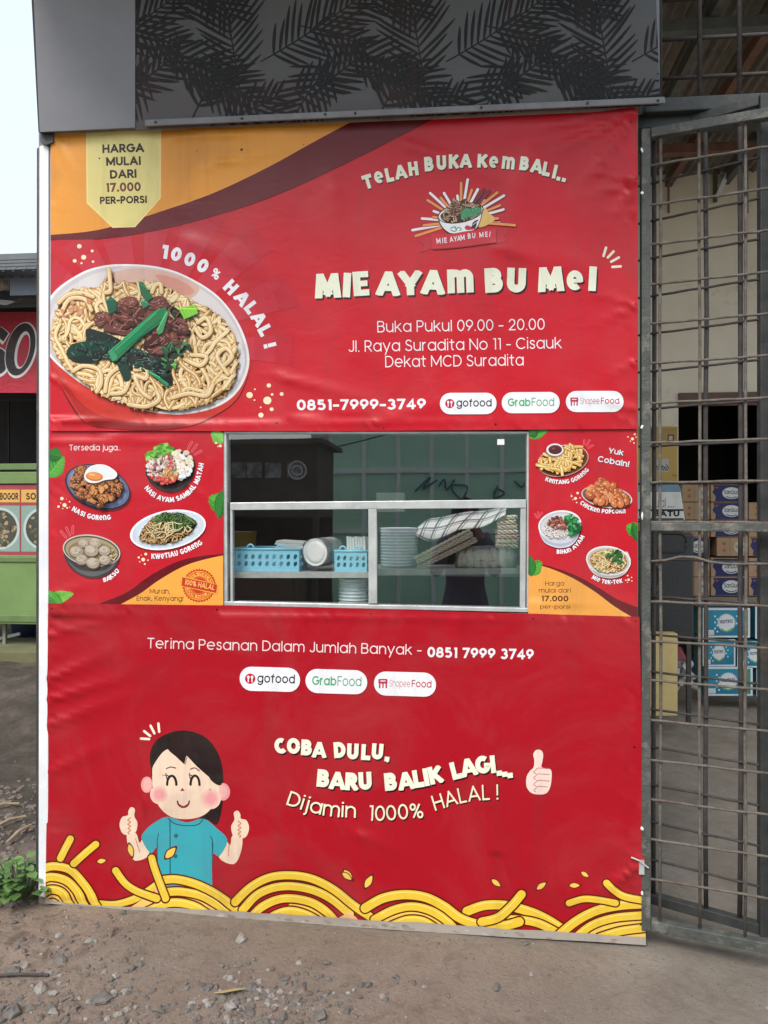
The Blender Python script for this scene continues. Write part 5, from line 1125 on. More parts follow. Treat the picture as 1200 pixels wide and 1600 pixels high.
def gravel():
    rng = random.Random(77); mbs = [MB(), MB(), MB()]
    def put(px, py, r, k=None):
        p = on_ground(px, py)
        if p.y > -.03 and p.x > -1.58: return
        stone_geo(mbs[k if k is not None else rng.choice([0, 0, 1, 1, 1, 2])], (p.x, p.y, p.z+r*.05), r, rng)
    for _ in range(520): put(rng.uniform(-60, 260)-rng.random()*40, 1410+(rng.random()**.8)*240, rng.choice([.004, .005, .006, .008, .01, .014]) * rng.uniform(.8, 1.3))
    for _ in range(460): x = rng.gauss(430, 85); put(x, rng.gauss(1572, 34), rng.choice([.004, .005, .007, .009, .011, .013])*rng.uniform(.8, 1.25), rng.choice([0, 0, 0, 1, 2]))
    for _ in range(420): put(rng.uniform(0, 1230), rng.uniform(1440, 1640), rng.choice([.002, .003, .003, .004, .006])*rng.uniform(.7, 1.3))
    for _ in range(3200): x, y = rng.uniform(-20, 1000)**1.0, rng.uniform(1425, 1640); put(x, y, rng.uniform(.0012, .0032), rng.choice([1, 1, 1, 0, 2]))
    for _ in range(260): put(rng.uniform(-20, 60), rng.uniform(1230, 1420), rng.choice([.006, .009, .013, .018])*rng.uniform(.8, 1.3), rng.choice([1, 1, 1, 0]))
    for _ in range(120): put(rng.uniform(-20, 60), rng.uniform(1050, 1240), rng.choice([.006, .01, .016])*rng.uniform(.8, 1.3), 1)
    for mb, m in zip(mbs, STONE_M):
        o = mb.build('gravel', m); tag(o, kind='stuff')
    big = [(20, 1520, .03, 0, 'large grey stone at the left edge of the gravelly dirt'), (95, 1500, .026, 0, None), (160, 1562, .032, 0, None), (378, 1468, .024, 2, None), (820, 1475, .017, 0, None), (700, 1556, .013, 1, None), (775, 1545, .02, 0, None), (830, 1524, .013, 2, None), (412, 1606, .03, 0, None), (500, 1590, .027, 0, None), (392, 1545, .022, 0, None), (360, 1575, .024, 2, None), (470, 1548, .02, 1, None), (20, 1585, .036, 0, None), (62, 1545, .028, 2, None), (110, 1577, .024, 1, None), (190, 1598, .02, 1, None)]
    for i, (px, py, r, k, lab) in enumerate(big):
        p = on_ground(px, py); mb = MB(); stone_geo(mb, (0, 0, 0), r, rng); o = mb.build('stone', STONE_M[k]); o.location = (p.x, p.y, p.z+r*.1)
        o.name = 'stone'; tag(o, lab or 'loose rough stone lying on the bare dirt in front of the stall', 'stone', 'stones lying on the dirt')
gravel()

# ------------------------------------------------------------------ the food stall: box, serving window, fascia
GREY_P = mat('grey_painted_sheet', (.25, .25, .27), (.21, .21, .23), .5, 3, .08, 60, c3=(.18, .17, .17), c3lo=.62, c3hi=.8)
ALU = mat('dull_aluminium', (.62, .63, .62), (.46, .47, .46), .38, 14, .05, 80, metal=.35, c3=(.30, .28, .25), c3scale=9, c3lo=.62, c3hi=.75)
WHITE_P = mat('white_painted_steel', (.82, .83, .84), (.70, .71, .74), .42, 6, .05, 50, c3=(.42, .36, .30), c3scale=5, c3lo=.68, c3hi=.8)
LILAC = mat('lilac_grey_shade', (.50, .46, .50), (.40, .37, .41), .6, 8, .05, 60)
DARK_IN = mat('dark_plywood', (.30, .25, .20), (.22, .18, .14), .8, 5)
DARK_ST = mat('dark_steel', (.05, .052, .05), (.03, .032, .03), .55, 18, .2, 70, c3=(.13, .085, .06), c3scale=7, c3lo=.56, c3hi=.75)
GATE_M = mat('weathered_grey_steel', (.082, .087, .078), (.055, .058, .052), .6, 22, .35, 120, c3=(.22, .205, .175), c3scale=12, c3lo=.52, c3hi=.7)
REBAR_M = mat('dusty_rebar', (.17, .15, .125), (.10, .085, .07), .75, 40, .5, 200, c3=(.10, .06, .045), c3scale=15, c3lo=.5, c3hi=.7)
stall = empty('food_stall', (-.45, .65, 0)); tag(stall, 'food stall with dark leaf-print fascia and an aluminium serving window', 'food stall')
XL, XR, YB = PY(60.5, 800, 0).x, PY(997, 800, 0).x, 1.3
def px_x(px, Y=0): return PY(px, 800, Y).x
def px_z(px, py, Y=0): return PY(px, py, Y).z
# backing boards around the window opening (behind the banners)
m = MB()
wx0, wx1 = px_x(349), px_x(827); wz1, wz0 = px_z(590, 675), px_z(590, 950)
m.box((XL, .0, -.02), (XR, .02, wz0-.012)); m.box((XL, .0, wz1+.012), (XR, .02, 2.98)); m.box((XL, .0, wz0-.012), (wx0-.006, .02, wz1+.012)); m.box((wx1+.006, .0, wz0-.012), (XR, .02, wz1+.012))
m.build('front_wall', DARK_IN, stall)
MB().box((XL, .022, -.02), (XL+.03, YB, 3.0)).build('side_wall', WHITE_P, stall); MB().box((XR-.03, .022, -.05), (XR, YB, 3.0)).build('side_wall', GREY_P, stall)
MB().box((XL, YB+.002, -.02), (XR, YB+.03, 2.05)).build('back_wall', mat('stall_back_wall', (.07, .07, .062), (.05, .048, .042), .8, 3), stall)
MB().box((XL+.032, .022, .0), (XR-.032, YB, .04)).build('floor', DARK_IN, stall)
# white corner post; the strip beside it carries shade in its lilac colour
m = MB(); a, b = PY(61, 1398, -.01), PY(62, 226, -.01); c, d = PY(75.5, 224, -.01), PY(74.5, 1400, -.01)
m.pxprism([(61.5, 228), (76, 226), (75, 1404), (60, 1400)], -.012, .03); m.build('corner_post', WHITE_P, stall, bevel=.002)
m = MB(); m.pxprism([(76.5, 226), (82.5, 224), (81, 674), (79, 946), (76, 1412), (74, 1412)], -.006, .02); m.build('corner_shade_strip', LILAC, stall)
m = MB(); m.pxprism([(57.5, 232), (61, 230), (60, 1398), (56, 1384)], .012, .03); m.build('corner_seal', DARK_ST, stall)
m = MB(); m.pxprism([(62, 205), (84, 203), (83, 222), (72, 226), (63, 222)], -.03, .03); m.build('corner_bracket', DARK_ST, stall)
m = MB(); m.pxprism([(84, 200), (992, 163), (992, 172), (84, 209)], -.024, .0); m.build('head_trim', mat('bare_wood_trim', (.42, .36, .30), (.28, .23, .19), .8, 12), stall)
# sloping fascia: grey end sheet and leaf-print sheet
FO = PY(600, 188, -.05); LEAN = R(11); FU = Vector((1, 0, 0)); FV = Vector((0, -math.sin(LEAN), math.cos(LEAN))); FN = FU.cross(FV)
def FP(px, py, off=0.0):
    d = ray(px, py); o = FO+FN*off; t = (o-CAMP).dot(FN)/d.dot(FN); return CAMP+d*t
def fprism(pts, off, th, mb=None):
    mb = mb or MB(); f = [FP(x, y, off) for x, y in pts]; g = [p-FN*th for p in f]; n = len(f)
    fs = [tuple(range(n))[::-1], tuple(range(n, 2*n))]+[(i, (i+1) % n, n+(i+1) % n, n+i) for i in range(n)]
    return mb.add(f+g, fs)
fas = fprism([(50, -60), (211, -60), (211, 199), (62, 206)], 0, .012).build('fascia_sheet', GREY_P, stall)
fprism([(46, -60), (50, -60), (62, 206), (60, 206)], -.006, .05).build('edge_strip', mat('black_rubber', (.03, .03, .032), None, .6), fas)
palm = Art(FO-FN*.004, FU, FV, gain=1.0)
palm.setclip([(211.5, -70), (1030, -70), (1031, 152), (1031.5, 165), (212, 203)])
def palms():
    rng = random.Random(4); a = palm; a.bin('printed_sheet'); a.fan([(150, -120), (1100, -120), (1100, 240), (150, 240)], (92, 92, 93))
    K = [(12, 12, 13), (16, 16, 17), (9, 9, 10)]
    def frond(x, y, ang, L, bend, wl):
        pts = []; h = ang
        n = int(L/11)
        for i in range(n+1):
            pts.append((x, y)); h += bend/n; x += L/n*math.cos(h); y += L/n*math.sin(h)
        col = rng.choice(K); a.line(pts, 2.4, col)
        for i in range(2, n):
            t = i/n; p = pts[i]; hh = math.atan2(pts[i+1][1]-p[1], pts[i+1][0]-p[0]); ll = wl*(math.sin(math.pi*(.12+.8*t))**.7)*rng.uniform(.85, 1.1)
            for s in (-1, 1):
                an = hh+s*(1.05-.45*t+rng.uniform(-.06, .06)); mx = p[0]+ll*.5*math.cos(an); my = p[1]+ll*.5*math.sin(an); e = (p[0]+ll*math.cos(an-s*.03), p[1]+ll*math.sin(an-s*.03))
                c = catmull([p, (mx, my), e], 4); a.line(c, lambda u: 5.0*(math.sin(math.pi*min(max(.06+.94*u, 0), .985))**.65)+.3, col, 'b')
    per = 290
    for k in range(-1, 4):
        o = k*per
        frond(374+o, 140, -1.70, 190, -.1, 78); frond(243+o, 66, .42, 190, .25, 66); frond(408+o, 96, -.5, 190, -.15, 70); frond(524+o, 88, 2.25, 125, -.15, 66)
        frond(196+o, 150, -.72, 110, .1, 56); frond(300+o, 186, -1.15, 90, .2, 50); frond(250+o, 30, -.6, 120, .2, 56); frond(468+o, 40, .2, 110, .2, 52); frond(330+o, 196, -.35, 120, -.1, 52); frond(300+o, -45, .75, 100, .2, 56); frond(262+o, 110, .1, 110, .2, 50); frond(440+o, 150, -.2, 90, -.3, 50)
    ob = a.build(print_mat('leaf_print_vinyl', .5, .35, .12, .04, 1.0), names={'printed_sheet': 'leaf_print_sheet'}, parent=stall)
    return ob
palms()
fprism([(211, -60), (1030, -60), (1031, 164), (211, 201)], -.008, .01).build('fascia_backing', GREY_P, stall)
bat = fprism([(226, 187), (1039, 151), (1040, 161), (226, 197)], .014, .012).build('batten', mat('grey_batten', (.23, .23, .24), (.17, .17, .18), .5, 12), stall, bevel=.002)
for x, y in ((243, 190.5), (378, 185), (508, 178.5), (555, 177), (752, 168), (918, 161), (1028, 157)):
    p = FP(x, y, .0145); MB().lathe([(.0045, 0), (.0045, .003), (.002, .005)], p, 10, FN).build('screw', DARK_ST, bat)
# unseen roof sheet, its overhang added to shade the fascia and banner top
m = MB(); m.box((XL-.05, -1.0, 3.62), (XR+.1, YB+.1, 3.65)); m.build('roof', mat('zinc_roof', (.35, .35, .35), (.24, .23, .22), .5, 4), stall)
m = MB(); f0 = FP(52, -60, -.02); m.box((XL+.03, .0, 3.0), (XR, .02, 3.6)); m.build('gable_board', DARK_IN, stall)

# serving window: frame, rail, mullion, panes
win = MB()
win.pxprism([(347, 674), (353.5, 674), (355.5, 945), (347.5, 946)], -.004, .05)
win.pxprism([(353.5, 674), (824, 674), (824, 677.5), (353.5, 677.5)], -.003, .05)
win.pxprism([(823.5, 674), (829.5, 674), (829, 958), (823, 956.5)], -.004, .05)
win.pxprism([(348, 940), (829, 950.5), (829, 957), (348, 946)], -.0045, .05)
wf = win.build('window', ALU, stall, bevel=.0015)
m = MB(); m.pxprism([(359.5, 785.5), (822, 780.5), (822, 793.5), (359.5, 797)], -.002, .03); m.build('rail', ALU, wf, bevel=.0015)
m = MB(); m.pxprism([(575.5, 796), (588.5, 795.5), (589, 943), (576, 943)], .000, .03); m.build('mullion', ALU, wf, bevel=.0015)
m = MB(); m.pxprism([(813.5, 794), (822, 793.5), (821, 951), (812.5, 949)], .001, .03); m.build('sash_stile', ALU, wf, bevel=.0015)
m = MB(); m.pxprism([(359.5, 797), (363, 797), (363.5, 940), (360, 940)], .001, .03); m.build('sash_stile', ALU, wf, bevel=.0015)
def glass_mat():
    g = bpy.data.materials.new('window_glass'); g.use_nodes = True; n = g.node_tree.nodes; l = g.node_tree.links; n.remove(n['Principled BSDF'])
    t = n.new('ShaderNodeBsdfTransparent'); t.inputs[0].default_value = (.985, 1, .99, 1); s_ = n.new('ShaderNodeBsdfGlossy'); s_.inputs['Roughness'].default_value = .012
    fr = n.new('ShaderNodeFresnel'); fr.inputs[0].default_value = 1.5; ml = n.new('ShaderNodeMath'); ml.operation = 'MULTIPLY_ADD'; ml.inputs[1].default_value = 1.8; ml.inputs[2].default_value = .14; l.new(fr.outputs[0], ml.inputs[0])
    mx = n.new('ShaderNodeMixShader'); l.new(ml.outputs[0], mx.inputs[0]); l.new(t.outputs[0], mx.inputs[1]); l.new(s_.outputs[0], mx.inputs[2])
    tc = n.new('ShaderNodeTexCoord'); nz = n.new('ShaderNodeTexNoise'); nz.inputs['Scale'].default_value = 3.0; nz.inputs['Detail'].default_value = 1; l.new(tc.outputs['Object'], nz.inputs['Vector'])
    bp = n.new('ShaderNodeBump'); bp.inputs['Strength'].default_value = .02; bp.inputs['Distance'].default_value = .02; l.new(nz.outputs['Fac'], bp.inputs['Height']); l.new(bp.outputs[0], s_.inputs['Normal'])
    l.new(mx.outputs[0], n['Material Output'].inputs[0]); return g
GLASS = glass_mat()
def pane(pts, Y): m = MB(); f = [PY(x, y, Y) for x, y in pts]; m.add(f, [(0, 1, 2, 3)]); m.build('pane', GLASS, wf)
pane([(353, 676), (824, 676), (823, 787), (354, 790)], .012); pane([(358, 795), (582, 794), (582, 943), (358, 941)], .010); pane([(582, 794), (815, 793), (815, 949), (582, 944)], .020)
# inner counter shelf with white lip
SZ = PY(460, 893.5, .06).z
sh = MB(); sh.box((wx0-.05, .062, SZ-.012), (wx1+.05, .52, SZ)); shelf = sh.build('shelf', mat('pale_laminate', (.42, .40, .37), (.34, .32, .30), .5, 5), stall)
l1 = MB(); l1.pxprism([(362, 893.5), (576, 893.5), (576, 903), (362, 903)], .052, .061); l1.build('shelf_lip', ALU, shelf)
l1 = MB(); l1.pxprism([(589, 889), (813, 887.5), (813, 897), (589, 899)], .052, .061); l1.build('shelf_lip', ALU, shelf)
MB().box((wx0-.05, .07, PY(460, 1010, .07).z-.02), (wx1+.05, .75, PY(460, 1010, .07).z)).build('lower_shelf', mat('brown_board', (.20, .14, .10), (.13, .09, .065), .7, 6), stall)
# ------------------------------------------------------------------ goods on the counter behind the glass
BLUE = mat('sky_blue_plastic', (.30, .68, .84), (.26, .62, .79), .35, 4)
WPLA = mat('white_plastic', (.86, .86, .84), (.8, .8, .78), .35, 5)
PAPER = mat('white_paper', (.86, .86, .83), (.78, .78, .75), .7, 9)
def basket(x0, x1, y0, z0, h, label, dip):
    """plastic basket with two rows of oval holes on every side"""
    W = x1-x0; D = .17; root = empty('plastic_basket', ((x0+x1)/2, y0+D/2, z0)); tag(root, label, 'basket', 'blue plastic baskets on the counter')
    mb = MB()
    def panel(L, tf, nh):
        def top(u): return h-(dip*(math.sin(math.pi*u)**.7)*h if dip else 0)
        out = [(L*i/24, 0) for i in range(25)]+[(L*(1-i/24), top(1-i/24)) for i in range(25)]
        holes = []
        for r_, zc in enumerate((.34, .66)):
            for k in range(nh):
                cx = L*(k+.5+(.0 if r_ == 0 else .0))/nh
                if top(cx/L) < h*(zc+.17): continue
                holes.append(ell(cx, h*zc, L/nh*.25, h*.12, -18, 12))
        flat = out+[p for q in holes for p in q]
        tr = tessellate_polygon([[Vector((p[0], p[1], 0)) for p in q] for q in [out]+holes])
        mb.add([tf(*p) for p in flat], tr)
    s = .04*h
    panel(W, lambda u, v: (x0+u, y0-s*v/h*.5, z0+v), 9 if W > .2 else 5); panel(W, lambda u, v: (x0+u, y0+D+s*v/h*.5, z0+v), 9 if W > .2 else 5)
    panel(D, lambda u, v: (x0-s*v/h*.5, y0+u, z0+v), 6); panel(D, lambda u, v: (x1+s*v/h*.5, y0+u, z0+v), 6)
    mb.add([(x0, y0, z0+.003), (x1, y0, z0+.003), (x1, y0+D, z0+.003), (x0, y0+D, z0+.003)], [(0, 1, 2, 3)])
    o = mb.build('body', BLUE, root, fix=False); sd_ = o.modifiers.new('wall', 'SOLIDIFY'); sd_.thickness = .003
    rim = MB(); 
    if not dip:
        r_ = .0045; rim.tube([(x0-s*.5, y0-s*.5, z0+h), (x1+s*.5, y0-s*.5, z0+h)], r_); rim.tube([(x0-s*.5, y0+D+s*.5, z0+h), (x1+s*.5, y0+D+s*.5, z0+h)], r_); rim.tube([(x0-s*.5, y0-s*.5, z0+h), (x0-s*.5, y0+D+s*.5, z0+h)], r_); rim.tube([(x1+s*.5, y0-s*.5, z0+h), (x1+s*.5, y0+D+s*.5, z0+h)], r_)
    else:
        rim.tube([(x0+W*i/24, y0-s*.5, z0+h*(1-dip*(math.sin(math.pi*i/24)**.7))) for i in range(25)], .004)
        rim.tube([(x0+W*i/24, y0+D+s*.5, z0+h*(1-dip*(math.sin(math.pi*i/24)**.7))) for i in range(25)], .004)
        rim.tube([(x0, y0, z0+h), (x0, y0+D, z0+h)], .004); rim.tube([(x1, y0, z0+h), (x1, y0+D, z0+h)], .004)
    rim.build('rim', BLUE, root, smooth=True)
    if not dip:
        for f in (.24, .73):
            hd = MB(); cx = x0+W*f; hd.tube([(cx+.014*math.cos(R(t)), y0-s*.5, z0+h+.018*math.sin(R(t))) for t in range(0, 181, 20)], .0035); hd.build('handle', BLUE, root, smooth=True)
yI = .075
def X(px, Y=yI): return PY(px, 880, Y).x
def Z(px, py, Y=yI): return PY(px, py, Y).z
basket(X(368), X(467), yI, SZ, Z(420, 858)-SZ, 'long sky blue plastic basket with oval holes at the left end of the counter', 0)
basket(X(524), X(573), yI, SZ, Z(550, 861)-SZ, 'short sky blue plastic basket with oval holes holding white paper packets', .0)
# white boxes and packets behind the baskets
m = MB()
for k in range(5):
    z = SZ+.075+k*.0085; dx = (k*7 % 5-2)*.002; m.hexa([(X(424)+dx, .13, z), (X(470)+dx, .12, z-.006), (X(470)+dx, .25, z-.006), (X(424)+dx, .25, z)], [(X(426)+dx, .13, z+.0075), (X(470)+dx, .12, z+.0015), (X(470)+dx, .25, z+.0015), (X(426)+dx, .25, z+.0075)])
o = m.build('folded_box_stack', PAPER, bevel=.001); tag(o, 'flat stack of white folded paper boxes above the long blue basket', 'paper boxes')
m = MB()
for k in range(7):
    x = X(541)+k*.0105; m.hexa([(x, .10, SZ+.05), (x+.009, .10, SZ+.05), (x+.009, .2, SZ+.05), (x, .2, SZ+.05)], [(x-.003, .10, SZ+.135-(k % 3)*.003), (x+.006, .10, SZ+.135-(k % 3)*.003), (x+.008, .2, SZ+.13), (x-.002, .2, SZ+.13)])
o = m.build('paper_packet_stack', PAPER); tag(o, 'upright white paper packets standing in the short blue basket', 'paper packets')
# roll of white lids lying in a clear bag
CLEAR = bpy.data.materials.new('clear_plastic_wrap'); CLEAR.use_nodes = True
def _clear(g, tr, gl):
    n = g.node_tree.nodes; l = g.node_tree.links; n.remove(n['Principled BSDF']); t = n.new('ShaderNodeBsdfTransparent'); t.inputs[0].default_value = (*tr, 1); s_ = n.new('ShaderNodeBsdfGlossy'); s_.inputs['Roughness'].default_value = .12
    d_ = n.new('ShaderNodeBsdfDiffuse'); d_.inputs[0].default_value = (.8, .82, .82, 1); m1 = n.new('ShaderNodeMixShader'); m1.inputs[0].default_value = .02; l.new(t.outputs[0], m1.inputs[1]); l.new(d_.outputs[0], m1.inputs[2])
    fr = n.new('ShaderNodeFresnel'); fr.inputs[0].default_value = gl; mx = n.new('ShaderNodeMixShader'); l.new(fr.outputs[0], mx.inputs[0]); l.new(m1.outputs[0], mx.inputs[1]); l.new(s_.outputs[0], mx.inputs[2])
    tc = n.new('ShaderNodeTexCoord'); nz = n.new('ShaderNodeTexNoise'); nz.inputs['Scale'].default_value = 22; l.new(tc.outputs['Object'], nz.inputs['Vector']); bp = n.new('ShaderNodeBump'); bp.inputs['Strength'].default_value = .6; bp.inputs['Distance'].default_value = .01; l.new(nz.outputs['Fac'], bp.inputs['Height']); l.new(bp.outputs[0], s_.inputs['Normal'])
    l.new(mx.outputs[0], n['Material Output'].inputs[0])
_clear(CLEAR, (.97, .98, .98), 1.35)
c = PY(492, 863, .085); rL = .053; ax = Vector((.35, 1, .02)).normalized()
root = empty('lid_roll', (c.x, c.y+.05, SZ)); tag(root, 'roll of round white lids lying on its side in clear wrap', 'lids')
m = MB()
for k in range(9):
    h = k*.014; m.lathe([(rL*.55, h), (rL*.78, h+.001), (rL*.82, h+.004), (rL*.9, h+.003), (rL, h), (rL*1.01, h+.004), (rL, h+.011), (rL*.8, h+.012)], c, 32, ax)
m.build('lids', WPLA, root, smooth=True)
m = MB(); m.grid(lambda u, v: tuple(c+ax*(-.004+.2*v)+(ax.cross(Vector((0, 0, 1))).normalized()*math.cos(6.2832*u)+Vector((0, 0, 1))*math.sin(6.2832*u))*rL*(1.03+.05*math.sin(3.1*v)+.03*math.sin(9*u*6.28+7*v)*v-(.75*((v-.7)/.3) if v > .7 else 0))), 48, 10)
o = m.build('wrap', CLEAR, root, smooth=True)
def tub_stack(px0, px1, py0, py1, Y, label, n):
    x0, x1 = PY(px0, py1, Y).x, PY(px1, py1, Y).x; z0, z1 = PY((px0+px1)/2, py1, Y).z, PY((px0+px1)/2, py0, Y).z; r = (x1-x0)/2; h = (z1-z0)/n; pr = []
    for k in range(n): pr += [(r*.93, k*h), (r*.95, k*h+h*.55), (r, k*h+h*.6), (r, k*h+h*.93), (r*.93, k*h+h*.96)]
    m = MB(); m.lathe([(r*.5, 0)]+pr+[(r*.88, n*h), (r*.84, n*h-.004), (r*.4, n*h-.02)], ((x0+x1)/2, Y+r, z0), 40)
    o = m.build('bowl_stack', mat('translucent_bowl_plastic', (.74, .80, .82), (.64, .71, .74), .3, 5), None, smooth=True, origin=((x0+x1)/2, Y+r, z0)); tag(o, label, 'bowl stack', 'stacks of plastic bowls in the stall')
tub_stack(591, 652, 825, 888, .10, 'stack of pale plastic bowls standing on the counter right of the mullion', 13)
tub_stack(525, 576, 905, 975, .10, 'stack of pale plastic bowls on the low shelf under the counter', 13)
# noodle packs
NT = [mat('dry_noodle', (.90, .76, .50), (.80, .64, .40), .6, 30), mat('pale_noodle', (.92, .86, .68), (.84, .76, .58), .6, 30), mat('brown_noodle', (.92, .76, .56), (.84, .66, .46), .6, 30), mat('pink_edged_noodle', (.88, .66, .56), (.8, .56, .46), .6, 30)]
def braid(mb, p, q, w, amp, Y, ph, n=26):
    p = Vector(p); q = Vector(q); t = (q-p).normalized(); nrm = Vector((-t.z, 0, t.x)); pts = []
    for i in range(n*2+1):
        f = i/(n*2); s_ = math.sin(f*n*1.1+ph); pts.append(p+(q-p)*f+nrm*(amp*s_)+Vector((0, Y*math.cos(f*n*1.1+ph), 0)))
    mb.tube(pts, w, 6)
def noodle_pack(corners, rows, Y, depth, label, name='noodle_pack', amp=.004):
    """corners in photo px: left-bottom, right-bottom, right-top, left-top"""
    a, b, c_, d_ = [PY(x, y, Y) for x, y in corners]; ctr = (a+b+c_+d_)/4; root = empty(name, (ctr.x, Y+depth/2, min(p.z for p in (a, b, c_, d_)))); tag(root, label, 'noodle pack', 'packs of dried noodles on the counter')
    rng = random.Random(len(label))
    for r_ in range(rows):
        f = (r_+.5)/rows; p = a+(d_-a)*f; q = b+(c_-b)*f; mb = MB(); w = (d_-a).length/rows*.34
        rh = (d_-a).length/rows
        for k in range(4):
            y = Y+depth*k/3; sh_ = rng.uniform(-.006, .006)
            for s_ in (0, 3.14): braid(mb, (p.x+sh_, y, p.z), (q.x+sh_, y, q.z), rh*.19, rh*.34, .006, s_+r_*1.3+k, max(6, int((q-p).length/.0065)))
        mb.hexa([(p.x, Y+.012, p.z-rh*.3), (q.x, Y+.012, q.z-rh*.3), (q.x, Y+depth, q.z-rh*.3), (p.x, Y+depth, p.z-rh*.3)], [(p.x, Y+.012, p.z+rh*.3), (q.x, Y+.012, q.z+rh*.3), (q.x, Y+depth, q.z+rh*.3), (p.x, Y+depth, p.z+rh*.3)])
        mb.build('noodle_cake', NT[(r_*2+rows) % 4] if r_ % 3 else NT[1], root, smooth=True)
noodle_pack([(661, 888), (745, 848), (733, 826), (646, 872)], 5, .042, .07, 'slanting pack of braided dried noodles leaning left of the wrapped tray')
noodle_pack([(776, 857), (810, 858), (807, 804), (779, 806)], 7, .16, .09, 'upright pile of dried noodle cakes behind the wrapped noodle tray', amp=.003)
# wrapped tray of pale noodles
root = empty('noodle_tray', (PY(760, 887, .08).x, .14, SZ)); tag(root, 'clear wrapped tray of pale fresh noodles at the right end of the counter', 'noodle tray')
x0, x1 = PY(713, 886, .05).x, PY(807, 886, .05).x; zt = PY(760, 856, .08).z
FN_M = mat('fresh_noodle', (.97, .96, .86), (.92, .91, .76), .5, 50, .8, 140); m = MB()
def lump(u, v):
    t = 2*math.pi*v; b = abs(math.sin(math.pi*7*u))**.5; e = (1-abs(2*u-1)**8)**.5; cs, sn = math.cos(t), math.sin(t)
    return (x0+(x1-x0)*u, -.024+.155-.068*math.copysign(abs(cs)**.7, cs)*(.80+.2*b)*(.6+.4*e), (SZ+zt)/2+(zt-SZ)*.47*math.copysign(abs(sn)**.7, sn)*(.80+.2*b)*(.7+.3*e)+.002*math.sin(31*u+5*v))
m.grid(lump, 70, 24)
m.build('noodles', FN_M, root, smooth=True)
m = MB(); a = [(x0-.006+.008*math.sin(i*.9), .076, SZ+.002+(zt-SZ)*f) for i, f in enumerate((0, .3, .7, 1))]
def wrapf(u, v):
    t = 2*math.pi*u; e = .55; cs, sn = math.cos(t), math.sin(t); X_ = math.copysign(abs(cs)**e, cs); Z_ = math.copysign(abs(sn)**e, sn); k = (1-abs(2*v-1)**6)*.5+.5
    return ((x0+x1)/2+(x1-x0)*.53*X_*k+.003*math.sin(9*t), -.024+.075+.165*v, (SZ+zt)/2+(zt-SZ)*.56*Z_*k+.0025*math.sin(23*u+7*v))
m.grid(wrapf, 48, 10); m.build('wrap', CLEAR, root, smooth=True)
# checked kitchen cloth draped over the goods
CK = bpy.data.materials.new('checked_cloth'); CK.use_nodes = True
def _check(g):
    n = g.node_tree.nodes; l = g.node_tree.links; b = n['Principled BSDF']; b.inputs['Roughness'].default_value = .9; uvn = n.new('ShaderNodeAttribute'); uvn.attribute_name = 'weave'; sep = n.new('ShaderNodeSeparateXYZ'); l.new(uvn.outputs['Vector'], sep.inputs[0]); outs = []
    for i in (0, 1):
        w = n.new('ShaderNodeMath'); w.operation = 'FRACT'; l.new(sep.outputs[i], w.inputs[0])
        g1 = n.new('ShaderNodeMath'); g1.operation = 'LESS_THAN'; g1.inputs[1].default_value = .16; l.new(w.outputs[0], g1.inputs[0]); s1 = n.new('ShaderNodeMath'); s1.operation = 'SUBTRACT'; l.new(w.outputs[0], s1.inputs[0]); s1.inputs[1].default_value = .3; a1 = n.new('ShaderNodeMath'); a1.operation = 'ABSOLUTE'; l.new(s1.outputs[0], a1.inputs[0]); g2 = n.new('ShaderNodeMath'); g2.operation = 'LESS_THAN'; g2.inputs[1].default_value = .035; l.new(a1.outputs[0], g2.inputs[0]); mxm = n.new('ShaderNodeMath'); mxm.operation = 'MAXIMUM'; l.new(g1.outputs[0], mxm.inputs[0]); l.new(g2.outputs[0], mxm.inputs[1]); outs.append(mxm.outputs[0])
    ad = n.new('ShaderNodeMath'); ad.operation = 'ADD'; l.new(outs[0], ad.inputs[0]); l.new(outs[1], ad.inputs[1]); cr = n.new('ShaderNodeValToRGB'); cr.color_ramp.elements[0].color = (.8, .78, .76, 1); cr.color_ramp.elements[1].color = (.06, .06, .075, 1); k = cr.color_ramp.elements.new(.5); k.color = (.16, .155, .17, 1); hm = n.new('ShaderNodeMath'); hm.operation = 'MULTIPLY'; hm.inputs[1].default_value = .5; l.new(ad.outputs[0], hm.inputs[0]); l.new(hm.outputs[0], cr.inputs[0]); l.new(cr.outputs[0], b.inputs['Base Color'])
_check(CK)
def cloth():
    top = [PY(x, y, .26) for x, y in catmull([(652, 826), (672, 812), (700, 806), (735, 801), (760, 797), (792, 793)], 8)]; bot = [PY(x, y, .135) for x, y in catmull([(650, 838), (668, 846), (690, 841), (720, 829), (755, 822), (790, 806)], 8)]
    nu = len(top)-1; nv = 12; m = MB()
    def f(u, v):
        i = int(round(u*nu)); a = top[i]; b = bot[i]; p = a+(b-a)*v; bul = math.sin(math.pi*v)*.02; return (p.x, p.y-bul+.006*math.sin(19*u+3*v), p.z+bul*.35+.003*math.sin(14*u))
    m.grid(f, nu, nv); o = m.build('checked_cloth', CK, smooth=True, fix=False, origin=tuple((top[nu//2]+bot[nu//2])/2)); me = o.data
    at = me.attributes.new('weave', 'FLOAT_VECTOR', 'POINT'); vals = []
    for j in range(nv+1):
        for i in range(nu+1): vals += [i/nu*6.2+j/nv*.6, j/nv*2.3-i/nu*.5, 0]
    at.data.foreach_set('vector', vals); sd_ = o.modifiers.new('thick', 'SOLIDIFY'); sd_.thickness = .003
    tag(o, 'white and black checked cloth draped over the noodle packs', 'cloth')
cloth()
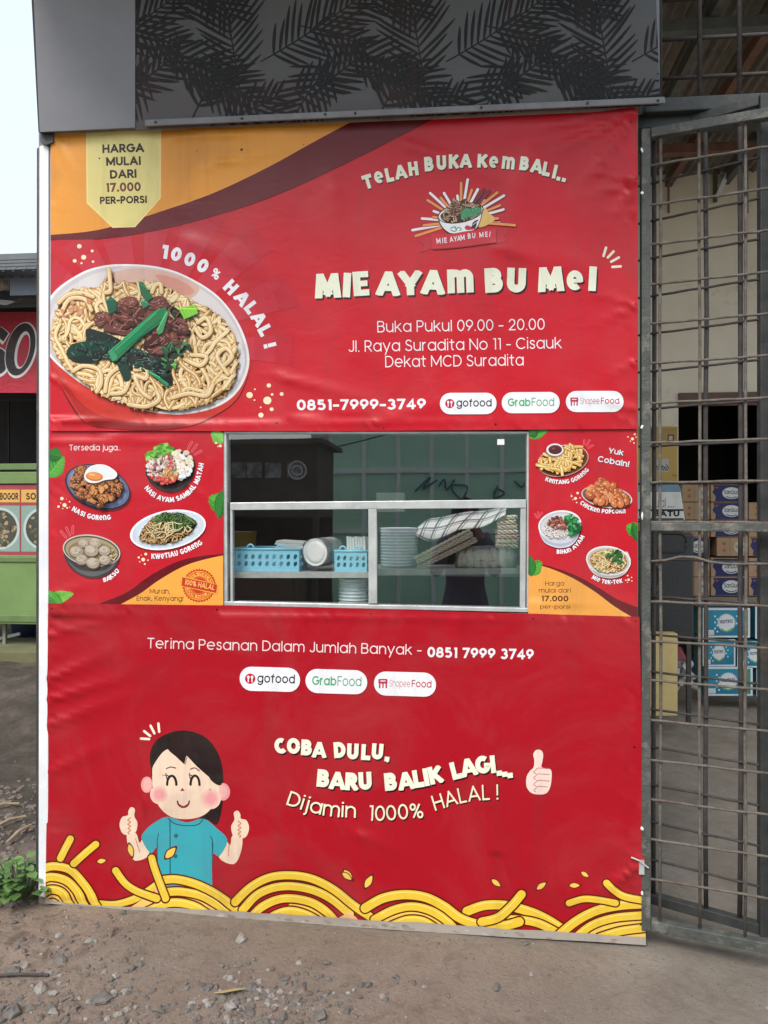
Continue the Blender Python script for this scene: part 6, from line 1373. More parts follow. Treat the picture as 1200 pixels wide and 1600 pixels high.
# small things seen in the dark of the stall
m = MB(); p = PY(372, 850, .5); m.box((p.x-.06, .45, SZ), (p.x+.06, .58, p.z+.05)); m.box((p.x-.062, .448, p.z+.04), (p.x+.062, .582, p.z+.055)); o = m.build('yellow_tin', mat('ochre_tin', (.42, .27, .06), None, .5), origin=(p.x, .5, SZ)); tag(o, 'ochre yellow tin standing behind the long blue basket', 'tin')
m = MB(); p = PY(425, 930, .35); m.lathe([(.01, 0), (.06, .005), (.085, .05), (.09, .085), (.085, .09), (.075, .06)], (p.x, .4, PY(460, 1010, .07).z), 24); o = m.build('orange_reflection', mat('orange_reflection_tint', (.55, .13, .04), None, .4), smooth=True, origin=(p.x, .4, PY(460, 1010, .07).z)); tag(o, 'bowl shape standing in for an orange reflection below the counter', 'bowl')  # bowl shape added in place of an orange reflection in the glass
m = MB(); p = PY(620, 770, .9); q = PY(630, 700, .9)
m.box((PY(588, 790, .8).x, .8, PY(588, 800, .8).z), (PY(632, 790, .8).x, .86, PY(600, 770, .8).z)); o = m.build('white_box', PAPER, bevel=.003, origin=(PY(610, 790, .8).x, .83, PY(588, 800, .8).z)); tag(o, 'plain white box deep inside the stall above the plastic bowl stack', 'box')
# ------------------------------------------------------------------ steel mesh gate (two folding leaves), grille and beams
GZ0 = .5*(1.5-646*2.747/1200)
def leaf(pxa, da, pxb, db, verts, z_top, z_bot, z_mid, name, label, bars, stiles, M_bar, M_frame, skew=0.0):
    A = PD(pxa, 800, da); B = PD(pxb, 800, db); d = (B-A); d.z = 0; L = d.length; d.normalize(); nrm = Vector((d.y, -d.x, 0))
    root = empty(name, (A.x, A.y, z_bot-.02)); tag(root, label, 'gate', 'folding steel gate leaves')
    def s_of(px):
        r_ = ray(px, 800); r2 = Vector((r_.x, r_.y)); a2 = Vector((A.x-CAMP.x, A.y-CAMP.y)); det = d.x*(-r2.y)+d.y*r2.x
        # CAMP + r*t = A + d*s
        return (-(a2.x)*(-r2.y)-(a2.y)*r2.x)/det
    def pt(s_, z, o=0.0): return (A.x+d.x*s_+nrm.x*o, A.y+d.y*s_+nrm.y*o, z)
    for px, w in stiles:
        m = MB(); m.bar(pt(s_of(px), z_bot-.02), pt(s_of(px), z_top+.018), .031 if w is None else w, .035); m.build('stile', M_frame, root, bevel=.003)
    sa, sb = s_of(stiles[0][0]), (s_of(stiles[-1][0]) if len(stiles) > 1 else L)
    for z, h, nm in ((z_top, .034, 'top_rail'), (z_bot, .036, 'bottom_rail'))+(((z_mid, .029, 'middle_rail'),) if z_mid else ()):
        m = MB(); m.bar(pt(min(sa, 0)+.021, z), pt(sb-.021, z), .036, h); m.build(nm, M_frame, root, bevel=.003)
    rng = random.Random(len(label))
    for z, bend in bars:
        k = 9; pts = [pt(min(sa, 0)+.02+(sb-.04-min(sa, 0))*i/(k-1), z+rng.uniform(-.0016, .0016)+(bend*math.exp(-((i-2.5)/1.2)**2)), .012) for i in range(k)]
        m = MB(); m.tube(pts, .0046, 7); m.build('rebar', M_bar, root, smooth=True)
    for px, r_ in verts:
        s_ = s_of(px); m = MB(); m.tube([pt(s_+rng.uniform(-.003, .003), z_bot+.016+(z_top-z_bot-.03)*i/8, -.001) for i in range(9)], r_, 8); m.build('upright', M_bar, root, smooth=True)
    return root, pt, s_of
zz = [2.7315-.1408*k for k in range(19)]
g1, gpt, gs = leaf(1008, 2.747, 1216, 2.588, [(1032, .0056), (1093, .0056), (1165, .0056)], 2.846, .03, 1.447, 'steel_gate', 'grey steel rod gate standing open beside the red banners, nearest leaf with a middle rail', [(z, .022 if i == 10 else 0) for i, z in enumerate(zz)], [(1008, None), (1216, .04)], REBAR_M, GATE_M)
zr = [1.5+(800-293)*2.916/1200-.1408*k for k in range(20)]
zr = [z for z in zr if z > .1]
DK_BAR = mat('dark_rusty_rod', (.075, .062, .058), (.045, .038, .036), .7, 40, .4, 200)
g2, _, _ = leaf(985, 2.935, 1200, 2.665, [(1022, .0085), (1103, .0085), (1157, .009)], 2.93, .05, None, 'steel_gate', 'dark rusty gate leaf folded behind the nearer grey gate leaf', [(z, 0) for z in zr], [(972, None), (1197, .05)], DK_BAR, DARK_ST)
# flakes of paint and a wire tie where gate meets stall
m = MB(); rg = random.Random(9)
p = gpt(gs(1001), PD(1001, 1350, 2.74).z, .0); m.box((p[0]-.012, p[1]-.03, p[2]-.03), (p[0]+.006, p[1]-.018, p[2]+.02)); m.tube([(p[0]-.04, p[1]-.03, p[2]+.03), (p[0]-.015, p[1]-.034, p[2]+.022), (p[0]+.02, p[1]-.03, p[2]-.005)], .003, 6); m.build('latch', ALU, g1)
for y0, h in ((240, 5), (306, 3), (806, 11), (668, 4), (1290, 3), (1390, 5)):
    p = PD(1000.5, y0, 2.735); m = MB(); stone_geo(m, (0, 0, 0), 1.0, rg); m.v = [(v[0]*.005, v[1]*.003, v[2]*.0024*h*1.3) for v in m.v]; o = m.build('paint_flake', WHITE_P, None); o.parent = g1; o.location = Vector((p.x, p.y-.026, p.z))-parent_world(g1)
# shop building behind: walls, doorway, roof, beams
CREAM_W = mat('stained_cream_plaster', (.80, .72, .58), (.72, .64, .51), .85, 2.2, .1, 40, c3=(.30, .26, .20), c3scale=1.6, c3lo=.6, c3hi=.78)
YW, SX0, SX1, CZ = 4.8, XR+.03, 4.6, 4.75
shop = empty('shop_building', (2.8, 3, 0)); tag(shop, 'open fronted cream walled shop with dark doorway behind the steel gate', 'shop')
dx0, dx1 = PY(1060, 700, YW).x, PY(1222, 700, YW).x; dz = PY(1060, 616, YW).z
m = MB(); m.box((SX0, YW, -.15), (dx0, YW+.15, CZ)); m.box((dx1, YW, -.15), (SX1, YW+.15, CZ)); m.box((dx0, YW, dz), (dx1, YW+.15, CZ)); m.build('wall', CREAM_W, shop)
MB().box((SX0-.16, YB+.04, -.15), (SX0-.012, YW, CZ)).build('wall', CREAM_W, shop)
BROWN = mat('brown_door_paint', (.16, .075, .05), (.10, .05, .035), .6, 8)
m = MB(); m.box((dx0-.002, YW-.02, dz-.115), (dx1+.002, YW+.03, dz+.01)); m.build('door_lintel', BROWN, shop)
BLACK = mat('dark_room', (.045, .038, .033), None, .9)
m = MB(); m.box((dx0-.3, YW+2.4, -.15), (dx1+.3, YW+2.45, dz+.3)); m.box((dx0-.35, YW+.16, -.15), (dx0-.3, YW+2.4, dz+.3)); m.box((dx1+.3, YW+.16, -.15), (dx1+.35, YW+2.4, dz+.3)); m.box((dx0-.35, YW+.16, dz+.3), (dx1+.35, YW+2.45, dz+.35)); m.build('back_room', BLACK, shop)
ZINC = mat('zinc_underside', (.19, .165, .14), (.13, .11, .09), .75, 3, .1, 30, stretch=(1, 3, 1), c3=(.12, .075, .05), c3scale=1.5, c3lo=.58, c3hi=.75)
m = MB(); nx = 120
for i in range(nx):
    pass
m.grid(lambda u, v: (SX0-.2+(SX1+.3-SX0)*u, -.15+(YW+.2)*v, CZ+.14*v*0+.018*math.sin(u*2*math.pi*54)), 480, 2); m.build('roof', ZINC, shop, smooth=True, fix=False)
RUST = mat('rusty_purlin', (.19, .085, .055), (.11, .055, .04), .8, 12, .2, 60); GRB = mat('grey_rafter', (.11, .11, .10), (.07, .07, .065), .7, 10)
for i, xr in enumerate((1.05, 1.62, 2.02, 2.55, 3.1, 3.7, 4.3)):
    m = MB(); m.box((xr-.03, .0, CZ-.12), (xr+.03, YW, CZ-.03)); m.build('rafter', RUST if i in (2, 4) else GRB, shop)
for yp, zz_ in ((3.9, CZ-.2), (2.2, CZ-.2)):
    m = MB(); m.box((SX0, yp, zz_), (SX1, yp+.08, zz_+.075)); m.build('tie_beam', RUST if yp > 3 else GRB, shop)
for px in (1045, 1118, 1168):
    p = PY(px, 300, YW-.05); m = MB(); m.tube([(p.x, YW-.04, PY(px, 262, YW).z), (p.x, YW-.04, PY(px, 335 if px != 1118 else 318, YW).z)], .022 if px == 1118 else .012, 8); m.build('conduit', GRB if px == 1118 else mat('brown_conduit', (.22, .15, .09), None, .6), shop)
m = MB(); p = PY(1128, 290, YW-.08); m.bar((p.x-.04, YW-.08, p.z-.10), (p.x+.05, YW-.08, p.z+.12), .05, .04); m.build('fluorescent_tube', WHITE_P, shop)
frb = MB(); frb.box((SX0-.0, .03, PY(1100, 171, .03).z), (SX1, .10, PY(1100, 149, .03).z)); frb.build('front_beam', DARK_ST, shop, bevel=.004)
frb = MB(); frb.box((SX0-.03, .065, PY(1100, 196, .065).z), (SX1, .13, PY(1100, 174, .065).z)); frb.build('front_beam', DARK_ST, shop, bevel=.004)
# fixed rod grille above the beam
gr = empty('rod_grille', (PY(1100, 150, .05).x, .05, PY(1100, 149, .03).z)); tag(gr, 'dark steel rod grille fixed above the gate opening', 'grille')
for px in (1031, 1093, 1155, 1217, 1279): x = PY(px, 60, .05).x; MB().tube([(x, .05, PY(1100, 149, .03).z), (x, .05, CZ-.03)], .0085, 8).build('upright', DK_BAR, gr, smooth=True)
for py in (117, 56, -6, -68): z = PY(1100, py, .05).z; MB().tube([(XR+.01, .062, z), (SX1, .062, z)], .0075, 8).build('rod', DK_BAR, gr, smooth=True)
MB().box((XR-.03, .022, 3.0), (XR+.03, .09, CZ)).build('stile', DARK_ST, gr)

# goods in the shop
KRAFT = mat('brown_cardboard', (.36, .235, .14), (.30, .19, .11), .85, 6, .1, 80); PRT = print_mat('printed_cardboard', .55, .35, .18, .0, .95)
SANP = []
def front_art(Y): return Art((0, Y, 0), (1, 0, 0), (0, 0, 1), gain=.85, base=.001)
def carton(px0, py0, px1, py1, Y, depth, style, label, group):
    a = PY(px0, py1, Y); b = PY(px1, py0, Y); m = MB(); m.box((a.x, Y, a.z), (b.x, Y+depth, b.z)); base = {'blue': KRAFT, 'brown': KRAFT, 'teal': TEAL_B}[style]
    o = m.build('carton', base, None, bevel=.004, origin=((a.x+b.x)/2, Y+depth/2, a.z)); tag(o, label, 'carton', group)
    t = front_art(Y); t.bin('printed_label'); w, h = px1-px0, py1-py0; X_ = lambda f: px0+w*f; Y_ = lambda f: py0+h*f
    if style == 'blue':
        t.poly(catmull([(X_(.06), Y_(.03)), (X_(.5), Y_(.03)), (X_(.98), Y_(.03))], 2)+catmull([(X_(.98), Y_(.97)), (X_(.5), Y_(.97)), (X_(.12), Y_(.97))], 2)+[(X_(.14), Y_(.7)), (X_(.04), Y_(.45)), (X_(.1), Y_(.2))], (24, 36, 92))
        t.ell(X_(.6), Y_(.5), w*.27, h*.34, (214, 216, 214)); t.text('SanQua', X_(.38), X_(.82), Y_(.56), Y_(.56), h*.24, .12, (40, 44, 60), GEO); t.line(catmull([(X_(.45), Y_(.7)), (X_(.6), Y_(.78)), (X_(.75), Y_(.7))], 4), h*.05, (40, 44, 60)); t.ell(X_(.17), Y_(.18), w*.05, h*.06, (150, 60, 60))
    elif style == 'brown':
        t.ell(X_(.78), Y_(.5), w*.2, h*.32, (190, 184, 170)); t.text('SanQua', X_(.63), X_(.93), Y_(.56), Y_(.56), h*.18, .12, (70, 60, 60), GEO); t.rrect(X_(.2), Y_(.25), X_(.3), Y_(.4), 1, (150, 90, 60)); t.rrect(X_(.2), Y_(.6), X_(.3), Y_(.75), 1, (150, 90, 60)); t.line([(X_(.45), Y_(.0)), (X_(.45), Y_(1))], w*.03, (150, 118, 84), 'b')
    else:
        t.fan([(X_(.0), Y_(.0)), (X_(1), Y_(.0)), (X_(1), Y_(1)), (X_(0), Y_(1))], (222, 230, 232)); t.fan([(X_(.045), Y_(.07)), (X_(.955), Y_(.07)), (X_(.955), Y_(.94)), (X_(.045), Y_(.94))], (26, 142, 172)); t.fan([(X_(.045), Y_(.72)), (X_(.955), Y_(.55)), (X_(.955), Y_(.94)), (X_(.045), Y_(.94))], (20, 122, 156))
        if depth > .26: t.fan([(X_(.83), Y_(.1)), (X_(.92), Y_(.1)), (X_(.92), Y_(.94)), (X_(.83), Y_(.94))], (90, 150, 60))
        t.ell(X_(.5), Y_(.5), w*.19, h*.31, (180, 200, 210)); t.ell(X_(.5), Y_(.5), w*.17, h*.28, (226, 230, 232)); t.text('Montess', X_(.36), X_(.64), Y_(.54), Y_(.5), h*.15, .13, (60, 70, 100), GEO); t.line(catmull([(X_(.4), Y_(.72)), (X_(.5), Y_(.8)), (X_(.62), Y_(.7))], 4), h*.05, (110, 170, 80))
        for i in range(6): t.ell(X_(.26+.05*(i % 2)), Y_(.28+.13*i*.8), w*.02, h*.035, (226, 236, 240), n=8); 
        for i in range(4): t.ell(X_(.72+.05*(i % 2)), Y_(.28+.12*i), w*.02, h*.035, (226, 236, 240), n=8)
        t.rrect(X_(.08), Y_(.74), X_(.24), Y_(.92), 1, (210, 222, 228))
    t.build(PRT, root=o); return o
TEAL_B = mat('teal_carton_board', (.03, .20, .28), (.025, .17, .24), .6, 6)
grp = 'cartons stacked in the shop'
YT, YS = 3.55, 3.62
# teal cartons on the floor (bottom row first), then brown and navy ones above
carton(1100, 1042, 1176, 1087, YT, .32, 'teal', 'teal carton on the shop floor at the bottom of the stack, widest of its colour', grp)
carton(1182, 1045, 1258, 1088, YT, .32, 'teal', 'teal carton on the shop floor half hidden by the gate edge', grp)
carton(1098, 999, 1149, 1041, YT, .24, 'teal', 'small square teal carton with white edges resting on the widest teal carton', grp)
carton(1152, 1002, 1208, 1043, YT, .24, 'teal', 'teal carton in the middle row next to the small square one', grp)
carton(1098, 950, 1172, 996, YT, .24, 'teal', 'teal carton on top of its stack with large round white emblem', grp)
carton(1180, 946, 1250, 998, YT, .24, 'teal', 'top teal carton at the right, cut off by the gate edge', grp)
m = MB(); a = PY(1085, 948, YS); b = PY(1262, 934, YS); m.box((a.x, YS-.02, a.z+.01), (b.x, YS+.42, b.z)); o = m.build('pallet_board', mat('old_board', (.20, .16, .12), None, .8), origin=((a.x+b.x)/2, YS+.2, a.z)); tag(o, 'old brown board lying between teal and navy cartons', 'board')
rows = [(902, 931), (872, 901), (840, 869), (813, 839), (785, 812), (757, 784)]
for i, (y0, y1) in enumerate(rows):
    hh = ['bottom of', 'second from bottom in', 'third from bottom in', 'fourth from bottom in', 'second from top in', 'top of'][i]
    if i != 2: carton(1111, y0, 1164, y1, YS, .3, 'blue', 'navy and brown carton, %s the middle carton column' % hh, grp)
    else: carton(1120, y0, 1166, y1, YS, .3, 'brown', 'brown cardboard carton between navy ones in the middle carton column', grp)
    carton(1066, y0, 1109, y1, YS+.02, .28, 'brown' if i not in (2,) else 'blue', ('plain brown carton, %s the carton column beside the black cabinet' if i != 2 else 'navy carton, %s the carton column beside the black cabinet') % hh, grp)
    if i < 5: carton(1170, y0, 1222, y1, YS+.03, .28, 'blue' if i in (0, 2) else 'brown', ('navy carton, %s the carton column at the gate edge' if i in (0, 2) else 'brown carton, %s the carton column at the gate edge') % (hh if i < 4 else 'top of'), grp)
# black cabinet (loudspeaker) with handle, plywood panel before it, white ice sign, yellow poster
BLK = mat('black_textured_case', (.035, .035, .036), (.022, .022, .023), .55, 60, .3, 150)
Yc = 3.0; a = PY(985, 1000, Yc); b = PY(1085, 833, Yc); cab = empty('black_cabinet', ((a.x+b.x)/2, Yc+.2, a.z-.55)); tag(cab, 'tall black cabinet with recessed handle behind the yellow plywood panel', 'cabinet')
m = MB(); m.box((a.x, Yc, a.z), (b.x, Yc+.5, b.z)); m.build('case', BLK, cab, bevel=.02)
for lx in (a.x+.05, b.x-.03):
    for ly in (Yc+.04, Yc+.46): MB().bar((lx, ly, -.06), (lx, ly, a.z), .03, .03).build('leg', DK_BAR, cab)
p = PY(1023, 902, Yc); m = MB()
m.tube([(p.x+.035*math.cos(t), Yc-.004, p.z+.10*math.sin(t)) for t in [2*math.pi*i/20 for i in range(21)]], .014, 8); m.build('handle', mat('dark_handle', (.06, .06, .06), None, .4), cab, smooth=True)
p = PY(1048, 848, Yc); m = MB(); m.tube([(p.x+.11*math.copysign(abs(math.cos(t))**.5, math.cos(t)), Yc-.002, p.z+.07*math.copysign(abs(math.sin(t))**.5, math.sin(t))) for t in [2*math.pi*i/28 for i in range(29)]], .008, 6); m.build('recess_rim', BLK, cab, smooth=True)
PLY = mat('yellow_plywood', (.66, .50, .22), (.56, .42, .17), .6, 5, .08, 30, c3=(.24, .17, .09), c3scale=4, c3lo=.6, c3hi=.75)
Yp = 2.75; m = MB(); m.pxprism([(985, 990), (1059, 990), (1059, 1119), (985, 1119)], Yp, Yp+.10); o = m.build('plywood_box', PLY, None, bevel=.006, origin=tuple(PY(1030, 1119, Yp))); tag(o, 'pale yellow painted wooden box with worn corners standing on the shop floor', 'wooden box')
Yq = 3.95; m = MB(); m.pxprism([(985, 664), (1059.5, 666), (1059.5, 1050), (985, 1050)], Yq, Yq+.3); o = m.build('poster_stand', PLY, None, bevel=.004, origin=tuple(PY(1030, 1050, Yq))); tag(o, 'tall yellow poster stand left of the dark doorway', 'poster stand')
t = front_art(Yq); t.bin('poster'); t.fan([(985, 666), (1058, 667), (1058, 766), (985, 765)], (206, 168, 92)); t.fan([(985, 668), (1058, 668), (1058, 690), (985, 690)], (176, 142, 84))
for x0, y0, x1, y1, cc in ((1013, 670, 1024, 690, (110, 88, 40)), (1026, 672, 1033, 688, (196, 156, 70)), (1043, 679, 1053, 690, (90, 60, 40)), (1045, 681, 1051, 688, (200, 180, 150)), (1022, 717, 1045, 737, (200, 200, 190)), (1016, 745, 1026, 753, (226, 206, 160))): t.rrect(x0, y0, x1, y1, 1, cc)
for k in range(7): t.line(catmull([(1023+k*3, 726+k % 3*2), (1026+k*3, 731), (1024+k*3, 735)], 3), 1.4, (60, 60, 54))
t.line([(1050, 742), (1057, 744)], 2, (160, 120, 60)); t.build(PRT, root=o)
Ys = 3.3; m = MB(); m.pxprism([(985, 769), (1064, 769), (1070, 813), (985, 813)], Ys, Ys+.28); o = m.build('ice_sign', PAPER, None, bevel=.004, origin=tuple(PY(1030, 813, Ys))); tag(o, 'white hand lettered sign reading Jual ES BATU on the black cabinet', 'sign')
t = front_art(Ys); t.bin('lettering'); t.fan([(986, 770), (1063, 770), (1069, 812), (986, 812)], (226, 226, 222)); t.fan([(986, 757), (1060, 757), (1066, 769), (986, 769)], (120, 150, 170))
t.text('Jual', 1015, 1041, 793, 793, 15, .05, (70, 70, 72), GEO); t.text('...', 1043, 1054, 793, 793, 12, .1, (70, 70, 72), GEO); t.line([(987, 797), (1068, 797)], 3, (30, 30, 32), 'b'); t.text('ES BATU', 998, 1062, 807, 807, 9, .17, (26, 26, 28), GEO); t.line([(987, 811), (1068, 811)], 2.5, (40, 40, 42), 'b'); t.build(PRT, root=o)
# clear bag of plastic cups and a red bag
rg = random.Random(12); m = MB(); c = PY(1075, 1078, 3.3)
for k in range(26):
    q = (c.x+rg.uniform(-.07, .06), 3.35+rg.uniform(-.05, .1), c.z+rg.uniform(.0, .2)); ax = Vector((rg.uniform(-1, 1), rg.uniform(-1, 1), rg.uniform(-1, 1))); m.lathe([(.022, 0), (.03, .06), (.032, .062), (.026, .05)], q, 10, tuple(ax))
o = m.build('cup_bag', mat('clear_cup_plastic', (.55, .53, .52), (.35, .33, .32), .25, 20), None, smooth=True, origin=(c.x, 3.35, c.z)); tag(o, 'bag of clear plastic cups on the floor beside the teal cartons', 'bag of cups')
m = MB()
def bagf(u, v): t_ = 2*math.pi*u; r_ = .075*(math.sin(math.pi*(.1+.85*v))**.5)*(1+.15*math.sin(5*t_+7*v)); return (c.x-.03+r_*math.cos(t_)*1.1, 3.52+r_*math.sin(t_), c.z+.30*v)
m.grid(bagf, 24, 10); o = m.build('red_bag', mat('red_plastic_bag', (.30, .025, .03), (.2, .02, .025), .4, 10), None, smooth=True, origin=(c.x-.03, 3.52, c.z)); tag(o, 'crumpled red plastic bag behind the clear cups', 'bag')
# ------------------------------------------------------------------ neighbouring stall on the left
YN = 3.0
GRN = mat('green_painted_board', (.17, .27, .085), (.13, .21, .065), .55, 3, .05, 40, c3=(.14, .19, .07), c3scale=6, c3lo=.6, c3hi=.78); GRN2 = mat('dark_green_rail', (.13, .21, .07), (.10, .16, .05), .6, 5)
nb = empty('soup_stall', (PY(-100, 1035, YN).x, YN+.5, .3)); tag(nb, 'green painted soup stall with dark opening on the open lot left of the red stall', 'food stall')
def npx(x0, y0, x1, y1, Yf, Yb, m_, nm, par=None, bev=0.004): m = MB(); m.pxbox(x0, y0, x1, y1, Yf, Yb); return m.build(nm, m_, par or nb, bevel=bev)
LX, RX = -330, 66
npx(LX, 868, RX, 970, YN, YN+.05, GRN, 'counter_board'); npx(LX, 724, RX, 736, YN-.02, YN+.05, GRN2, 'rail'); npx(LX, 737, RX, 757, YN-.01, YN+.05, GRN, 'rail'); npx(LX, 871, RX, 876, YN-.012, YN-.001, GRN2, 'rail'); npx(LX, 962, RX, 967, YN-.01, YN-.001, GRN2, 'rail')
npx(LX, 757, RX, 868, YN+.004, YN+.05, mat('red_board', (.36, .05, .06), None, .6), 'picture_board')
for x in (-300, -120, 6, 60): npx(x-2.5, 970, x+2.5, 1030, YN+.1, YN+.13, mat('stall_leg_steel', (.25, .25, .2), None, .6), 'leg')
m = MB(); a, b = PY(-20, 1002, YN+.3), PY(32, 990, YN+.3); m.bar((a.x, YN+.3, a.z), (b.x, YN+.3, b.z), .02, .025); m.build('brace', ALU, nb)
m = MB(); p = PY(40, 990, YN+.5); m.lathe([(.02, 0), (.12, .0), (.15, .28), (.155, .3), (.14, .29)], (p.x, YN+.55, PY(40, 1016, YN+.5).z), 20); m.build('blue_pail', mat('dark_blue_plastic', (.03, .04, .10), None, .5), nb, smooth=True)
npx(LX, 1020, RX, 1040, YN-.25, YN+1.2, mat('mossy_ledge', (.16, .16, .07), (.12, .11, .06), .9, 5, .3, 30), 'ledge')
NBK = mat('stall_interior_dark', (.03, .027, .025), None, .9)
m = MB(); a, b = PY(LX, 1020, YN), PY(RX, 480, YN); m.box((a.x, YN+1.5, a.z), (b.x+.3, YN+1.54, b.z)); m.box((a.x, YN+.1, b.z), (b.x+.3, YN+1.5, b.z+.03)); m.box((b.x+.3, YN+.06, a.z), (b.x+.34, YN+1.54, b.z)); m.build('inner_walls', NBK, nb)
npx(12, 628, 14, 724, YN+.8, YN+.82, mat('inner_post', (.06, .05, .045), None, .8), 'inner_post'); npx(LX, 626, RX, 629, YN+.8, YN+.82, mat('inner_bar', (.06, .05, .045), None, .8), 'inner_bar')
m = MB(); a, b = PY(LX, 420, YN-.35), PY(RX+6, 404, YN-.35)
m.grid(lambda u, v: (a.x+(b.x-a.x)*u, YN-.35+1.9*v, b.z-.07+.22*v+.02*math.sin(u*2*math.pi*26)), 300, 3); m.build('roof', mat('aged_roof_sheet', (.16, .17, .18), (.11, .115, .12), .6, 5), nb, smooth=True, fix=False)
m = MB(); 
for k in range(4): m.pxbox(LX, 404+k*5.2, RX, 408+k*5.2, YN-.36+k*.004, YN-.33)
m.build('roof_edge', mat('ribbed_roof_edge', (.13, .14, .15), None, .6), nb)
npx(15, 424, RX, 462, YN-.1, YN-.07, mat('blue_grey_sheet', (.28, .31, .38), (.22, .25, .31), .55, 4), 'gable_sheet'); npx(LX, 424, 14.5, 464, YN-.098, YN-.06, mat('rubble_board', (.40, .34, .26), (.16, .13, .10), .9, 18, .8, 30, lo=.42, hi=.58), 'rubble_gable')
m = MB(); a, b = PY(LX, 476, YN-.2), PY(RX, 462, YN-.2)
m.grid(lambda u, v: (a.x+(b.x-a.x)*u, YN-.5+.5*v, PY(0, 484, YN-.2).z+.11*v-.05*math.sin(math.pi*((u*9) % 1))*(1-v)), 90, 8); m.build('awning', mat('dark_canvas', (.08, .075, .07), (.05, .047, .045), .8, 6), nb, smooth=True, fix=False)
# its hanging red banner with black and white letters
def nwave(U, V): h = .012*np.sin(7*V+1.5*U)+.01*np.sin(19*V+2.7*U)+.006*np.sin(31*V-5*U); e = 7*.012*np.cos(7*V+1.5*U)+19*.01*np.cos(19*V+2.7*U)+31*.006*np.cos(31*V-5*U); return h, .018*np.cos(7*V+1.5*U), e
t = Art((0, YN-.06, 0), (1, 0, 0), (0, 0, 1), gain=.9, cell=.05, disp=None, clip=[(LX, 490), (RX, 487), (RX, 614), (LX, 612)], base=.0)
t.bin('banner'); t.fan([(LX-20, 470), (RX+20, 470), (RX+20, 640), (LX-20, 640)], (190, 34, 56))
t.bin('lettering'); t.letters([('B', -196, 548, 4), ('A', -130, 548, 4), ('K', -66, 548, 4), ('S', -12, 550, 6)], 84, .26, (240, 236, 232), FAT, None, .85); t.letters([('B', -197, 546, 4), ('A', -131, 546, 4), ('K', -67, 546, 4), ('S', -13, 548, 6)], 80, .2, (44, 38, 38), FAT, None, .85)
o_ = ell(33, 547, 24, 45, 14, 40); t.poly(o_, (240, 236, 232)); t.poly(ell(32, 546, 22, 42, 14, 40), (44, 38, 38)); t.poly(ell(35, 547, 11, 30, 12, 32), (240, 236, 232)); t.poly(ell(36.5, 548, 8.5, 26, 12, 32), (190, 34, 56))
ob = t.build(print_mat('red_stall_vinyl', .45, .4, .2, .12), root=None); tag(ob['banner'], 'red banner with large black and white letters hanging on the green stall', 'banner')
# picture labels of the soups
t = Art((0, YN+.004, 0), (1, 0, 0), (0, 0, 1), gain=.85, base=.002); t.bin('menu_pictures')
rg = random.Random(3)
for k, (x0, x1, txt) in enumerate(((-42, 31, 'BOGOR'), (33.5, 106, 'SOTO'), (-117, -44, 'SOTO'))):
    t.fan([(x0, 765), (x1, 765), (x1, 785), (x0, 785)], (226, 176, 92))
    if k < 2: t.text(txt, x0+(42 if k == 0 else 7), x0+(71 if k == 0 else 40), 781, 781, 11, .15, (60, 34, 24), GEO)
    t.fan([(x0, 790), (x1, 790), (x1, 862), (x0, 862)], (142, 168, 156)); c = (x0+(38 if k == 0 else 37), 826); c = (x0+(42 if k == 0 else 34), 826)
    t.ell(*c, 31, 33, (190, 204, 200)); t.ell(*c, 27, 29, (70, 72, 62)); 
    crumbs(t, ell(*c, 24, 26), 60, (2, 4.5), rg, [(110, 100, 70), (60, 56, 46), (150, 140, 110), (90, 104, 70), (176, 150, 110)])
ob = t.build(PRT, parent=nb)

# little tree far behind the neighbour stall
def thin_tree(loc, H, seed, n, lm, bm_, name, label, leaf=.05, spread=.5, group=None, tr=.02):
    rng = random.Random(seed); root = empty(name, loc); tag(root, label, 'tree', group); tm = MB(); lv = MB(); L = Vector(loc)
    def leaf_q(p, s):
        a = Vector((rng.uniform(-1, 1), rng.uniform(-1, 1), rng.uniform(-.6, .6))).normalized(); b = a.cross(Vector((rng.uniform(-1, 1), rng.uniform(-1, 1), 1))).normalized()*s*.3; a = a*s
        lv.add([p, p+a*.5+b, p+a, p+a*.5-b], [(0, 1, 2, 3)])
    def grow(p, d, l, r, lev):
        pts = [p]; q = p; dd = d
        for i in range(5): dd = (dd+Vector((rng.uniform(-.2, .2), rng.uniform(-.2, .2), rng.uniform(-.05, .15)))).normalized(); q = q+dd*(l/5); pts.append(q)
        tm.tube(pts, r, 6, r*.55)
        if lev < 3:
            for _ in range(3 if lev else n): 
                k = rng.randint(2, 5); grow(pts[k], (dd+Vector((rng.uniform(-1, 1), rng.uniform(-1, 1), rng.uniform(-.2, .7)))*spread*1.5).normalized(), l*rng.uniform(.5, .75), r*.55, lev+1)
        if lev >= 2:
            for _ in range(16): leaf_q(pts[rng.randint(1, 5)]+Vector((rng.gauss(0, .05), rng.gauss(0, .05), rng.gauss(0, .05))), leaf*rng.uniform(.7, 1.4))
    grow(L, Vector((0, 0, 1)), H*.5, H*tr, 0)
    tm.build('trunk', bm_, root, smooth=True); lv.build('crown', lm, root, fix=False)
    return root
LEAFM = mat('pale_leaf', (.30, .33, .24), (.24, .27, .19), .6, 8); BARK = mat('bark', (.18, .15, .12), (.11, .09, .07), .9, 20)
p = PY(50, 460, 8.0); thin_tree((p.x+.15, 8.0, .2), 6.2, 4, 3, LEAFM, BARK, 'young_tree', 'thin wispy young tree showing above the neighbour roof', .06, tr=.004)

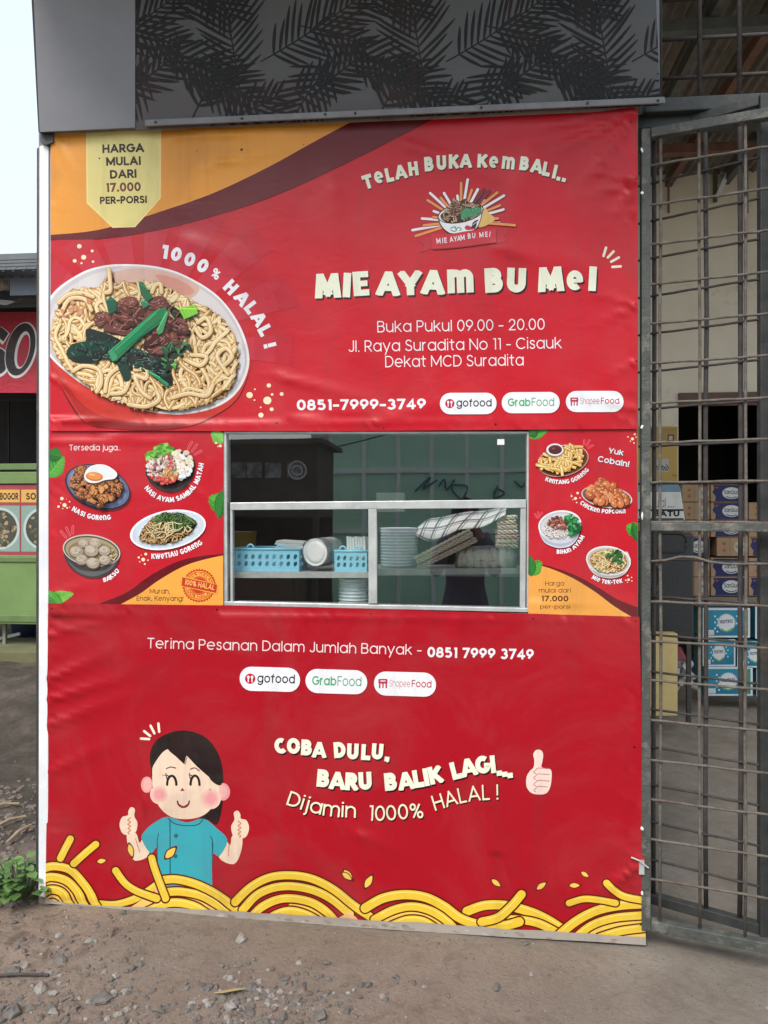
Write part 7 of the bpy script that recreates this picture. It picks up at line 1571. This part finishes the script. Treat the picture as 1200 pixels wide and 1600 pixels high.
# leafy weed at the foot of the corner post
pl = on_ground(30, 1402); weed = empty('leafy_weed', (pl.x, pl.y, pl.z)); tag(weed, 'low leafy green weed growing at the foot of the white corner post', 'plant')
WL = [mat('weed_leaf', (.085, .17, .045), (.06, .13, .03), .45, 14), mat('young_weed_leaf', (.13, .23, .06), (.10, .19, .05), .45, 14)]
rg = random.Random(8); st = MB(); lfs = [MB(), MB()]
for k in range(90):
    an = rg.uniform(0, 6.28); rr = .155*rg.random()**.6; h = .025+.125*(1-(rr/.17)**2)*rg.uniform(.5, 1.05); q = Vector((pl.x-.02+rr*math.cos(an), pl.y+rr*math.sin(an)*.8, pl.z+h)); s_ = rg.uniform(.028, .05)
    st.tube([(pl.x+rr*.25*math.cos(an), pl.y+rr*.25*math.sin(an), pl.z-.01), (q.x*.4+pl.x*.6+rr*.3*math.cos(an), q.y*.5+pl.y*.5, pl.z+h*.6), q], .0022, 5)
    d = Vector((math.cos(an), math.sin(an)*.8-.35, rg.uniform(-.35, .25))).normalized(); sd_ = d.cross(Vector((0, 0, 1))).normalized(); up = sd_.cross(d)
    ring = [(-.05, 0, 0), (.15, .42, .05), (.45, .5, .06), (.8, .28, .02), (1.05, 0, -.06), (.8, -.28, .02), (.45, -.5, .06), (.15, -.42, .05)]
    vs = [q+d*(s_*a)+sd_*(s_*b)+up*(s_*c) for a, b, c in ring]+[q+d*(s_*.15)-up*(s_*.02), q+d*(s_*.45)-up*(s_*.03), q+d*(s_*.8)-up*(s_*.05)]
    lfs[k % 2].add(vs, [(0, 1, 8), (1, 2, 9, 8), (2, 3, 10, 9), (3, 4, 10), (4, 5, 10), (5, 6, 9, 10), (6, 7, 8, 9), (7, 0, 8)])
st.build('stems', mat('weed_stem', (.12, .16, .06), None, .6), weed); lfs[0].build('leaves', WL[0], weed, smooth=True, fix=False); lfs[1].build('leaves', WL[1], weed, smooth=True, fix=False)
# bits lying about
m = MB(); a, b = on_ground(-30, 1529), on_ground(76, 1527); m.tube([a+Vector((0, 0, .006)), (a+b)/2+Vector((0, 0, .012)), b+Vector((0, 0, .008))], .005, 8); o = m.build('iron_rod', DK_BAR, origin=tuple(a)); tag(o, 'thin dark iron rod lying on the dirt at the left edge', 'rod')
for k, (x, y, x2, y2) in enumerate(((-10, 1298, 40, 1282), (10, 1322, 48, 1296), (-20, 1268, 30, 1262))):
    a, b = on_ground(x, y), on_ground(x2, y2); m = MB(); m.tube([a+Vector((0, 0, .015)), (a+b)/2+Vector((0, 0, .03)), b+Vector((0, 0, .02))], .007, 7); o = m.build('bamboo_stick', mat('dry_bamboo', (.36, .27, .17), (.22, .16, .10), .8, 20), origin=tuple(a)); tag(o, ['pale bamboo stick lying lowest on the dirt bank', 'dark bamboo stick resting across the pale one', 'thin bamboo stick uppermost on the dirt bank'][k], 'stick')
p = on_ground(358, 1554); m = MB(); m.add([(p.x-.045, p.y-.012, p.z+.012), (p.x-.01, p.y-.02, p.z+.02), (p.x+.05, p.y+.012, p.z+.016), (p.x+.015, p.y+.018, p.z+.01)], [(0, 1, 2, 3)]); o = m.build('dry_leaf', mat('dry_yellow_leaf', (.46, .36, .18), None, .7), origin=tuple(p), fix=False); sd_ = o.modifiers.new('thick', 'SOLIDIFY'); sd_.thickness = .002; tag(o, 'single dry yellow leaf lying on the gravel', 'leaf')

m = MB(); m.pxbox(777, 686, 788, 695, .0085, .0095); o = m.build('paper_sticker', PAPER, wf)
# ------------------------------------------------------------------ the other side of the road, seen only as reflections in the glass
def MX(px, py, Y): p = PY(px, py, Y); return Vector((p.x, -Y, p.z))
SHG = mat('pale_green_shutter', (.55, .88, .66), (.5, .82, .6), .5, 2); SHF = mat('shutter_frame', (.88, .94, .9), (.82, .9, .85), .5, 3)
opp = empty('shuttered_shop', (2.5, -9.4, 0)); tag(opp, 'closed shopfront with pale green panel shutters across the road, mirrored in the window glass', 'shop')
x0 = MX(515, 800, 9).x; pw = MX(568, 800, 9).x-x0
m = MB(); m.box((x0, -9.12, -.2), (x0+pw*16, -9.06, 3.9)); m.build('shutter', SHG, opp)
for k in range(17): x = x0+pw*k; MB().box((x-.03, -9.06, -.2), (x+.03, -9.02, 3.9)).build('mullion', SHF, opp)
for z in (MX(600, 735, 9).z, MX(600, 830, 9).z, 3.2): MB().box((x0, -9.058, z-.035), (x0+pw*16, -9.015, z+.035)).build('cross_rail', SHF, opp)
MB().box((x0-.28, -9.3, -.2), (x0-.05, -8.9, 4.0)).build('pillar', mat('concrete_pillar', (.5, .48, .45), None, .8, 4), opp); MB().box((x0-.3, -9.6, 3.9), (x0+pw*16+.2, -8.6, 4.1)).build('eave', ZINC, opp)
gm = MB()
for st_ in ([(740, 258), (800, 205), (770, 250), (825, 215)], [(830, 242), (850, 213), (858, 255), (888, 213)], [(876, 236), (935, 240), (915, 288), (882, 262), (876, 240)], [(1052, 238), (1040, 282), (1078, 268), (1054, 250)], [(1115, 222), (1140, 246), (1156, 230)]):
    gm.tube([MX(340+.4167*x, 660+.4167*y, 9.012) for x, y in catmull(st_, 5)], .014, 6)
gm.build('graffiti', mat('dark_teal_spray', (.05, .16, .20), None, .7), opp, smooth=True)
kio = empty('roadside_kiosk', (-3.2, -6.2, 0)); tag(kio, 'dark roadside kiosk across the road, mirrored at the left of the window', 'kiosk')
k0, k1 = MX(250, 800, 5.5), MX(494, 800, 5.5); kt = MX(400, 688, 5.5).z
DKB = mat('dark_kiosk_board', (.11, .08, .07), (.07, .05, .045), .8, 4)
MB().box((k0.x, -6.6, kt-.85), (k1.x, -5.55, kt-.05)).build('upper_board', DKB, kio); MB().box((k0.x-.1, -6.7, kt-.05), (k1.x+.1, -5.3, kt)).build('roof', DKB, kio); MB().box((k0.x, -6.6, -.2), (k1.x, -6.5, kt-.85)).build('back_board', DKB, kio)
MB().box((k0.x, -6.5, -.2), (k1.x-.3, -5.6, 1.0)).build('counter', mat('kiosk_counter', (.16, .10, .07), None, .7), kio); MB().box((k1.x-.06, -5.62, -.2), (k1.x, -5.54, kt-.85)).build('post', DKB, kio)
for px in (372, 395, 425, 460): a = MX(px, 735, 5.52); MB().box((a.x-.09, -5.548, a.z-.08), (a.x+.09, -5.53, a.z+.09)).build('picture', mat('faded_picture', (.40, .42, .44), (.10, .09, .09), .6, 14), kio)
a = MX(464, 734, 5.52); m = MB(); m.tube([(a.x+.10*math.cos(i*.3142), -5.53, a.z+.10*math.sin(i*.3142)) for i in range(21)], .012, 6); m.tube([(a.x+.06*math.cos(i*.3142), -5.53, a.z+.05*math.sin(i*.3142)) for i in range(21)], .01, 6); m.build('plate_emblem', WHITE_P, kio, smooth=True)
thin_tree((-4.6, -8.6, -.1), 6.5, 6, 6, mat('roadside_leaf', (.07, .11, .04), (.05, .08, .03), .6, 8), BARK, 'roadside_tree', 'leafy roadside tree across the road behind the dark kiosk', .16, .6, None)
cab1 = MB(); a, b = MX(495, 706, 7), MX(640, 668, 7); cab1.tube([a+(b-a)*(i/16)*1.6+Vector((0, 0, 0)) for i in range(-6, 17)], .010, 6); o = cab1.build('power_cable', BLK, origin=tuple(a)); tag(o, 'black power cable across the road mirrored in the glass', 'cable')

# person taking the picture, seen faintly mirrored
def person():
    root_p = Vector((.06, -3.27, float(gzn(.06, -3.27)))); V = []; E = []; Rr = []
    def add(p, r, par=None):
        V.append(Vector(p)); Rr.append(r if isinstance(r, tuple) else (r, r))
        if par is not None: E.append((par, len(V)-1))
        return len(V)-1
    pel = add((0, 0, .88), (.15, .11)); wa = add((0, .0, 1.03), (.125, .095), pel); ch = add((0, .01, 1.22), (.15, .105), wa); sh_ = add((0, .0, 1.34), (.10, .075), ch); nk = add((0, .005, 1.41), .05, sh_); hd0 = add((0, .02, 1.475), (.068, .08), nk); hd1 = add((0, .025, 1.55), (.076, .095), hd0); hd2 = add((0, .015, 1.61), (.06, .07), hd1)
    for s in (-1, 1):
        hp = add((s*.09, 0, .82), .085, pel); kn = add((s*.10, .02, .47), .055, hp); an_ = add((s*.10, -.01, .08), .036, kn); add((s*.11, .13, .035), .03, an_)
        so_ = add((s*.165, .0, 1.33), .052, sh_); el = add((s*.22, .12, 1.10), .042, so_); wr = add((s*.10, .31, 1.37), .026, el); pm = add((s*.075, .345, 1.42), (.034, .018), wr)
        for j in range(4): f1 = add((s*(.072+.012), .352+.016*0, 1.445+j*.017), .0085, pm); f2 = add((s*.058, .375, 1.45+j*.017), .008, f1); add((s*.035, .385-.002*j, 1.452+j*.016), .007, f2)
        t1 = add((s*.06, .335, 1.45), .0095, pm); add((s*.04, .345, 1.475), .008, t1)
    me = bpy.data.meshes.new('person'); me.from_pydata([v+root_p for v in V], E, []); o = bpy.data.objects.new('person', me); COL.objects.link(o)
    sk = o.modifiers.new('skin', 'SKIN'); 
    for i, sv in enumerate(me.skin_vertices[0].data if me.skin_vertices else []): sv.radius = Rr[i]; sv.use_root = (i == 0)
    if not me.skin_vertices:
        bm = bmesh.new(); bm.from_mesh(me); ly = bm.verts.layers.skin.verify(); bm.verts.ensure_lookup_table()
        for i, v in enumerate(bm.verts): v[ly].radius = Rr[i]; v[ly].use_root = (i == 0)
        bm.to_mesh(me); bm.free()
    ss = o.modifiers.new('smooth', 'SUBSURF'); ss.levels = 2; ss.render_levels = 2
    me.materials.append(mat('skin', (.40, .25, .18), (.36, .22, .155), .5, 20))
    tag(o, 'person in a grey dress and dark headscarf holding up a phone, mirrored in the glass', 'person')
    m = MB()
    def dress(u, v):
        t_ = 2*math.pi*u; z = .09+1.27*v; r_ = .30-.17*min(v/.7, 1)+.03*max(0, (v-.7)/.3)*1; r_ = r_*(1+.05*math.sin(9*t_)*(1-v)); 
        if v > .9: r_ *= 1-(v-.9)*3.5
        return (root_p.x+r_*1.15*math.cos(t_), root_p.y+r_*.85*math.sin(t_), root_p.z+z)
    m.grid(dress, 48, 24); m.build('dress', mat('grey_violet_cloth', (.14, .13, .17), (.10, .09, .13), .9, 8), o, smooth=True, fix=False)
    for s in (-1, 1):
        m = MB(); m.tube([root_p+Vector(q) for q in ((s*.13, .0, 1.34), (s*.2, .05, 1.22), (s*.225, .12, 1.095), (s*.17, .21, 1.22), (s*.115, .29, 1.345))], lambda t_: .072-.03*t_, 12); m.build('sleeve', mat('grey_violet_sleeve', (.14, .13, .17), (.10, .09, .13), .9, 8), o, smooth=True)
    m = MB()
    def scarf(u, v):
        t_ = R(-62)+R(304)*u+R(-90-0)+R(180); z = 1.24+.42*v; r_ = (.19 if v < .3 else .12)-.0; k = min(max((v-.0)/.45, 0), 1); r_ = .21*(1-k)+.112*k
        if v > .75: r_ *= math.sqrt(max(1-((v-.75)/.25)**2, .0004))
        return (root_p.x+r_*math.sin(t_-R(90)+R(90)), root_p.y+.015+r_*math.cos(t_)*1.05*1, root_p.z+z)
    m.grid(scarf, 40, 20); m.build('headscarf', mat('dark_scarf', (.06, .05, .06), None, .9), o, smooth=True, fix=False)
    m = MB(); m.box((root_p.x-.045-.015, -2.905, 1.425), (root_p.x+.035-.015, -2.896, 1.58)); ph = m.build('phone', mat('black_phone', (.02, .02, .022), None, .3), None, bevel=.004, origin=(root_p.x-.02, -2.9, 1.5)); tag(ph, 'black phone held up by the person facing the stall', 'phone')
person()
